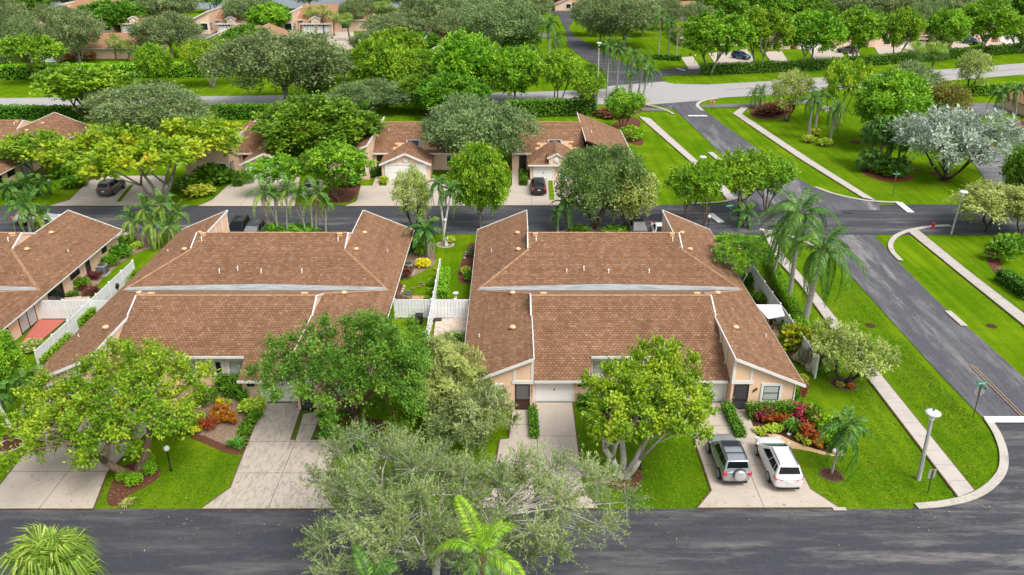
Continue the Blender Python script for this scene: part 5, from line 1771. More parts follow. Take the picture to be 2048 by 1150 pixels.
for a in (
    ('oak', 22, 112, -4, 125, 'dark tall oak in the top left corner', G_FL),
    ('oak', 160, 126, 18, 128, 'grey-green oak with two pale trunks before the long peach house', G_FL),
    ('oak', 345, 115, 28, 135, 'broad olive oak between the two orange roof ridges', G_FL),
    ('deep', 235, 62, 3, 150, 'dark green tree at the top above the long peach house', G_FL),
    ('oak', 345, 55, -25, 140, 'oak at the top left of the lake gap', G_FL),
    ('broad', 545, 70, 8, 105, 'round bright tree before the second orange roof', G_FL),
    ('oak', 500, 62, -12, 105, 'olive oak right of the lake-side orange roof', G_FL),
    ('open', 430, 24, -18, 75, 'small tree against the lake water', G_FL),
    ('oak', 715, 60, -6, 80, 'oak left of the three fan palms', G_FL),
    ('oak', 800, 92, 24, 160, 'pale olive tree behind the bright dome-crowned tree', G_FL),
    ('oak', 868, 78, -20, 150, 'tall oak above the small orange roof', G_FL),
    ('oak', 1000, 118, -2, 175, 'large brownish oak left of the lane', G_FL),
    ('oak', 940, 48, -22, 110, 'oak at the top right of centre', G_FL),
    ('oak', 1060, 55, -20, 120, 'oak beside the far bend of the lane', G_FL),
    ('oak', 1180, 72, -5, 85, 'small oak on the lane lawn, left of the wide one', G_FL),
    ('oak', 1248, 96, -14, 165, 'wide oak on the lane lawn with a forked trunk', G_FL),
    ('oak', 1200, 90, 15, 80, 'oak with a straight dark trunk on the lane lawn', G_FL),
    ('oak', 1310, 40, -25, 80, 'oak beside the brown roof above the lane', G_FL),
    ('oak', 1110, 16, -42, 80, 'oak at the far end of the lane', G_FL),
    ('broad', 1180, 192, 130, 60, 'light shrubby tree beside the grey avenue palms', G_FL),
): plant_tree(*a[:5], a[5], a[6])
G_FILL = 'trees filling the far gardens'
for sp, bx, by, top, w, lab in (
    ('oak', 60, 122, 34, 90, 'olive oak at the left end of the long peach house'),
    ('oak', 398, 128, 74, 66, 'olive oak behind the yellowish tree of the far lawn'),
    ('oak', 645, 130, 92, 70, 'grey oak over the right shoulder of the wide grey-olive tree'),
    ('oak', 745, 120, 62, 80, 'oak between the white driveway and the bright dome-crowned tree'),
    ('deep', 850, 112, 66, 70, 'deep green tree right of the small orange roof'),
    ('oak', 900, 100, 22, 110, 'oak above the avenue clump, right of the small orange roof'),
    ('oak', 950, 92, 14, 110, 'oak next to the large brownish one, on its left'),
    ('deep', 1040, 112, 55, 90, 'deep green tree at the foot of the large brownish oak'),
    ('oak', 1010, 62, -10, 110, 'tall oak behind the large brownish one'),
    ('oak', 880, 52, -25, 120, 'tall oak far behind the small orange roof'),
    ('oak', 110, 62, 8, 80, 'oak between the top left roofs'),
    ('oak', 1285, 72, 2, 80, 'oak touching the wide lane oak on its right'),
    ('oak', 1330, 60, -5, 70, 'oak in front of the brown roof above the lane'),
    ('deep', 1055, 165, 92, 80, 'dark tree behind the right end of the avenue clump'),
    ('broad', 985, 178, 98, 90, 'bright tree filling the middle of the avenue clump'),
    ('oak', 690, 165, 98, 90, 'oak merging with the right side of the wide grey-olive tree'),
    ('broad', 850, 172, 100, 85, 'bright tree filling the left of the avenue clump'),
    ('deep', 640, 205, 130, 80, 'dark tree under the right edge of the wide grey-olive tree'),
    ('oak', 210, 240, 165, 90, 'oak left of the wide olive-grey tree, by the avenue hedge'),
    ('oak', 1390, 70, 5, 80, 'oak behind the first tree of the avenue row'),
    ('oak', 20, 150, 80, 70, 'small oak at the left margin before the far hedge'),
): plant_tree(sp, bx, by, top, w, lab, G_FILL)
ORD = ('first', 'second', 'third', 'fourth', 'fifth', 'sixth', 'seventh', 'eighth', 'ninth', 'tenth', 'eleventh', 'twelfth', 'thirteenth')
G_ROW = 'row of trees along the avenue hedge'
for i, a in enumerate(((1419, 149, 26, 142, 'widest'), (1517, 143, 18, 115, ''), (1613, 140, 24, 122, ''), (1707, 129, 16, 118, ''), (1793, 124, 20, 92, ''), (1884, 119, 20, 92, ''), (1960, 112, 4, 122, ''), (2034, 106, 35, 80, ''))):
    lab = ('first tree of the avenue row, round and bright, beside the car at its foot', 'second tree of the avenue row, slim with bare lower stems', 'third tree of the avenue row with a wide lopsided crown', 'fourth tree of the avenue row, before the dark car',
           'fifth tree of the avenue row, yellowish and open', 'sixth tree of the avenue row, darker and set back behind the fan palm', 'seventh tree of the avenue row, tall and yellow-tipped', 'last tree of the avenue row at the right edge')[i]
    plant_tree('vase', a[0], a[1], a[2], a[3], lab, G_ROW)
for i, a in enumerate(sorted(((1440, 60, -15, 110), (1520, 56, -18, 120), (1600, 52, -18, 120), (1690, 50, -22, 130), (1780, 48, -20, 110), (1870, 45, -20, 130), (1960, 42, -22, 120), (2040, 40, -22, 120), (1560, 30, -40, 120), (1740, 26, -42, 120), (1910, 24, -45, 130), (1640, 80, 5, 70), (1845, 75, 0, 70)))):
    plant_tree('oak' if a[0] % 40 else 'deep', a[0], a[1], a[2], a[3], ORD[i] + ' tree from the left in the wooded belt behind the avenue row', 'wooded belt behind the avenue row')
for i, a in enumerate(sorted(((60, 40, -30, 110), (130, 20, -35, 110), (620, 20, -40, 90), (760, 26, -30, 110), (280, 24, -30, 110), (830, 30, -45, 110), (990, 24, -45, 120), (1230, 30, -45, 120), (1360, 26, -45, 110), (700, 8, -50, 100), (190, 18, -50, 90), (10, 30, -40, 90)))):
    plant_tree('oak' if a[0] % 3 else 'deep', a[0], a[1], a[2], a[3], ORD[i] + ' tree from the left in the distant belt along the top edge', 'distant tree belt at the top')
G_IS = 'trees on the right-hand green'
for a in (
    ('bottle', 1574, 242, 140, 85, 'thin olive tree with a side branch by the copper shrubs on the green', G_IS),
    ('umbrella', 1674, 250, 120, 112, 'light green tree behind the pair of palms on the green', G_IS),
    ('broad', 1768, 290, 146, 175, 'large dense leafy tree in the middle of the green', G_IS),
    ('oak', 1810, 225, 126, 130, 'fine-leaved olive tree behind the large leafy one on the green', G_IS),
    ('brown', 1880, 255, 166, 84, 'brownish bushy tree above the silver tree', G_IS),
    ('silver', 1888, 359, 222, 250, 'silver-leaved tree with dark low spreading stems on the green', G_IS),
    ('bottle', 1938, 192, 102, 80, 'small grey-green tree before the right avenue hedge', G_IS),
    ('deep', 2046, 405, 292, 120, 'dark green tree at the right edge above the middle street', G_IS),
    ('bottle', 1975, 462, 368, 165, 'pale drooping tree behind the leaning lamp post at the right', G_IS),
    ('bottle', 2040, 470, 385, 90, 'pale drooping tree cut by the right edge', G_IS),
    ('broad', 4, 812, 668, 120, 'bright green tree at the left edge beside the palm', 'trees at the left edge'),
): plant_tree(*a[:5], a[5], a[6])

# ------------------------------------------------------------------ palms
G_Q = 'queen palms along the street verge'
palm('queen', 1545, 560, 1566, 470, 115, 'smallest of three queen palms by the white fence, next to the frangipani', G_Q, .13, n=14)
palm('queen', 1577, 605, 1602, 428, 168, 'middle queen palm with a long grey trunk before the road junction', G_Q, .17, n=16)
palm('queen', 1608, 650, 1644, 506, 178, 'nearest queen palm with a thick grey trunk and full drooping crown', G_Q, .23, n=18)
palm('christmas', 1663, 946, 1690, 858, 128, 'young palm with a curved pale trunk in a small mulch ring on the corner lawn', None, .065, n=14)
palm('christmas', 1490, 452, 1492, 426, 74, 'short dark palm at the street corner behind the frangipani', None, .11, n=14)
palm('christmas', 45, 842, 52, 762, 92, 'palm with a straight trunk beside the left driveway', None, .11)
palm('christmas', 28, 868, -14, 790, 90, 'palm with a leaning white trunk cut by the left edge', None, .12, trunk='palm_white')
palm('christmas', 890, 482, 876, 368, 66, 'left one of the twin pale-stemmed palms by the globe lamp', 'twin palms', .10, trunk='palm_white')
palm('christmas', 886, 484, 902, 382, 66, 'right one of the twin pale-stemmed palms by the globe lamp', 'twin palms', .10, trunk='palm_white')
palm('christmas', 857, 516, 852, 460, 88, 'short bushy palm beside the middle house roof edge', None, .1, n=16)
palm('christmas', 1139, 464, 1132, 408, 78, 'drooping palm on the grass island of the middle street driveways', None, .1)
palm('christmas', 1115, 466, 1118, 430, 46, 'little palm shoot beside the drooping palm on the island', None, .07, n=8)
palm('areca', 62, 470, 52, 418, 92, 'sunlit palm in front of the silver saloon car at the left', None, .13, n=16)
palm('areca', 92, 470, 82, 432, 60, 'shorter stem beside the sunlit palm at the left', None, .11, n=11)
G_A = 'cane palms behind the left lawn strip'
for i, (bx, by, tx, ty, sp) in enumerate(((280, 486, 262, 440, 72), (300, 490, 292, 418, 84), (325, 492, 325, 412, 84), (345, 488, 352, 428, 70), (310, 498, 306, 448, 80), (338, 500, 340, 452, 74))):
    palm('areca', bx, by, tx, ty, sp, ('leftmost stem of the dense cane palm clump', 'tall left stem of the dense cane palm clump', 'tallest stem of the dense cane palm clump', 'right stem of the dense cane palm clump', 'low left front stem of the dense cane palm clump', 'low right front stem of the dense cane palm clump')[i], G_A, .08, n=11)
G_Y = 'yellowing palms before the middle street'
for i, (bx, by, tx, ty, sp, d) in enumerate(((560, 466, 528, 388, 78, 2), (556, 468, 548, 392, 62, 1), (574, 468, 574, 380, 70, 0), (612, 468, 596, 392, 70, 2), (625, 468, 622, 400, 66, 2), (632, 468, 634, 388, 78, 2), (652, 466, 650, 408, 52, 1))):
    palm('areca', bx, by, tx, ty, sp, ('leftmost yellowing palm, arching over the parked cars', 'second yellowing palm with a hanging dry frond', 'straight thin yellowing palm', 'fourth yellowing palm in the middle of the cluster', 'fifth yellowing palm with brown tips', 'tall yellowing palm at the right of the cluster', 'last small yellowing palm of the cluster')[i], G_Y, .075, dead=d, n=9)
G_L = 'low palms before the left peach house'
for i, (bx, by, tx, ty, sp) in enumerate(((20, 396, 18, 376, 70), (52, 396, 50, 370, 78), (84, 392, 82, 366, 62))):
    palm('christmas', bx, by, tx, ty, sp, ('left low palm before the peach wall', 'middle low palm before the peach wall', 'right low palm before the peach wall by the globe lamp')[i], G_L, .09)
G_T = 'tall palms by the avenue junction'
for i, (k, bx, by, tx, ty, sp) in enumerate((('queen', 1213, 197, 1218, 92, 58), ('queen', 1233, 197, 1238, 98, 64), ('queen', 1257, 192, 1266, 112, 60), ('queen', 1275, 198, 1290, 120, 56), ('queen', 1284, 204, 1298, 142, 52), ('queen', 1262, 200, 1262, 150, 44), ('queen', 1097, 132, 1100, 46, 60), ('queen', 1110, 138, 1114, 76, 50), ('queen', 1316, 114, 1322, 34, 50), ('queen', 1335, 114, 1342, 44, 46), ('queen', 1352, 116, 1356, 66, 40))):
    palm(k, bx, by, tx, ty, sp, ('leftmost tall palm at the avenue junction', 'second tall palm at the avenue junction with a slim white trunk', 'third tall palm at the junction', 'fourth tall palm at the junction', 'rightmost leaning palm at the junction with brown fronds', 'short palm among the tall junction palms', 'tall palm left of the lane', 'shorter palm left of the lane', 'left tall palm before the brown hipped house', 'right tall palm before the brown hipped house', 'short palm beside the brown hipped house')[i], G_T, .15, n=15)
for i, (bx, by, tx, ty, sp) in enumerate(((1857, 168, 1871, 106, 50), (1827, 152, 1832, 104, 48), (1884, 122, 1885, 78, 46))):
    palm('fan', bx, by, tx, ty, sp, ('fan palm with a leaning trunk by the right avenue', 'shorter fan palm left of the leaning one', 'fan palm standing on the hedge line')[i], 'fan palms by the right avenue', .2, n=18)
for i, (bx, by, tx, ty, sp) in enumerate(((1616, 278, 1625, 200, 62), (1629, 264, 1641, 190, 56), (1660, 285, 1670, 218, 66))):
    palm('queen', bx, by, tx, ty, sp, ('front palm of the pair on the green', 'rear palm of the pair on the green', 'single palm right of the pair on the green')[i], 'palms on the green', .17, n=16)
for i, (bx, by, tx, ty, sp) in enumerate(((1511, 217, 1509, 190, 44), (1520, 214, 1523, 184, 44))):
    palm('date', bx, by, tx, ty, sp, ('left pygmy palm by the copper shrubs', 'right pygmy palm by the copper shrubs')[i], 'pygmy palms', .16)
for i, (bx, by, tx, ty, sp) in enumerate(((1744, 332, 1746, 268, 60), (1760, 338, 1764, 258, 60), (1778, 336, 1784, 276, 58), (1796, 338, 1800, 284, 56), (1742, 342, 1740, 318, 56), (1770, 346, 1768, 330, 52), (1800, 350, 1802, 336, 52))):
    palm('fan_dark', bx, by, tx, ty, sp, ('left tall fan palm in the palm bed on the green', 'tallest fan palm in the palm bed on the green', 'middle fan palm in the palm bed on the green', 'right fan palm in the palm bed on the green', 'low left fan palm at the edge of the palm bed', 'low middle fan palm at the edge of the palm bed', 'low right fan palm at the edge of the palm bed')[i], 'fan palms of the palm bed', .14)
for i, (bx, by, tx, ty, sp) in enumerate(((2005, 242, 2004, 186, 52), (2030, 240, 2034, 180, 50))):
    palm('christmas', bx, by, tx, ty, sp, ('thin palm beside the loop road house', 'palm at the right edge beside the loop road house')[i], 'palms by the loop road', .1)
for i, (bx, by, tx, ty, sp) in enumerate(((622, 62, 620, 26, 34), (648, 68, 646, 24, 36), (668, 72, 668, 36, 30), (700, 82, 692, 42, 36), (752, 50, 752, 16, 28), (763, 50, 763, 14, 28), (776, 50, 777, 12, 28), (66, 40, 64, 18, 30), (232, 120, 230, 86, 42), (258, 122, 258, 94, 34))):
    palm('fan', bx, by, tx, ty, sp, ('leftmost fan palm before the orange roofs', 'tall fan palm before the orange roofs', 'small fan palm right of the tall one', 'fan palm beside the white driveway', 'left of three small fan palms near the lake', 'middle of three small fan palms near the lake', 'right of three small fan palms near the lake', 'fan palm at the top left roof', 'bright palm before the long peach house', 'small palm beside the bright palm at the long peach house')[i], 'far fan palms', .2, n=12)
# foreground palms whose trunks stand on the near side of the front road
def fore_palm(kind, x, y, zh, span, label, n, tr=.16, seed=3):
    root = empty('palm_tree', (x, y, 0)); tag(root, label, 'palm')
    b = MB(); b.tube([(0, 0, -.1), (0, 0, zh * .5), (0, 0, zh)], [tr * 1.3, tr, tr], 9); b.build('trunk', M[PALM[kind]['trunk']], root, None, True)
    fronds_into(root, kind, (0, 0, zh), span / SPAN[kind], random.Random(seed), n)
    return root


fore_palm('fan', *P(104, 1142, 3.4), 3.4, 4.6, 'pale green fan palm at the bottom left over the front road', 34, .2, 5)
fore_palm('bright', *P(966, 1108, 8.4), 8.4, 4.2, 'bright yellow-green feather palm at the bottom centre', 11, .12, 8)
fore_palm('queen', *P(742, 1168, 6.6), 6.6, 4.4, 'darker feather palm at the bottom edge, left of the bright one', 11, .1, 9)

# ------------------------------------------------------------------ hedges
def hl(*pp): return px(*pp)


hedge(hl((1497, 835), (1560, 833), (1600, 832)), .75, 1.0, 'leaf_hedge', 'clipped green hedge under the corner house window')
hedge(hl((1452, 822), (1481, 876)), .55, .7, 'leaf_hedge', 'narrow clipped hedge strip between the two entry walks at the silver car')
hedge(hl((1065, 826), (1069, 878)), .42, .6, 'leaf_hedge', 'narrow hedge strip beside the white garage drive of the corner house')
hedge(hl((896, 698), (927, 698)), 1.0, 1.3, 'leaf_hedge', 'square clipped hedge beside the stained patio')
hedge(hl((886, 600), (890, 556)), .9, 1.0, 'leaf_hedge_lite', 'bright hedge along the white fence on the middle lawn')
hedge(hl((155, 665), (190, 635)), .8, 1.2, 'leaf_hedge_lite', 'rounded hedge inside the left white fence near the roof')
hedge(hl((90, 740), (140, 690)), .7, 1.0, 'leaf_hedge_lite', 'bright hedge outside the left white fence, front stretch')
hedge(hl((225, 590), (268, 556)), .7, .9, 'leaf_hedge_lite', 'bright hedge outside the left white fence, rear stretch')
hedge(hl((1535, 520), (1560, 575), (1610, 675), (1630, 705)), .75, .9, 'leaf_hedge_lite', 'bright creeping hedge along the outside of the corner fence')
hedge(hl((440, 780), (492, 780)), .9, 1.1, 'leaf_hedge', 'clipped hedge under the middle house window')
hedge(hl((486, 782), (490, 812)), .55, 1.0, 'leaf_hedge', 'narrow curved hedge by the small window of the middle house')
hedge(hl((452, 792), (480, 792)), .7, .8, 'leaf_hedge', 'lower clipped hedge in front of the window hedge')
hedge(hl((-20, 158), (455, 152)), 2.2, 2.6, 'leaf_hedge_lite', 'tall hedge across the far lawn at the left', 26, .34, .24)
hedge(hl((-20, 236), (190, 238)), 1.4, 2.0, 'leaf_hedge', 'hedge behind the left peach roofs along the avenue', 34, .28, .2)
hedge(hl((440, 237), (565, 237)), 1.4, 2.2, 'leaf_hedge', 'hedge behind the roofs under the wide grey-olive tree', 40, .28, .2)
hedge(hl((1015, 234), (1188, 228)), 1.6, 2.6, 'leaf_hedge', 'tall clipped hedge at the end of the peach row', 40, .28, .2)
hedge(hl((1405, 149), (1610, 141), (1840, 122), (2100, 100)), 1.6, 2.0, 'leaf_hedge', 'long clipped hedge in front of the avenue tree row', 30, .28, .2)
hedge(hl((1900, 193), (2100, 183)), 1.4, 1.9, 'leaf_hedge_lite', 'yellowish clipped hedge on the right beside the loop road', 36, .28, .2)
hedge(hl((1305, 118), (1360, 121)), 1.2, 1.1, 'leaf_hedge', 'low hedge before the tall palms at the lane corner', 30, .28, .2)
hedge(hl((0, 380), (60, 372)), .9, .9, 'leaf_red2', 'low reddish hedge along the left peach wall', 60)
hedge(hl((2015, 262), (2060, 278)), .9, 1.0, 'leaf_hedge', 'hedge under the white fence at the right edge', 60)
hedge(hl((1004, 398), (1004, 380)), .8, .8, 'leaf_hedge', 'little hedge in the planting strip left of the black car', 60)
hedge(hl((1047, 352), (1048, 372)), .8, .9, 'leaf_hedge', 'low hedge between the walk and the black car', 60)
hedge(hl((484, 358), (476, 374)), 1.2, 1.0, 'leaf_hedge', 'hedge below the tall wing wall', 60)
hedge(hl((733, 355), (760, 350)), 1.2, 1.2, 'leaf_hedge', 'hedge under the window left of the double garage', 60)
hedge(hl((2000, 560), (2060, 600)), 1.4, 1.2, 'leaf_hedge', 'low dark hedge at the right edge', 60)

# ------------------------------------------------------------------ shrubs
for a in (
    ('ball', 'leaf_hedge', 415, 805, 40, 1.15, 'round dark green clipped bush in the middle house bed'),
    ('croton', 'leaf_orange', 440, 838, 46, 1.15, 'large orange croton in the middle house bed'),
    ('croton', 'leaf_orange', 462, 846, 34, .95, 'orange-yellow croton at the right of the large one'),
    ('croton', 'leaf_red', 418, 858, 34, .95, 'reddish croton at the left foot of the orange ones'),
    ('croton', 'leaf_lime', 398, 840, 28, .7, 'pale lime croton left of the orange ones'),
    ('croton', 'leaf_yellowflower', 394, 866, 26, .6, 'bright yellow shrub at the edge of the lawn'),
    ('croton', 'leaf_yellowflower', 443, 812, 16, .75, 'small upright yellow croton near the round bush'),
    ('croton', 'leaf_lime', 458, 812, 16, .6, 'small lime croton beside the upright yellow one'),
    ('croton', 'leaf_orange', 378, 838, 22, .7, 'orange croton under the left tree crown'),
    ('croton', 'leaf_lime', 380, 812, 44, .8, 'lime hedge plant at the left of the round bush'),
    ('loose', 'leaf_lime', 506, 822, 46, .85, 'speckled yellow-green shrub below the small window'),
    ('loose', 'leaf_hedge', 512, 836, 26, .6, 'small green shrub at the driveway edge'),
    ('loose', 'leaf_hedge', 500, 850, 26, .6, 'second small green shrub at the driveway edge'),
    ('loose', 'leaf_hedge', 490, 868, 26, .6, 'third small shrub with yellow tips at the driveway edge'),
    ('strap', 'leaf_strap', 478, 890, 46, .75, 'grassy clump nearest the front lawn edge in the mulch'),
    ('loose', 'leaf_hedge', 372, 860, 40, .9, 'green shrub at the left end of the middle house bed'),
    ('ball', 'leaf_hedge_lite', 302, 948, 24, .95, 'taller bright clipped shrub right of the forked trunk'),
    ('ball', 'leaf_hedge_lite', 296, 928, 26, .8, 'bright clipped shrub behind the forked trunk'),
    ('ball', 'leaf_hedge_lite', 270, 968, 30, .75, 'bright clipped shrub in front of the forked trunk'),
    ('ball', 'leaf_hedge_lite', 247, 962, 22, .8, 'bright clipped shrub left of the forked trunk'),
    ('strap', 'leaf_bottle', 260, 1008, 34, .35, 'pale grassy tuft at the road edge below the forked trunk'),
    ('strap', 'leaf_strap', 650, 872, 46, .7, 'grassy clump left at the bushy tree foot'),
    ('strap', 'leaf_strap', 685, 868, 50, .75, 'grassy clump in the middle at the bushy tree foot'),
    ('spike', 'leaf_strap', 725, 895, 90, 1.7, 'big arching strap-leaved clump right of the bushy tree trunk'),
    ('croton', 'leaf_orange', 690, 850, 20, .6, 'small orange croton behind the grassy clumps'),
    ('ball', 'leaf_hedge', 650, 838, 26, .8, 'green clipped bush by the middle house entry'),
    ('cane', 'leaf_magenta', 1524, 838, 34, 1.15, 'pink-red cordyline at the left of the corner house bed'),
    ('cane', 'leaf_magenta', 1600, 838, 46, 1.35, 'large pink-red cordyline in the corner house bed'),
    ('cane', 'leaf_magenta', 1630, 858, 20, 1.25, 'slim purple-pink cordyline at the right of the bed'),
    ('cane', 'leaf_magenta', 1605, 800, 20, 1.7, 'tall purple cordyline at the house corner'),
    ('croton', 'leaf_red', 1533, 846, 26, .7, 'orange-red croton under the left cordyline'),
    ('croton', 'leaf_red', 1562, 844, 30, .75, 'orange-red croton in the middle of the bed'),
    ('croton', 'leaf_red', 1606, 868, 34, 1.0, 'orange-red croton behind the white car nose'),
    ('croton', 'leaf_red', 1620, 882, 34, .9, 'dark red croton at the front of the bed'),
    ('croton', 'leaf_orange', 1634, 892, 28, .6, 'yellow-orange croton at the bed tip'),
    ('spike', 'leaf_strap', 1586, 866, 52, 1.0, 'pale strap-leaved clump in the middle of the corner bed'),
    ('croton', 'leaf_lime', 1520, 866, 26, .5, 'yellow-green croton by the entry walk'),
    ('croton', 'leaf_lime', 1540, 864, 24, .5, 'second yellow-green croton by the entry walk'),
    ('croton', 'leaf_lime', 1556, 860, 24, .5, 'third yellow-green croton by the entry walk'),
    ('croton', 'leaf_lime', 1598, 880, 18, .5, 'yellow croton at the tan curb'),
    ('croton', 'leaf_lime', 1613, 890, 18, .5, 'yellow croton nearest the bed tip at the tan curb'),
    ('loose', 'leaf_hedge', 1622, 842, 40, 1.2, 'dark green shrub behind the large cordyline'),
    ('loose', 'leaf_hedge_lite', 1645, 862, 42, 1.2, 'bright green shrub on the lawn side of the bed'),
    ('loose', 'leaf_hedge_lite', 1658, 882, 40, 1.1, 'bright green shrub beside the young palm'),
    ('loose', 'leaf_hedge_lite', 1672, 895, 34, .9, 'small bright shrub at the tip of the corner bed'),
    ('loose', 'leaf_hedge', 1590, 800, 24, .9, 'green shrub at the corner house wall end'),
    ('loose', 'leaf_lime', 1602, 768, 24, .8, 'yellow-edged shrub under the corner house eave'),
    ('ball', 'leaf_hedge', 1652, 748, 36, 1.4, 'dark glossy bush at the end of the corner fence'),
    ('loose', 'leaf_lime', 1580, 690, 34, 1.1, 'yellowish shrub inside the corner fence'),
    ('loose', 'leaf_hedge', 1578, 662, 34, 1.1, 'green shrub beside the white shade cloth'),
    ('loose', 'leaf_hedge', 1560, 705, 28, .7, 'green shrub by the kettle grill'),
    ('loose', 'leaf_hedge', 1530, 605, 34, .8, 'green shrub behind the white shade cloth'),
    ('spike', 'leaf_bottle', 1515, 600, 30, 1.1, 'spiky pale plant by the dark pots'),
    ('loose', 'leaf_hedge', 1505, 565, 36, 1.0, 'green shrub under the frangipani'),
    ('croton', 'leaf_lime', 1680, 772, 18, .35, 'yellow bromeliads at the left foot of the gnarled tree'),
    ('croton', 'leaf_orange', 1700, 774, 20, .35, 'yellow-orange bromeliads at the right foot of the gnarled tree'),
    ('loose', 'leaf_hedge', 1195, 812, 60, 1.0, 'green shrub under the left of the pale trunked tree'),
    ('loose', 'leaf_hedge', 1262, 822, 60, 1.0, 'green shrub behind the pale trunked tree'),
    ('loose', 'leaf_hedge', 1330, 845, 70, 1.0, 'green shrub right of the pale trunked tree'),
    ('croton', 'leaf_red', 1255, 792, 24, .8, 'red croton behind the pale trunked tree'),
    ('loose', 'leaf_hedge', 1160, 800, 20, .8, 'dark little bush at the white garage corner'),
    ('loose', 'leaf_lime', 872, 540, 8, .3, 'lime tuft by the fence end'),
    ('loose', 'leaf_yellowflower', 846, 532, 28, .7, 'yellow flowering shrub by the air conditioner'),
    ('loose', 'leaf_hedge_lite', 843, 510, 22, 1.2, 'bright shrub at the short bushy palm'),
    ('loose', 'leaf_hedge', 830, 500, 26, 1.0, 'green shrub along the roof edge'),
    ('cane', 'leaf_copper', 810, 555, 30, 1.2, 'copper-leaved plant under the roof edge'),
    ('loose', 'leaf_hedge_lite', 866, 570, 18, .7, 'bright shrub left of the white fence'),
    ('loose', 'leaf_hedge_lite', 864, 590, 18, .7, 'second bright shrub left of the white fence'),
    ('ball', 'leaf_hedge_lite', 855, 605, 14, .7, 'square clipped shrub at the fence crossing'),
    ('loose', 'leaf_lime', 932, 548, 18, .8, 'yellow-flowered shrub against the corner house wall'),
    ('loose', 'leaf_hedge', 938, 560, 18, .9, 'dark shrub against the corner house wall'),
    ('loose', 'leaf_olive', 942, 512, 16, .9, 'grey shrub against the corner house wall'),
    ('loose', 'leaf_lime', 900, 484, 18, .6, 'lime plant at the foot of the twin palms'),
    ('loose', 'leaf_hedge', 252, 490, 34, 1.0, 'green shrub nearest the left house corner'),
    ('loose', 'leaf_hedge', 240, 512, 44, 1.1, 'large green shrub beside the air conditioner'),
    ('loose', 'leaf_lime', 276, 496, 20, .7, 'lime shrub in the curved bed'),
    ('loose', 'leaf_hedge', 222, 530, 30, 1.0, 'green shrub right of the air conditioner'),
    ('cane', 'leaf_purple', 190, 556, 30, .8, 'purple-leaved plant under the tall side window'),
    ('cane', 'leaf_purple', 184, 588, 34, .9, 'purple-leaved plant near the patio'),
    ('loose', 'leaf_hedge', 164, 574, 30, .9, 'round green shrub under the wide side window'),
    ('strap', 'leaf_strap', 147, 590, 30, .7, 'grassy clump beside the dark sliding door'),
    ('cane', 'leaf_purple', 164, 580, 18, .6, 'small purple plant between the green clumps'),
    ('loose', 'leaf_bottle', 66, 700, 40, .8, 'spiky plant at the end of the left fence'),
    ('loose', 'leaf_hedge', 150, 372, 46, 1.3, 'green shrub left of the pale driveway across the street'),
    ('loose', 'leaf_hedge', 135, 352, 50, 1.8, 'taller dark shrub behind the left lawn'),
    ('croton', 'leaf_orange', 186, 358, 30, 1.0, 'orange croton at the edge of the pale driveway'),
    ('loose', 'leaf_hedge', 380, 376, 60, 1.5, 'shrub under the spreading yellow-green tree'),
    ('loose', 'leaf_lime', 400, 390, 50, 1.2, 'yellowish shrub at the kerb under the spreading tree'),
    ('loose', 'leaf_hedge', 425, 366, 60, 2.4, 'tall green shrub against the wing wall across the street'),
    ('loose', 'leaf_hedge', 455, 362, 40, 1.5, 'green shrub under the wing window across the street'),
    ('ball', 'leaf_hedge', 497, 366, 22, 1.1, 'round bush beside the left garage'),
    ('loose', 'leaf_hedge', 700, 368, 44, 1.5, 'shrub by the thick grey trunk'),
    ('loose', 'leaf_lime', 768, 366, 18, .9, 'lime shrub at the double garage corner'),
    ('loose', 'leaf_hedge', 925, 372, 30, 1.3, 'dark shrub left of the bright kerb tree'),
    ('croton', 'leaf_orange', 1017, 350, 10, 1.2, 'orange flowers beside the entry walk'),
    ('ball', 'leaf_hedge_lite', 1262, 278, 46, 2.0, 'bright round shrub group at the lawn end of the peach row'),
    ('loose', 'leaf_copper', 1545, 226, 44, 1.8, 'copper-red shrub in the middle of the round bed'),
    ('loose', 'leaf_copper', 1565, 222, 40, 1.8, 'copper-red shrub at the right of the round bed'),
    ('loose', 'leaf_copper', 1528, 230, 36, 1.4, 'copper-red shrub at the front of the round bed'),
    ('loose', 'leaf_lime', 1528, 221, 16, .8, 'lime tuft among the copper shrubs'),
    ('loose', 'leaf_copper', 1225, 232, 60, 1.2, 'copper shrub bed by the junction palms'),
    ('loose', 'leaf_lime', 1617, 284, 22, 1.1, 'lime shrub at the foot of the front pair palm'),
    ('loose', 'leaf_lime', 1630, 270, 20, 1.0, 'lime shrub at the foot of the rear pair palm'),
    ('loose', 'leaf_lime', 1649, 291, 24, 1.1, 'lime shrub at the foot of the single palm'),
    ('loose', 'leaf_hedge', 1735, 338, 40, 1.6, 'green undergrowth at the left of the palm bed'),
    ('loose', 'leaf_hedge', 1780, 350, 50, 1.4, 'green undergrowth at the front of the palm bed'),
    ('loose', 'leaf_hedge', 2000, 520, 50, 2.0, 'dark shrub below the pale drooping tree'),
    ('loose', 'leaf_hedge', 2020, 500, 60, 1.6, 'second dark shrub below the pale drooping tree'),
    ('loose', 'leaf_hedge', 1160, 466, 40, .8, 'dark shrub on the island under the drooping palm'),
    ('loose', 'leaf_hedge', 1240, 466, 60, .7, 'dark ground shrub under the tall grey-green tree'),
    ('loose', 'leaf_hedge', 600, 468, 70, .8, 'dark ground shrub at the foot of the yellowing palms'),
    ('loose', 'leaf_hedge', 540, 468, 50, 1.0, 'dark ground palm at the left of the yellowing palms'),
    ('croton', 'leaf_orange', 143, 122, 24, 2.2, 'orange-yellow croton by the door of the long peach house'),
    ('croton', 'leaf_orange', 181, 121, 24, 2.2, 'second orange croton by the door of the long peach house'),
    ('cane', 'leaf_copper', 20, 880, 18, .7, 'dark bromeliad at the foot of the white palm trunk'),
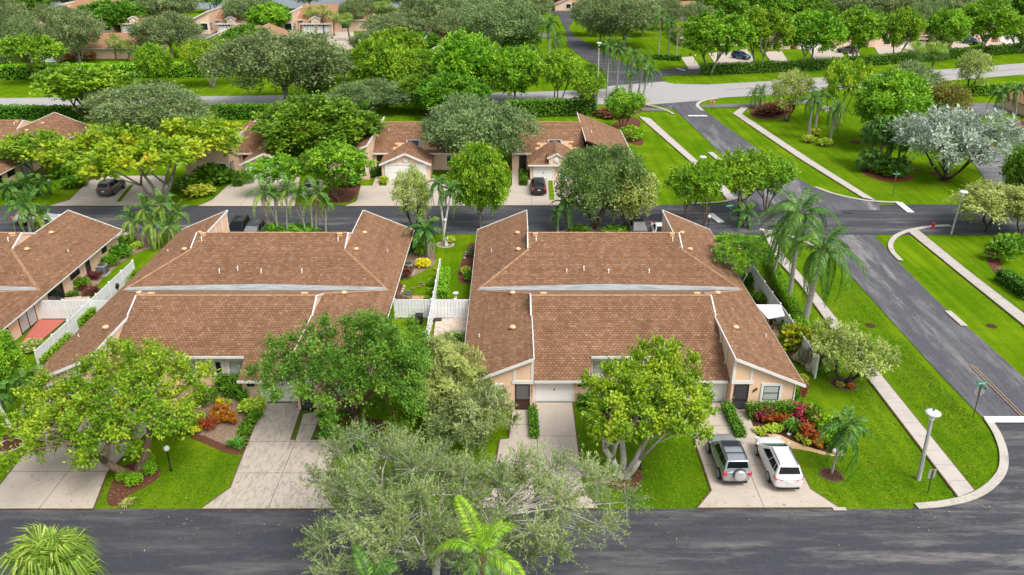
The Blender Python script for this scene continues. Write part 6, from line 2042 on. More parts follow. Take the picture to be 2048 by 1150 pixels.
    ('loose', 'leaf_yellow', 1590, 700, 60, 2.2, 'thin yellow-green shrub arching over the corner fence'),
):
    shrub(*a)
# ------------------------------------------------------------------ cars
def paint(name, c, met=.3):
    if name not in M:
        m = mat(name, c, .28, met, .5)
        m.node_tree.nodes['Principled BSDF'].inputs['Coat Weight'].default_value = .6
        m.node_tree.nodes['Principled BSDF'].inputs['Coat Roughness'].default_value = .08
        M[name] = m
    return M[name]


M['tyre'] = mat('tyre', (.014, .014, .015), .85)
M['rim'] = mat('rim', (.42, .43, .45), .35, .7)
M['tail'] = mat('tail_lamp', (.55, .03, .05), .15, 0, .6)
M['tail_pink'] = mat('tail_lamp_pale', (.72, .16, .22), .15, 0, .6)
M['head'] = mat('head_lamp', (.75, .78, .8), .08, 0, .7)
M['plate'] = mat('number_plate', (.68, .70, .70), .4)
M['rail_grey'] = mat('rail_grey', (.10, .10, .105), .4, .5)
M['plastic'] = mat('black_plastic', (.022, .022, .024), .6)


def bevel(o, w, seg=2):
    m = o.modifiers.new('bevel', 'BEVEL'); m.width = w; m.segments = seg; m.limit_method = 'ANGLE'; m.angle_limit = math.radians(25)
    return o


CARS = {
    # stations along the body (x, half width, top of the lower body), greenhouse, wheels
    'crossover': dict(L=4.57, st=[(-2.40, .76, .92), (-2.33, .89, 1.04), (-1.7, .92, 1.05), (-.6, .925, 1.02), (.7, .925, 1.0), (1.25, .91, .98), (1.7, .90, .93), (2.05, .84, .86), (2.24, .70, .76), (2.34, .44, .62)],
                      gh=dict(x0=-2.30, x1=-2.02, x2=-.02, x3=1.36, wb=.87, wt=.62, zb=.98, zt=1.62), wh=(1.36, -1.30), wr=.35, spare=False, rails=True),
    'suv': dict(L=4.4, st=[(-2.1, .80, .98), (-2.02, .86, 1.06), (-1.5, .88, 1.10), (.7, .88, 1.08), (1.15, .87, 1.06), (1.75, .85, 1.0), (2.1, .80, .9), (2.2, .70, .75)],
                gh=dict(x0=-2.06, x1=-1.88, x2=.22, x3=1.12, wb=.84, wt=.66, zb=1.05, zt=1.70), wh=(1.38, -1.3), wr=.37, spare=True, rails=True),
    'saloon': dict(L=4.7, st=[(-2.35, .68, .78), (-2.25, .84, .92), (-1.7, .89, .98), (-.8, .90, .95), (.7, .90, .92), (1.3, .89, .88), (1.9, .85, .80), (2.25, .76, .70), (2.36, .6, .58)],
                   gh=dict(x0=-1.62, x1=-.95, x2=.15, x3=1.05, wb=.82, wt=.58, zb=.93, zt=1.42), wh=(1.42, -1.35), wr=.33, spare=False, rails=False),
}
CARMESH = {}


def car_part(key, fn):
    if key not in CARMESH: CARMESH[key] = fn()
    return CARMESH[key]


def car(kind, col, x, y, heading, label, simple=False, tail='tail', sunroof=False, glass='glass_dark', wshade=False, z=.085):
    q = CARS[kind]; g = q['gh']
    root = empty('car', (x, y, z), heading); tag(root, label, 'car')
    body = MB(); rings = []
    for (sx, w, t) in q['st']:
        end = min(abs(sx - q['st'][0][0]), abs(sx - q['st'][-1][0]))
        zb = .30 + (.10 if end < .05 else 0)
        sec = [(w * .80, zb - .05), (w * .97, zb + .08), (w, (zb + t) / 2), (w * .975, t - .10), (w * .86, t), (w * .4, t + .025)]
        rings.append([(sx, a, b) for a, b in sec] + [(sx, -a, b) for a, b in reversed(sec)])
    n = len(rings[0]); vs = [p for r in rings for p in r]; fs = []
    for i in range(len(rings) - 1):
        for k in range(n):
            fs.append((i * n + k, i * n + (k + 1) % n, (i + 1) * n + (k + 1) % n, (i + 1) * n + k))
    fs += [tuple(range(n - 1, -1, -1)), tuple((len(rings) - 1) * n + k for k in range(n))]
    body.mesh(vs, fs)
    o = body.build('body', col, root, None, True)
    s = o.modifiers.new('smooth', 'SUBSURF'); s.levels = s.render_levels = 2
    # greenhouse
    x0, x1, x2, x3, wb, wt, zb, zt = (g[k] for k in ('x0', 'x1', 'x2', 'x3', 'wb', 'wt', 'zb', 'zt'))
    c = MB()
    vb = [(x0, -wb, zb - .08), (x3, -wb, zb - .08), (x3, wb, zb - .08), (x0, wb, zb - .08)]
    vt = [(x1, -wt, zt), (x2, -wt, zt), (x2, wt, zt), (x1, wt, zt)]
    xm = (x1 + x2) / 2
    vm = [(xm, -wt, zt + .04), (xm, wt, zt + .04)]
    c.mesh(vb + vt + vm, [(0, 1, 5, 8, 4), (2, 3, 7, 9, 6), (1, 2, 6, 5), (3, 0, 4, 7), (4, 8, 9, 7), (8, 5, 6, 9)])
    cb = c.build('roof', col, root); bevel(cb, .07, 3)
    cb.data.polygons.foreach_set('use_smooth', [True] * len(cb.data.polygons))

    def lerp(a, b, t): return tuple(a[i] + (b[i] - a[i]) * t for i in range(3))

    def pane(name, A, B, C_, D, u0, u1, v0, v1, out, m):
        """glass on the face A B (bottom) C D (top), inset, a little proud"""
        def f(u, v):
            p = lerp(lerp(A, B, u), lerp(D, C_, u), v)
            return tuple(p[i] + out[i] for i in range(3))
        b = MB(); b.poly([f(u0, v0), f(u1, v0), f(u1, v1), f(u0, v1)])
        b.poly([f(u0, v0)[:1] + f(u0, v0)[1:], f(u0, v1), f(u1, v1), f(u1, v0)])
        return b.build(name, M[m], root)

    b0, b1, b2, b3 = vb; t0, t1, t2, t3 = vt
    pane('windscreen', b1, b2, t2, t1, .06, .94, .16, .93, (.012, 0, .012), glass)
    pane('rear_window', b3, b0, t0, t3, .08, .92, .40 if kind != 'saloon' else .2, .94, (-.016, 0, .010), 'glass_dark')
    for sg, (A, B, C_, D) in ((-1, (b0, b1, t1, t0)), (1, (b3, b2, t2, t3))):
        pane('side_window', A, B, C_, D, .50, .86, .30, .92, (0, .013 * sg, .006), 'glass_dark')
        pane('side_window', A, B, C_, D, .20, .475, .30, .92, (0, .013 * sg, .006), 'glass_dark')
        if kind != 'saloon': pane('side_window', A, B, C_, D, .07, .175, .36, .92, (0, .013 * sg, .006), 'glass_dark')
    # wheels
    for wx in q['wh']:
        for sg in (-1, 1):
            wy = .80 * sg
            wr = q['wr']
            a = MB(); a.lathe([(wr + .06, 0), (wr + .06, .004)], (0, 0, 0), 20); a.build('wheel_arch', M['plastic'], root, (wx, .90 * sg if kind != 'suv' else .86 * sg, wr + .02), rot=(math.pi / 2, 0, 0))
            w = MB(); w.lathe([(wr - .07, -.11), (wr - .01, -.10), (wr, -.05), (wr, .06), (wr - .02, .10), (wr - .08, .115)], (0, 0, 0), 20)
            wo = w.build('wheel', M['tyre'], root, (wx, wy + .02 * sg, wr), True, (-math.pi / 2 * sg, 0, 0))
            if not simple:
                rmb = MB(); rmb.lathe([(.07, .105), (.2 * wr / .35, .12), (.235 * wr / .35, .122), (.24 * wr / .35, .1)], (0, 0, 0), 16)
                for k in range(5):
                    an = k * 2 * math.pi / 5; rmb.bar((0, 0, .125), (math.cos(an) * .23, math.sin(an) * .23, .123), .05, .02)
                rmb.build('rim', M['rim'], wo)
    xr, xf = q['st'][0][0], q['st'][-1][0]
    for sg in (-1, 1):
        l = MB()
        if tail == 'tail_pink':
            pts = [(-2.08, .915, 1.08), (-2.36, .80, 1.0), (-2.405, .36, .88), (-2.405, .40, .81), (-2.37, .82, .86), (-2.12, .94, .95)]
            l.poly([(a, b * sg, c_) for a, b, c_ in pts]); l.poly([(a + .02, b * sg * .98, c_) for a, b, c_ in pts][::-1])
        else:
            l.box(xr - .012, xr + .16, min(.62 * sg, .86 * sg), max(.62 * sg, .86 * sg), .78, 1.0)
        l.build('tail_light', M[tail], root)
        h = MB(); h.box(xf - .35, xf - .06, min(.5 * sg, .80 * sg), max(.5 * sg, .80 * sg), .62, .75); h.build('headlight', M['head'], root)
        m_ = MB(); m_.box(x3 - .32, x3 - .16, min(.90 * sg, 1.06 * sg), max(.90 * sg, 1.06 * sg), zb - .01, zb + .13)
        bevel(m_.build('mirror', col, root), .03)
    p = MB(); p.box(xr - .03, xr + .02, -.16, .16, .68, .80); p.build('number_plate', M['plate'], root)
    bm = MB(); bm.box(xr + .0, xr + .25, -.66, .66, .24, .33); bm.build('bumper', M['plastic'], root)
    if q['rails']:
        for sg in (-1, 1):
            r_ = MB(); yy = (wt - .08) * sg
            r_.tube([(x1 + .12, yy, zt + .01), (x1 + .25, yy, zt + .09), (xm, yy, zt + .10), (x2 - .25, yy, zt + .085), (x2 - .12, yy, zt + .005)], [.03] * 5, 6)
            r_.build('roof_rail', M['rail_grey'], root)
    if sunroof:
        s_ = MB(); s_.box(x2 - .62, x2 - .1, -wt + .14, wt - .14, zt + .0, zt + .045); s_.build('sunroof', M['glass_dark'], root)
        for bx in (x2 - .72, xm - .35):
            b = MB(); b.bar((bx, -wt + .06, zt + .10), (bx, wt - .06, zt + .10), .05, .03); b.build('crossbar', M['plastic'], root)
    if q['spare']:
        t = MB(); t.lathe([(.34, 0), (.36, .05), (.35, .16), (.28, .2), (.1, .215)], (0, 0, 0), 24)
        t.build('spare_wheel', paint('paint_spare', (.52, .53, .51), .3), root, (xr - .06, -.12, .90), True, (0, -math.pi / 2, 0))
        d = MB(); d.lathe([(.40, 0), (.40, .02)], (0, 0, 0), 24); d.build('spare_shadow_gap', M['plastic'], root, (xr - .04, -.12, .90), rot=(0, -math.pi / 2, 0))  # black disc added as a painted shadow gap round the spare wheel
    if wshade:
        w = MB(); A, B, C_, D = b1, b2, t2, t1
        w.poly([lerp(lerp(A, B, u), lerp(D, C_, u), v) for u, v in ((.1, .18), (.9, .18), (.9, .55), (.1, .55))])
        s2 = w.build('sun_shade', mk_once('sun_shade', (.12, .34, .24)), root, (.02, 0, .02))
    return root


white = paint('paint_car_white', (.66, .66, .65), 0); silver = paint('paint_car_silver', (.36, .39, .41), .5); blackp = paint('paint_car_black', (.012, .011, .012), .2)
darkred = paint('paint_car_maroon', (.035, .012, .012), .3); grey = paint('paint_car_grey', (.10, .105, .11), .5); blue = paint('paint_car_blue', (.025, .06, .14), .4); lsilver = paint('paint_car_light', (.55, .57, .58), .4); olive = paint('paint_car_olive', (.09, .09, .075), .4)
UP, DN = math.pi / 2, -math.pi / 2
x, y = P(1534, 966.5); x2, y2 = P(1512, 909.5)
car('crossover', white, (x + x2) / 2 + .90, (y + y2) / 2 - .03, UP + .0, 'white crossover parked with its rear to the road beside the corner flower bed', tail='tail_pink', wshade=True)
x, y = P(1438.7, 960); x2, y2 = P(1416, 906)
car('suv', silver, (x + x2) / 2 + .84, (y + y2) / 2, UP + .015, 'silver off-roader with a covered spare wheel on its back door, left of the white car', sunroof=True, glass='glass_dark')
car('crossover', blackp, *P(1077, 381), UP, 'black crossover parked in front of the white single garage across the street', sunroof=True)
car('crossover', blackp, P(480, 470)[0], 82.3, DN, 'black car nosed in behind the middle house wing', sunroof=True)
car('crossover', grey, P(517, 470)[0], 81.0, DN, 'dark grey car next to the black one, partly hidden by palms', sunroof=True, glass='glass_grey')
car('crossover', grey, P(1275, 470)[0], 82.2, DN, 'grey car with a roof window nosed in behind the corner house', sunroof=True, glass='glass_grey')
car('saloon', white, P(1318, 470)[0], 81.6, DN, 'white car showing only its corner behind the corner house wing')
car('saloon', lsilver, P(72, 450)[0], 86.2, 0.0, 'silver saloon standing on the middle street behind the sunlit palm')
car('crossover', olive, *P(226, 384), UP, 'dark car with its back to the street under the yellow-green spreading tree', glass='glass_grey')
car('crossover', white, *P(628, 384), UP, 'white car hidden behind the light green tree across the street')
for a in ((1482, 118, -.9, blue, 'dark blue car in the first driveway behind the avenue trees'), (1692, 106, 2.6, grey, 'dark grey car in the driveway behind the third and fourth avenue trees'), (1940, 88, -.9, blue, 'blue car in the driveway below the seventh avenue tree'), (2030, 84, 2.6, blackp, 'black car in the last driveway at the right edge')):
    car('crossover', a[3], *P(a[0], a[1]), a[2], a[4], True)
car('crossover', blackp, *P(660, 64), DN, 'dark car parked before the orange roofs by the fan palms', True)

# ------------------------------------------------------------------ fences
def fence(a, b, label, h=1.75, wb=.28, gate=None, group='white board fences'):
    a = Vector(a); b = Vector(b); L = (b - a).length; d = (b - a) / L; rz = math.atan2(d.y, d.x)
    root = empty('fence', (a.x, a.y, 0), rz); tag(root, label, 'fence', group)
    npan = max(1, round(L / 2.35)); pl = L / npan
    pm = MB(); pm.box(-.065, .065, -.065, .065, -.1, h + .06); pm.mesh([(-.09, -.09, h + .06), (.09, -.09, h + .06), (.09, .09, h + .06), (-.09, .09, h + .06), (0, 0, h + .15)], [(0, 1, 4), (1, 2, 4), (2, 3, 4), (3, 0, 4), (3, 2, 1, 0)])
    pme = pm.me('post', M['vinyl'])
    nb = max(1, round((pl - .14) / wb)); w = (pl - .14) / nb
    bm = MB(); bm.box(.014, w - .014, -.018, .018, .1, h - .1); bme = bm.me('board', M['vinyl'])
    rm = MB(); rm.box(.066, pl - .066, -.028, .028, h - .13, h - .0); rme = rm.me('rail', M['vinyl'])
    r2 = MB(); r2.box(.066, pl - .066, -.028, .028, .05, .17); r2e = r2.me('rail', M['vinyl'])
    r3 = MB(); r3.box(.066, pl - .066, -.026, .026, h * .52, h * .52 + .09); r3e = r3.me('rail', M['vinyl'])
    for i in range(npan + 1):
        link('post', pme, root, (i * pl, 0, 0))
        if i < npan:
            for e in (rme, r2e, r3e): link('rail', e, root, (i * pl, 0, 0))
            for k in range(nb): link('board', bme, root, (i * pl + .07 + k * w, 0, 0))
    return root


fa = P(1501, 523.5, 1.75); fb = P(1637, 714, 1.75)
fence(fb, fa, 'long white board fence along the corner house toward the side street')
fa = P(879.6, 520, 1.75); fb = P(852, 664, 1.75)
fence(fb, fa, 'white board fence running back between the two front houses, seen end on')
yc = P(863, 636)[1]; xm_ = fb[0] + (fa[0] - fb[0]) * (yc - fb[1]) / (fa[1] - fb[1])
fence((P(786, 607, 1.75)[0], yc), (xm_ - .08, yc), 'short white cross fence on the middle house side of the lawn')
fence((xm_ + .08, yc), (-3.05, yc), 'short white cross fence above the stained patio')
fa = P(264.7, 521.7, 1.75); fb = P(70, 702, 1.75)
fence(fb, fa, 'long white board fence between the left and the middle house')
yc = P(100, 640)[1] + .2; xl_ = -40.0; xm_ = fb[0] + (fa[0] - fb[0]) * (yc - fb[1]) / (fa[1] - fb[1])
fence((xl_, yc), (xm_ - .08, yc), 'white cross fence between the red patio and the dark sliding door')
fence((xm_ + .08, yc), (-33.0, yc), 'white cross fence meeting the middle house roof')
fence(P(2010, 265), P(2070, 290), 'low white fence at the right edge by the loop road', 1.1)

# ------------------------------------------------------------------ small things
def ac_unit(px_, py_, label):
    x, y = P(px_, py_); root = empty('air_conditioner', (x, y, 0)); tag(root, label, 'air conditioner', 'air conditioners')
    b = MB(); b.box(-.5, .5, -.5, .5, -.05, .06); b.build('pad', M['kerb_concrete'], root)
    b = MB(); b.box(-.42, .42, -.42, .42, .06, .95); bevel(b.build('casing', M['metal_grey'], root), .05)
    b = MB()
    for i in range(12):
        for s in (-1, 1):
            b.box(-.40 + i * .067, -.37 + i * .067, s * .425 - .006, s * .425 + .006, .15, .85)
            b.box(s * .425 - .006, s * .425 + .006, -.40 + i * .067, -.37 + i * .067, .15, .85)
    b.build('grille', M['dark_grey'], root)
    b = MB(); b.lathe([(.36, .955), (.36, .97), (.30, .972), (.05, .972)], (0, 0, 0), 20); b.build('fan_guard', M['dark_grey'], root)


ac_unit(207, 548, 'grey air conditioning unit beside the left house')
ac_unit(818, 545, 'grey air conditioning unit under the middle house eave')


def globe_lamp(px_, py_, gy, label):
    x, y = P(px_, py_); h = max(1.3, zat(gy, y))
    root = empty('globe_lamp', (x, y, 0)); tag(root, label, 'lamp', 'white globe garden lamps')
    b = MB(); b.lathe([(.09, -.05), (.09, .04), (.045, .08), (.04, h - .22), (.09, h - .18), (.1, h - .12)], (0, 0, 0), 10); b.build('post', M['black'], root, None, True)
    b = MB(); b.lathe([(.05, -.17), (.13, -.13), (.18, -.04), (.18, .05), (.13, .14), (.06, .175)], (0, 0, h), 14); b.build('globe', mk_once('globe', (.82, .82, .80)), root, None, True)


for a in ((342, 940, 897, 'globe lamp on the front lawn of the middle house'), (1281, 937, 894, 'globe lamp half hidden behind the pale trunked tree'), (103, 388, 362, 'globe lamp on the left lawn across the middle street'),
          (892, 484, 440, 'globe lamp between the twin palms'), (1416, 456, 440, 'globe lamp near the stop line behind the corner house roof'), (1822, 236, 217, 'globe lamp at the loop road'), (1389, 127, 111, 'globe lamp beside the frontage lane')):
    globe_lamp(*a)


def street_lamp(px_, py_, hx, hy, label, r=.14):
    x, y = P(px_, py_); h = zat(hy, y); d = FP * ST + (hy - 575) * CT
    dx = (hx - 1024) * (CH - h) / d - x
    root = empty('street_lamp', (x, y, 0)); tag(root, label, 'street lamp', 'concrete street lamps')
    b = MB(); b.tube([(0, 0, -.1), (dx * .5, 0, h * .5), (dx * .93, 0, h * .93)], [r, r * .85, r * .7], 8); b.build('post', M['bark_pale2'], root)
    b = MB(); b.lathe([(.16, -.45), (.15, -.1), (.2, -.05)], (dx, 0, h), 12); b.build('lamp_body', M['pvc'], root)
    b = MB(); b.lathe([(.2, -.08), (.43, -.03), (.45, .03), (.3, .12), (.08, .17)], (dx, 0, h), 18); b.build('lamp_shade', mk_once('lamp_shade', (.72, .76, .78)), root, None, True)
    b = MB(); b.lathe([(.06, .16), (.06, .26)], (dx, 0, h), 8); b.build('sensor', M['dark_grey'], root)


street_lamp(1837, 958, 1866, 826, 'concrete street lamp with a round white shade on the front corner lawn')
street_lamp(1902, 468, 1927, 384, 'leaning dark street lamp post at the right before the pale drooping tree', .11)
street_lamp(1398, 366, 1405.5, 314, 'street lamp behind the slim trees near the upper pavement', .11)
street_lamp(1194, 229, 1198, 86, 'tall pale concrete pole among the junction palms', .14)


def sign(px_, py_, ty, label, kind, rz=0.0):
    x, y = P(px_, py_); h = zat(ty, y)
    root = empty('road_sign', (x, y, 0), rz); tag(root, label, 'sign')
    b = MB(); b.tube([(0, 0, -.1), (0, 0, h)], [.032, .032], 7); b.build('post', M['sign_post'], root)
    if 'street' in kind:
        for i, (ang, z) in enumerate(((.25, h + .10), (1.75, h - .10))):
            c, s = math.cos(ang), math.sin(ang)
            b = MB(); b.bar((-c * .45, -s * .45, z), (c * .45, s * .45, z), .02, .18); b.build('name_plate', M['sign_green'], root)
            b = MB(); b.bar((-c * .32, -s * .32, z), (c * .32, s * .32, z), .03, .035); b.build('lettering', M['paint'], root)
    if 'stop' in kind:
        r = .38; zc = h - (.55 if 'street' in kind else .3)
        back = MB(); n = 8; pts = [(r * math.cos(math.pi / 8 + k * math.pi / 4), r * math.sin(math.pi / 8 + k * math.pi / 4)) for k in range(n)]
        back.mesh([(a, .045, zc + c) for a, c in pts] + [(a, .06, zc + c) for a, c in pts], [tuple(range(8)), tuple(range(15, 7, -1))] + [(k, (k + 1) % 8, 8 + (k + 1) % 8, 8 + k) for k in range(8)])
        face = 'front' in kind
        p = back.build('plate', M['sign_face'] if face else M['sign_back'], root)
        f = MB(); sgn = -1 if face else 1
        yy = .04 if face else .065
        f.mesh([(a * .92, yy, zc + c * .92) for a, c in pts], [tuple(range(8))])
        f.build('face', M['sign_red'], root)
        if face:
            cu = bpy.data.curves.new('lettering', 'FONT'); cu.body = 'STOP'; cu.size = .26; cu.align_x = 'CENTER'; cu.align_y = 'CENTER'; cu.extrude = .003
            cu.materials.append(M['paint']); text_mesh('lettering', cu, root, (0, .032, zc))
    if 'rect' in kind:
        b = MB(); b.box(-.24, .24, .04, .055, h - .62, h); b.build('plate', M['sign_back'], root)


M['sign_green'] = mat('sign_green', (.02, .28, .14), .5); M['sign_back'] = mat('sign_back', (.36, .38, .34), .5, .4); M['sign_red'] = mat('sign_red', (.62, .12, .10), .5); M['sign_face'] = mat('sign_border', (.75, .68, .62), .5)
M['sign_post'] = mat('sign_post', (.05, .055, .03), .7)
sign(1946, 834, 769, 'green street name sign with the grey back of a stop sign, at the front corner', 'street stop')
sign(1856, 984, 940, 'grey back of a rectangular sign beside the corner pavement', 'rect', .15)
sign(1785, 391, 346, 'green street name sign with a stop sign seen on edge, on the green', 'street stop', 1.25)
sign(1455, 452, 413, 'green street name sign at the corner by the short dark palm', 'street')
sign(1339, 234, 211, 'rectangular sign back at the upper side road', 'rect')
sign(1423, 222, 199, 'faded stop sign facing the camera at the avenue', 'stop front')


def hydrant(px_, py_, label):
    x, y = P(px_, py_); o = empty('fire_hydrant', (x, y, 0)); tag(o, label, 'hydrant', 'red fire hydrants')
    red = mk_once('hydrant_red', (.55, .02, .03))
    b = MB(); b.lathe([(.17, -.05), (.17, .05), (.12, .08), (.115, .5), (.16, .53), (.15, .6), (.08, .72), (.03, .76)], (0, 0, 0), 12); b.build('barrel', red, o, None, True)
    for s in ((-1, 0), (1, 0), (0, -1)):
        b = MB(); b.tube([(0, 0, .42), (s[0] * .2, s[1] * .2, .42)], [.07, .07], 8); b.build('outlet', red, o)


hydrant(1865, 457, 'red fire hydrant on the lawn by the curved kerb')
hydrant(383, 468, 'red fire hydrant behind the cane palm clump')

# shade cloth, grill, chairs, pots by the corner house
cv = [P(1511, 609, 2.2), P(1562, 609, 2.2), P(1570, 632, 2.1), P(1537, 638, 2.1)]
b = MB(); N_ = 8
cxy = (sum(p[0] for p in cv) / 4, sum(p[1] for p in cv) / 4)
for i in range(N_):
    for j2 in range(N_):
        def sp_(u, v):
            a = [cv[0][k] + (cv[1][k] - cv[0][k]) * u for k in (0, 1)]; c = [cv[3][k] + (cv[2][k] - cv[3][k]) * u for k in (0, 1)]
            s_ = 1 - .0 * u
            return (a[0] + (c[0] - a[0]) * v - cxy[0], a[1] + (c[1] - a[1]) * v - cxy[1], 2.2 - .1 * v - .22 * math.sin(math.pi * u) * math.sin(math.pi * v))
        u, v, e = i / N_, j2 / N_, 1 / N_
        b.poly([sp_(u, v), sp_(u + e, v), sp_(u + e, v + e), sp_(u, v + e)])
root = empty('shade_cloth', (*cxy, 0)); tag(root, 'white shade cloth stretched between the corner house eave and the fence', 'canopy')
b.build('cloth', mk_once('shade_white', (.80, .80, .78)), root, None, True)
for p in cv[1:3]:
    b = MB(); b.tube([(p[0] - cxy[0], p[1] - cxy[1], -.1), (p[0] - cxy[0], p[1] - cxy[1], 2.2)], [.03, .03], 7); b.build('pole', M['metal_grey'], root)


def chair(px_, py_, rz, label, m):
    x, y = P(px_, py_); o = empty('garden_chair', (x, y, .09), rz); tag(o, label, 'chair', 'garden chairs')
    b = MB(); b.box(-.26, .26, -.26, .26, .40, .45); b.build('seat', M[m], o)
    b = MB(); b.bar((0, .26, .45), (0, .36, 1.0), .5, .04, (0, 1, 0)); b.build('backrest', M[m], o)
    for sx in (-1, 1):
        for sy in (-1, 1):
            b = MB(); b.tube([(sx * .23, sy * .23, 0), (sx * .23, sy * .23, .4)], [.02, .02], 6); b.build('leg', M['black'], o)
        b = MB(); b.tube([(sx * .28, -.24, .4), (sx * .28, -.24, .62), (sx * .28, .3, .66)], [.018] * 3, 6); b.build('armrest', M['black'], o)


M['chair_grey'] = mat('chair_grey', (.20, .21, .19), .7)
chair(818, 600, math.pi, 'grey mesh patio chair behind the middle house', 'chair_grey')
chair(803, 605, 1.2, 'brown patio chair next to the grey mesh one', 'bark_brown')
chair(1541, 650, .4, 'dark patio chair under the white shade cloth, nearest the cloth', 'dark_grey')
chair(1546, 660, 1.9, 'dark patio chair under the eave next to the grill', 'dark_grey')


def grill(px_, py_, label):
    x, y = P(px_, py_); o = empty('kettle_grill', (x, y, .05)); tag(o, label, 'grill')
    b = MB(); b.lathe([(.08, .52), (.26, .62), (.34, .8), (.36, .84)], (0, 0, 0), 16); b.build('bowl', M['black'], o, None, True)
    b = MB(); b.lathe([(.37, .845), (.34, .96), (.22, 1.08), (.06, 1.12)], (0, 0, 0), 16); l = b.build('lid', M['black'], o, None, True)
    b = MB(); b.bar((-.08, 0, 1.16), (.08, 0, 1.16), .03, .03); b.build('handle', M['dark_grey'], l)
    for k in range(3):
        a = k * 2.09; b = MB(); b.tube([(math.cos(a) * .2, math.sin(a) * .2, .6), (math.cos(a) * .34, math.sin(a) * .34, 0)], [.018, .018], 6); b.build('leg', M['black'], o)


grill(1564, 684, 'black covered grill between the corner house and the fence')
grill(234, 590, 'black covered grill beside the hedge at the left fence')


def pot(px_, py_, r, h, c, label, plant=True):
    x, y = P(px_, py_); o = empty('flower_pot', (x, y, -.04)); tag(o, label, 'pot', 'garden pots by the corner fence')
    b = MB(); b.lathe([(r * .6, 0), (r * .95, h * .55), (r, h * .9), (r * 1.08, h * .92), (r * 1.08, h), (r * .9, h), (r * .88, h * .9), (.02, h * .88)], (0, 0, 0), 14); b.build('pot', mk_once('pot_' + c, {'t': (.30, .10, .06), 'b': (.55, .46, .34), 'w': (.74, .73, .70), 'k': (.03, .03, .035)}[c]), o, None, True)
    if plant: link('leaves', shrub_mesh('loose', 'leaf_hedge', 0), o, (0, 0, h * .85), None, (r * 2.2, r * 2.2, r * 2.4))


for a in ((1582, 706, .34, .32, 't', 'terracotta bowl at the upper end of the corner fence pots', True), (1591, 713, .34, .3, 't', 'wide brown bowl against the corner fence', False), (1590, 719, .2, .36, 'w', 'white ball-shaped pot by the corner fence', False),
          (1597, 723, .26, .34, 'b', 'beige pot in the middle of the corner fence pots', True), (1606, 729, .24, .34, 'b', 'second beige pot nearer the fence end', True), (1618, 742, .34, .5, 'b', 'large beige urn at the fence end', False), (1603, 722, .2, .4, 'k', 'dark pot with leaves behind the beige ones', True),
          (1513, 606, .26, .5, 'k', 'black pot behind the white shade cloth', True), (1530, 598, .3, .45, 'k', 'grey-black tub at the corner fence', False)):
    pot(*a)


def moss(px_, py_, w, z0, z1, n, label):
    r = np.random.default_rng(4); x, y = P(px_, py_)
    Q = []; R = []
    for i in range(n):
        a = np.array([r.normal() * w * .35, r.normal() * .18, z1 + r.normal() * .05]); L = (z1 - z0) * (.5 + .5 * r.random())
        s = unit(np.array([r.normal(), r.normal(), 0])) * .022
        m = a + np.array([r.normal() * .06, r.normal() * .06, -L * .5]); t = a + np.array([r.normal() * .12, r.normal() * .1, -L])
        Q.append([a, m - s, t, m + s]); R.append(r.random())
    o = empty('hanging_moss', (x, y, 0)); tag(o, label, 'moss')
    link('strands', quads_me('strands', np.array(Q), M['leaf_moss'], np.array(R)), o)


leaf_mat('leaf_moss', (.14, .12, .085), (.27, .24, .18), (.42, .39, .31), .15, .02)
moss(1626, 738, 1.5, .35, 1.85, 700, 'curtain of grey hanging moss over the end of the corner fence')
# bird bath, small white post light, bin, mat, stones
x, y = P(912, 603); o = empty('bird_bath', (x, y, .09)); tag(o, 'white bird bath on the paver strip behind the cross fence', 'bird bath')
b = MB(); b.lathe([(.2, 0), (.2, .06), (.08, .12), (.07, .6), (.14, .66)], (0, 0, 0), 12); b.build('pedestal', M['pvc'], o, None, True)
b = MB(); b.lathe([(.1, .64), (.24, .72), (.26, .78), (.22, .77), (.04, .70)], (0, 0, 0), 16); b.build('basin', M['pvc'], o, None, True)
x, y = P(893, 491); o = empty('utility_post', (x, y, 0)); tag(o, 'short white utility post at the foot of the twin palms', 'post')
b = MB(); b.box(-.14, .14, -.12, .12, -.1, .75); b.build('body', M['pvc'], o)
b = MB(); b.box(-.17, .17, -.15, .15, .751, .82); b.build('cap', M['pvc'], o)
x, y = P(839, 645); o = empty('storage_bin', (x, y, 0)); tag(o, 'black storage bin behind the bushy tree, left of the white fence', 'bin')
b = MB(); b.box(-.3, .3, -.3, .3, 0, .7); bevel(b.build('body', M['plastic'], o), .04)
b = MB(); b.box(-.33, .33, -.33, .33, .701, .76); b.build('lid', M['plastic'], o)
x, y = P(875.5, 641); b = MB(); b.box(-.34, .34, -.25, .25, 0, .02); tag(b.build('doormat', mk_once('mat_brown', (.06, .025, .02)), None, (x, y, .10)), 'small dark brown mat on the stained patio below the cross fence', 'mat')


def rock(px_, py_, r, label, c='pvc', group=None):
    rr = np.random.default_rng(int(px_)); b = MB(); prof = [(r * .7, -.05), (r, r * .25), (r * .8, r * .6), (r * .35, r * .8)]
    b.lathe(prof, (0, 0, 0), 7); b.v = [(a * (1 + .15 * rr.normal()), d * (1 + .15 * rr.normal()), z) for a, d, z in b.v]
    x, y = P(px_, py_); tag(b.build('rock', M[c], None, (x, y, 0), True), label, 'rock', group)


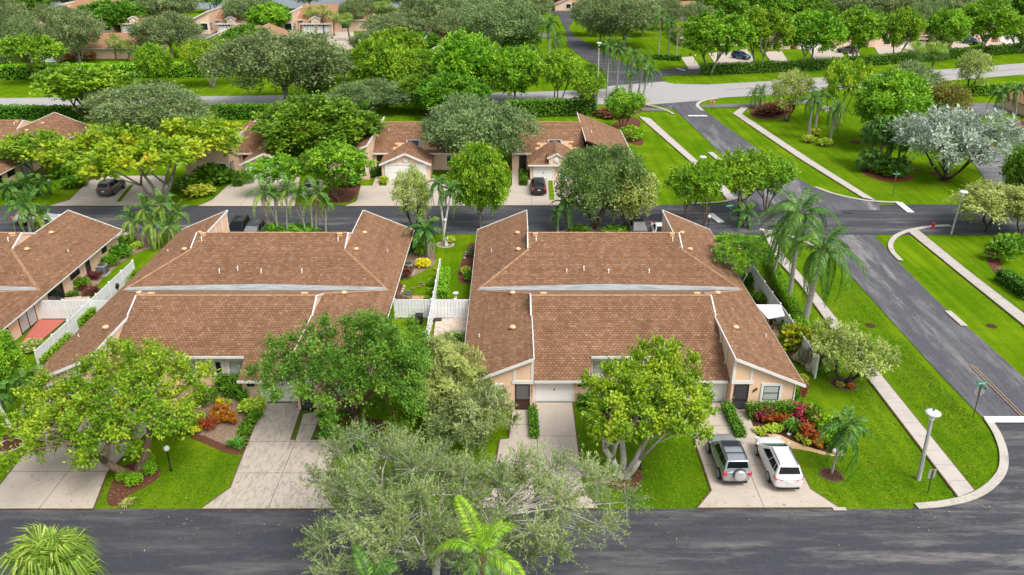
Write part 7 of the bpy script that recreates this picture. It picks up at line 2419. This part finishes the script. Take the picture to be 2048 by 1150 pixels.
rock(1577, 869, .16, 'white rock in the corner house flower bed')
rock(1672, 904, .34, 'pile of white stones at the tip of the corner bed behind the young palm')
rock(1690, 700, .1, 'small pale rock by the gnarled tree')
for i, (a, c) in enumerate(((802, 588), (806, 578), (804, 583), (800, 594), (808, 573), (798, 599))): rock(a, c, .16, ('first', 'second', 'third', 'fourth', 'fifth', 'sixth')[i] + ' pale edging stone under the middle house eave', 'kerb_concrete', 'edging stones under the eave')
for i, (a, c) in enumerate(((933, 505), (931, 510), (929, 516))): rock(a, c, .16, ('far', 'middle', 'near')[i] + ' grey edging stone against the corner house wall', 'kerb_concrete', 'edging stones of the corner house')
def drain(px_, py_, r, label):
    x, y = P(px_, py_); b = MB(); b.lathe([(r, 0), (r, .02), (r * .8, .025), (r * .75, .012), (.03, .012)], (0, 0, 0), 18)
    tag(b.build('manhole_cover', M['dark_grey'], None, (x, y, .02)), label, 'manhole')


drain(1697, 424, .55, 'dark manhole cover in the middle of the junction')
# transformer boxes and yard bits far off
x, y = P(1655, 231 - 12); o = empty('utility_cabinet', (x, y, 0)); tag(o, 'pale concrete cabinet slab on the green by the cart path', 'cabinet')
b = MB(); b.box(-.9, .9, -1.2, 1.2, -.05, .25); b.build('base', M['kerb_concrete'], o); b = MB(); b.box(-.6, .6, -.8, .8, .251, .4); b.build('cover', M['kerb_concrete'], o)

# short grass blades standing on the front lawns and verges
def grass_on(polys, dens, hgt, seed):
    r = np.random.default_rng(seed); Q = []; R = []
    for poly in polys:
        poly = ccw(px(*poly)); xs = [p[0] for p in poly]; ys = [p[1] for p in poly]
        n = int((max(xs) - min(xs)) * (max(ys) - min(ys)) * dens)
        p = np.stack([r.uniform(min(xs), max(xs), n), r.uniform(min(ys), max(ys), n)], 1)
        ins = np.zeros(n, bool)
        for i in range(len(poly)):
            a, c = poly[i - 1], poly[i]
            cond = ((a[1] > p[:, 1]) != (c[1] > p[:, 1])) & (p[:, 0] < (c[0] - a[0]) * (p[:, 1] - a[1]) / (c[1] - a[1] + 1e-12) + a[0])
            ins ^= cond
        p = p[ins]; k = len(p)
        p3 = np.concatenate([p, np.full((k, 1), -.062)], 1)
        ax = unit(np.stack([r.normal(size=k) * .8, r.normal(size=k) * .8, np.ones(k)], 1)); nr = unit(r.normal(size=(k, 3)))
        s = hgt * (.6 + .8 * r.random(k))
        Q.append(leaf_quads(p3, ax, nr, s, .03 + .02 * r.random(k), None)); R.append(r.random(k))
    tag(link('grass', quads_me('grass', np.concatenate(Q), M['leaf_grass'], np.concatenate(R))), kind='stuff')


leaf_mat('leaf_grass', (.028, .085, .004), (.075, .17, .006), (.19, .30, .014), .2, .0)
grass_on([[(1154, 858), (1250, 862), (1335, 880), (1388, 890), (1420, 982), (1394, 1015), (1200, 1016), (1168, 975)],
          [(1584, 900), (1640, 905), (1700, 910), (1700, 740), (1720, 745), (1910, 994), (1820, 1012), (1680, 1012), (1624, 978)],
          [(1745, 700), (1810, 690), (1960, 850), (1992, 905), (1985, 950), (1950, 978)],
          [(325, 945), (370, 882), (440, 903), (485, 912), (470, 945), (455, 980), (402, 1016), (270, 1014), (300, 970)],
          [(0, 900), (60, 895), (0, 975), (-60, 985)], [(650, 985), (680, 890), (800, 890), (960, 1000), (930, 1016), (680, 1016)],
          [(190, 1008), (218, 950), (235, 955), (212, 1010)], [(1600, 560), (1700, 560), (1960, 850), (1900, 860), (1730, 690)]], 95, .085, 3)

# fallen leaves gathered along edges and under the trees
def litter(spots, seed=6):
    r = np.random.default_rng(seed); Q = []; R = []
    for (a, b, rad, n) in spots:
        x, y = P(a, b); k = r.normal(size=(n, 2)) * rad
        p = np.stack([x + k[:, 0], y + k[:, 1] * .8, np.full(n, .085)], 1)
        ax = unit(np.stack([r.normal(size=n), r.normal(size=n), .15 * r.normal(size=n)], 1)); nr = unit(np.stack([.3 * r.normal(size=n), .3 * r.normal(size=n), np.ones(n)], 1))
        s = .07 + .07 * r.random(n)
        Q.append(leaf_quads(p, ax, nr, s, s * .5, None)); R.append(r.random(n))
    tag(link('fallen_leaves', quads_me('fallen_leaves', np.concatenate(Q), M['leaf_litter'], np.concatenate(R))), kind='stuff')


leaf_mat('leaf_litter', (.10, .05, .02), (.26, .15, .06), (.45, .33, .12), .1, .0)
litter([(100, 930, 2.2, 120), (180, 980, 1.5, 70), (560, 920, 2.4, 150), (620, 990, 1.4, 80), (1060, 950, 2.0, 130), (1120, 890, 1.4, 60), (1244, 955, 1.0, 90), (1420, 900, 1.2, 50), (1560, 1000, 2.0, 40), (960, 1016, 3.0, 120), (1850, 1012, 1.5, 50), (330, 1017, 3.0, 90), (700, 1017, 2.5, 90), (1300, 1016, 2.5, 60), (1690, 770, 1.2, 60), (890, 670, 1.6, 120), (250, 1000, .8, 60), (1940, 985, 1.0, 40), (300, 400, 3.0, 90), (800, 405, 3.0, 60), (1050, 400, 2.5, 40)])
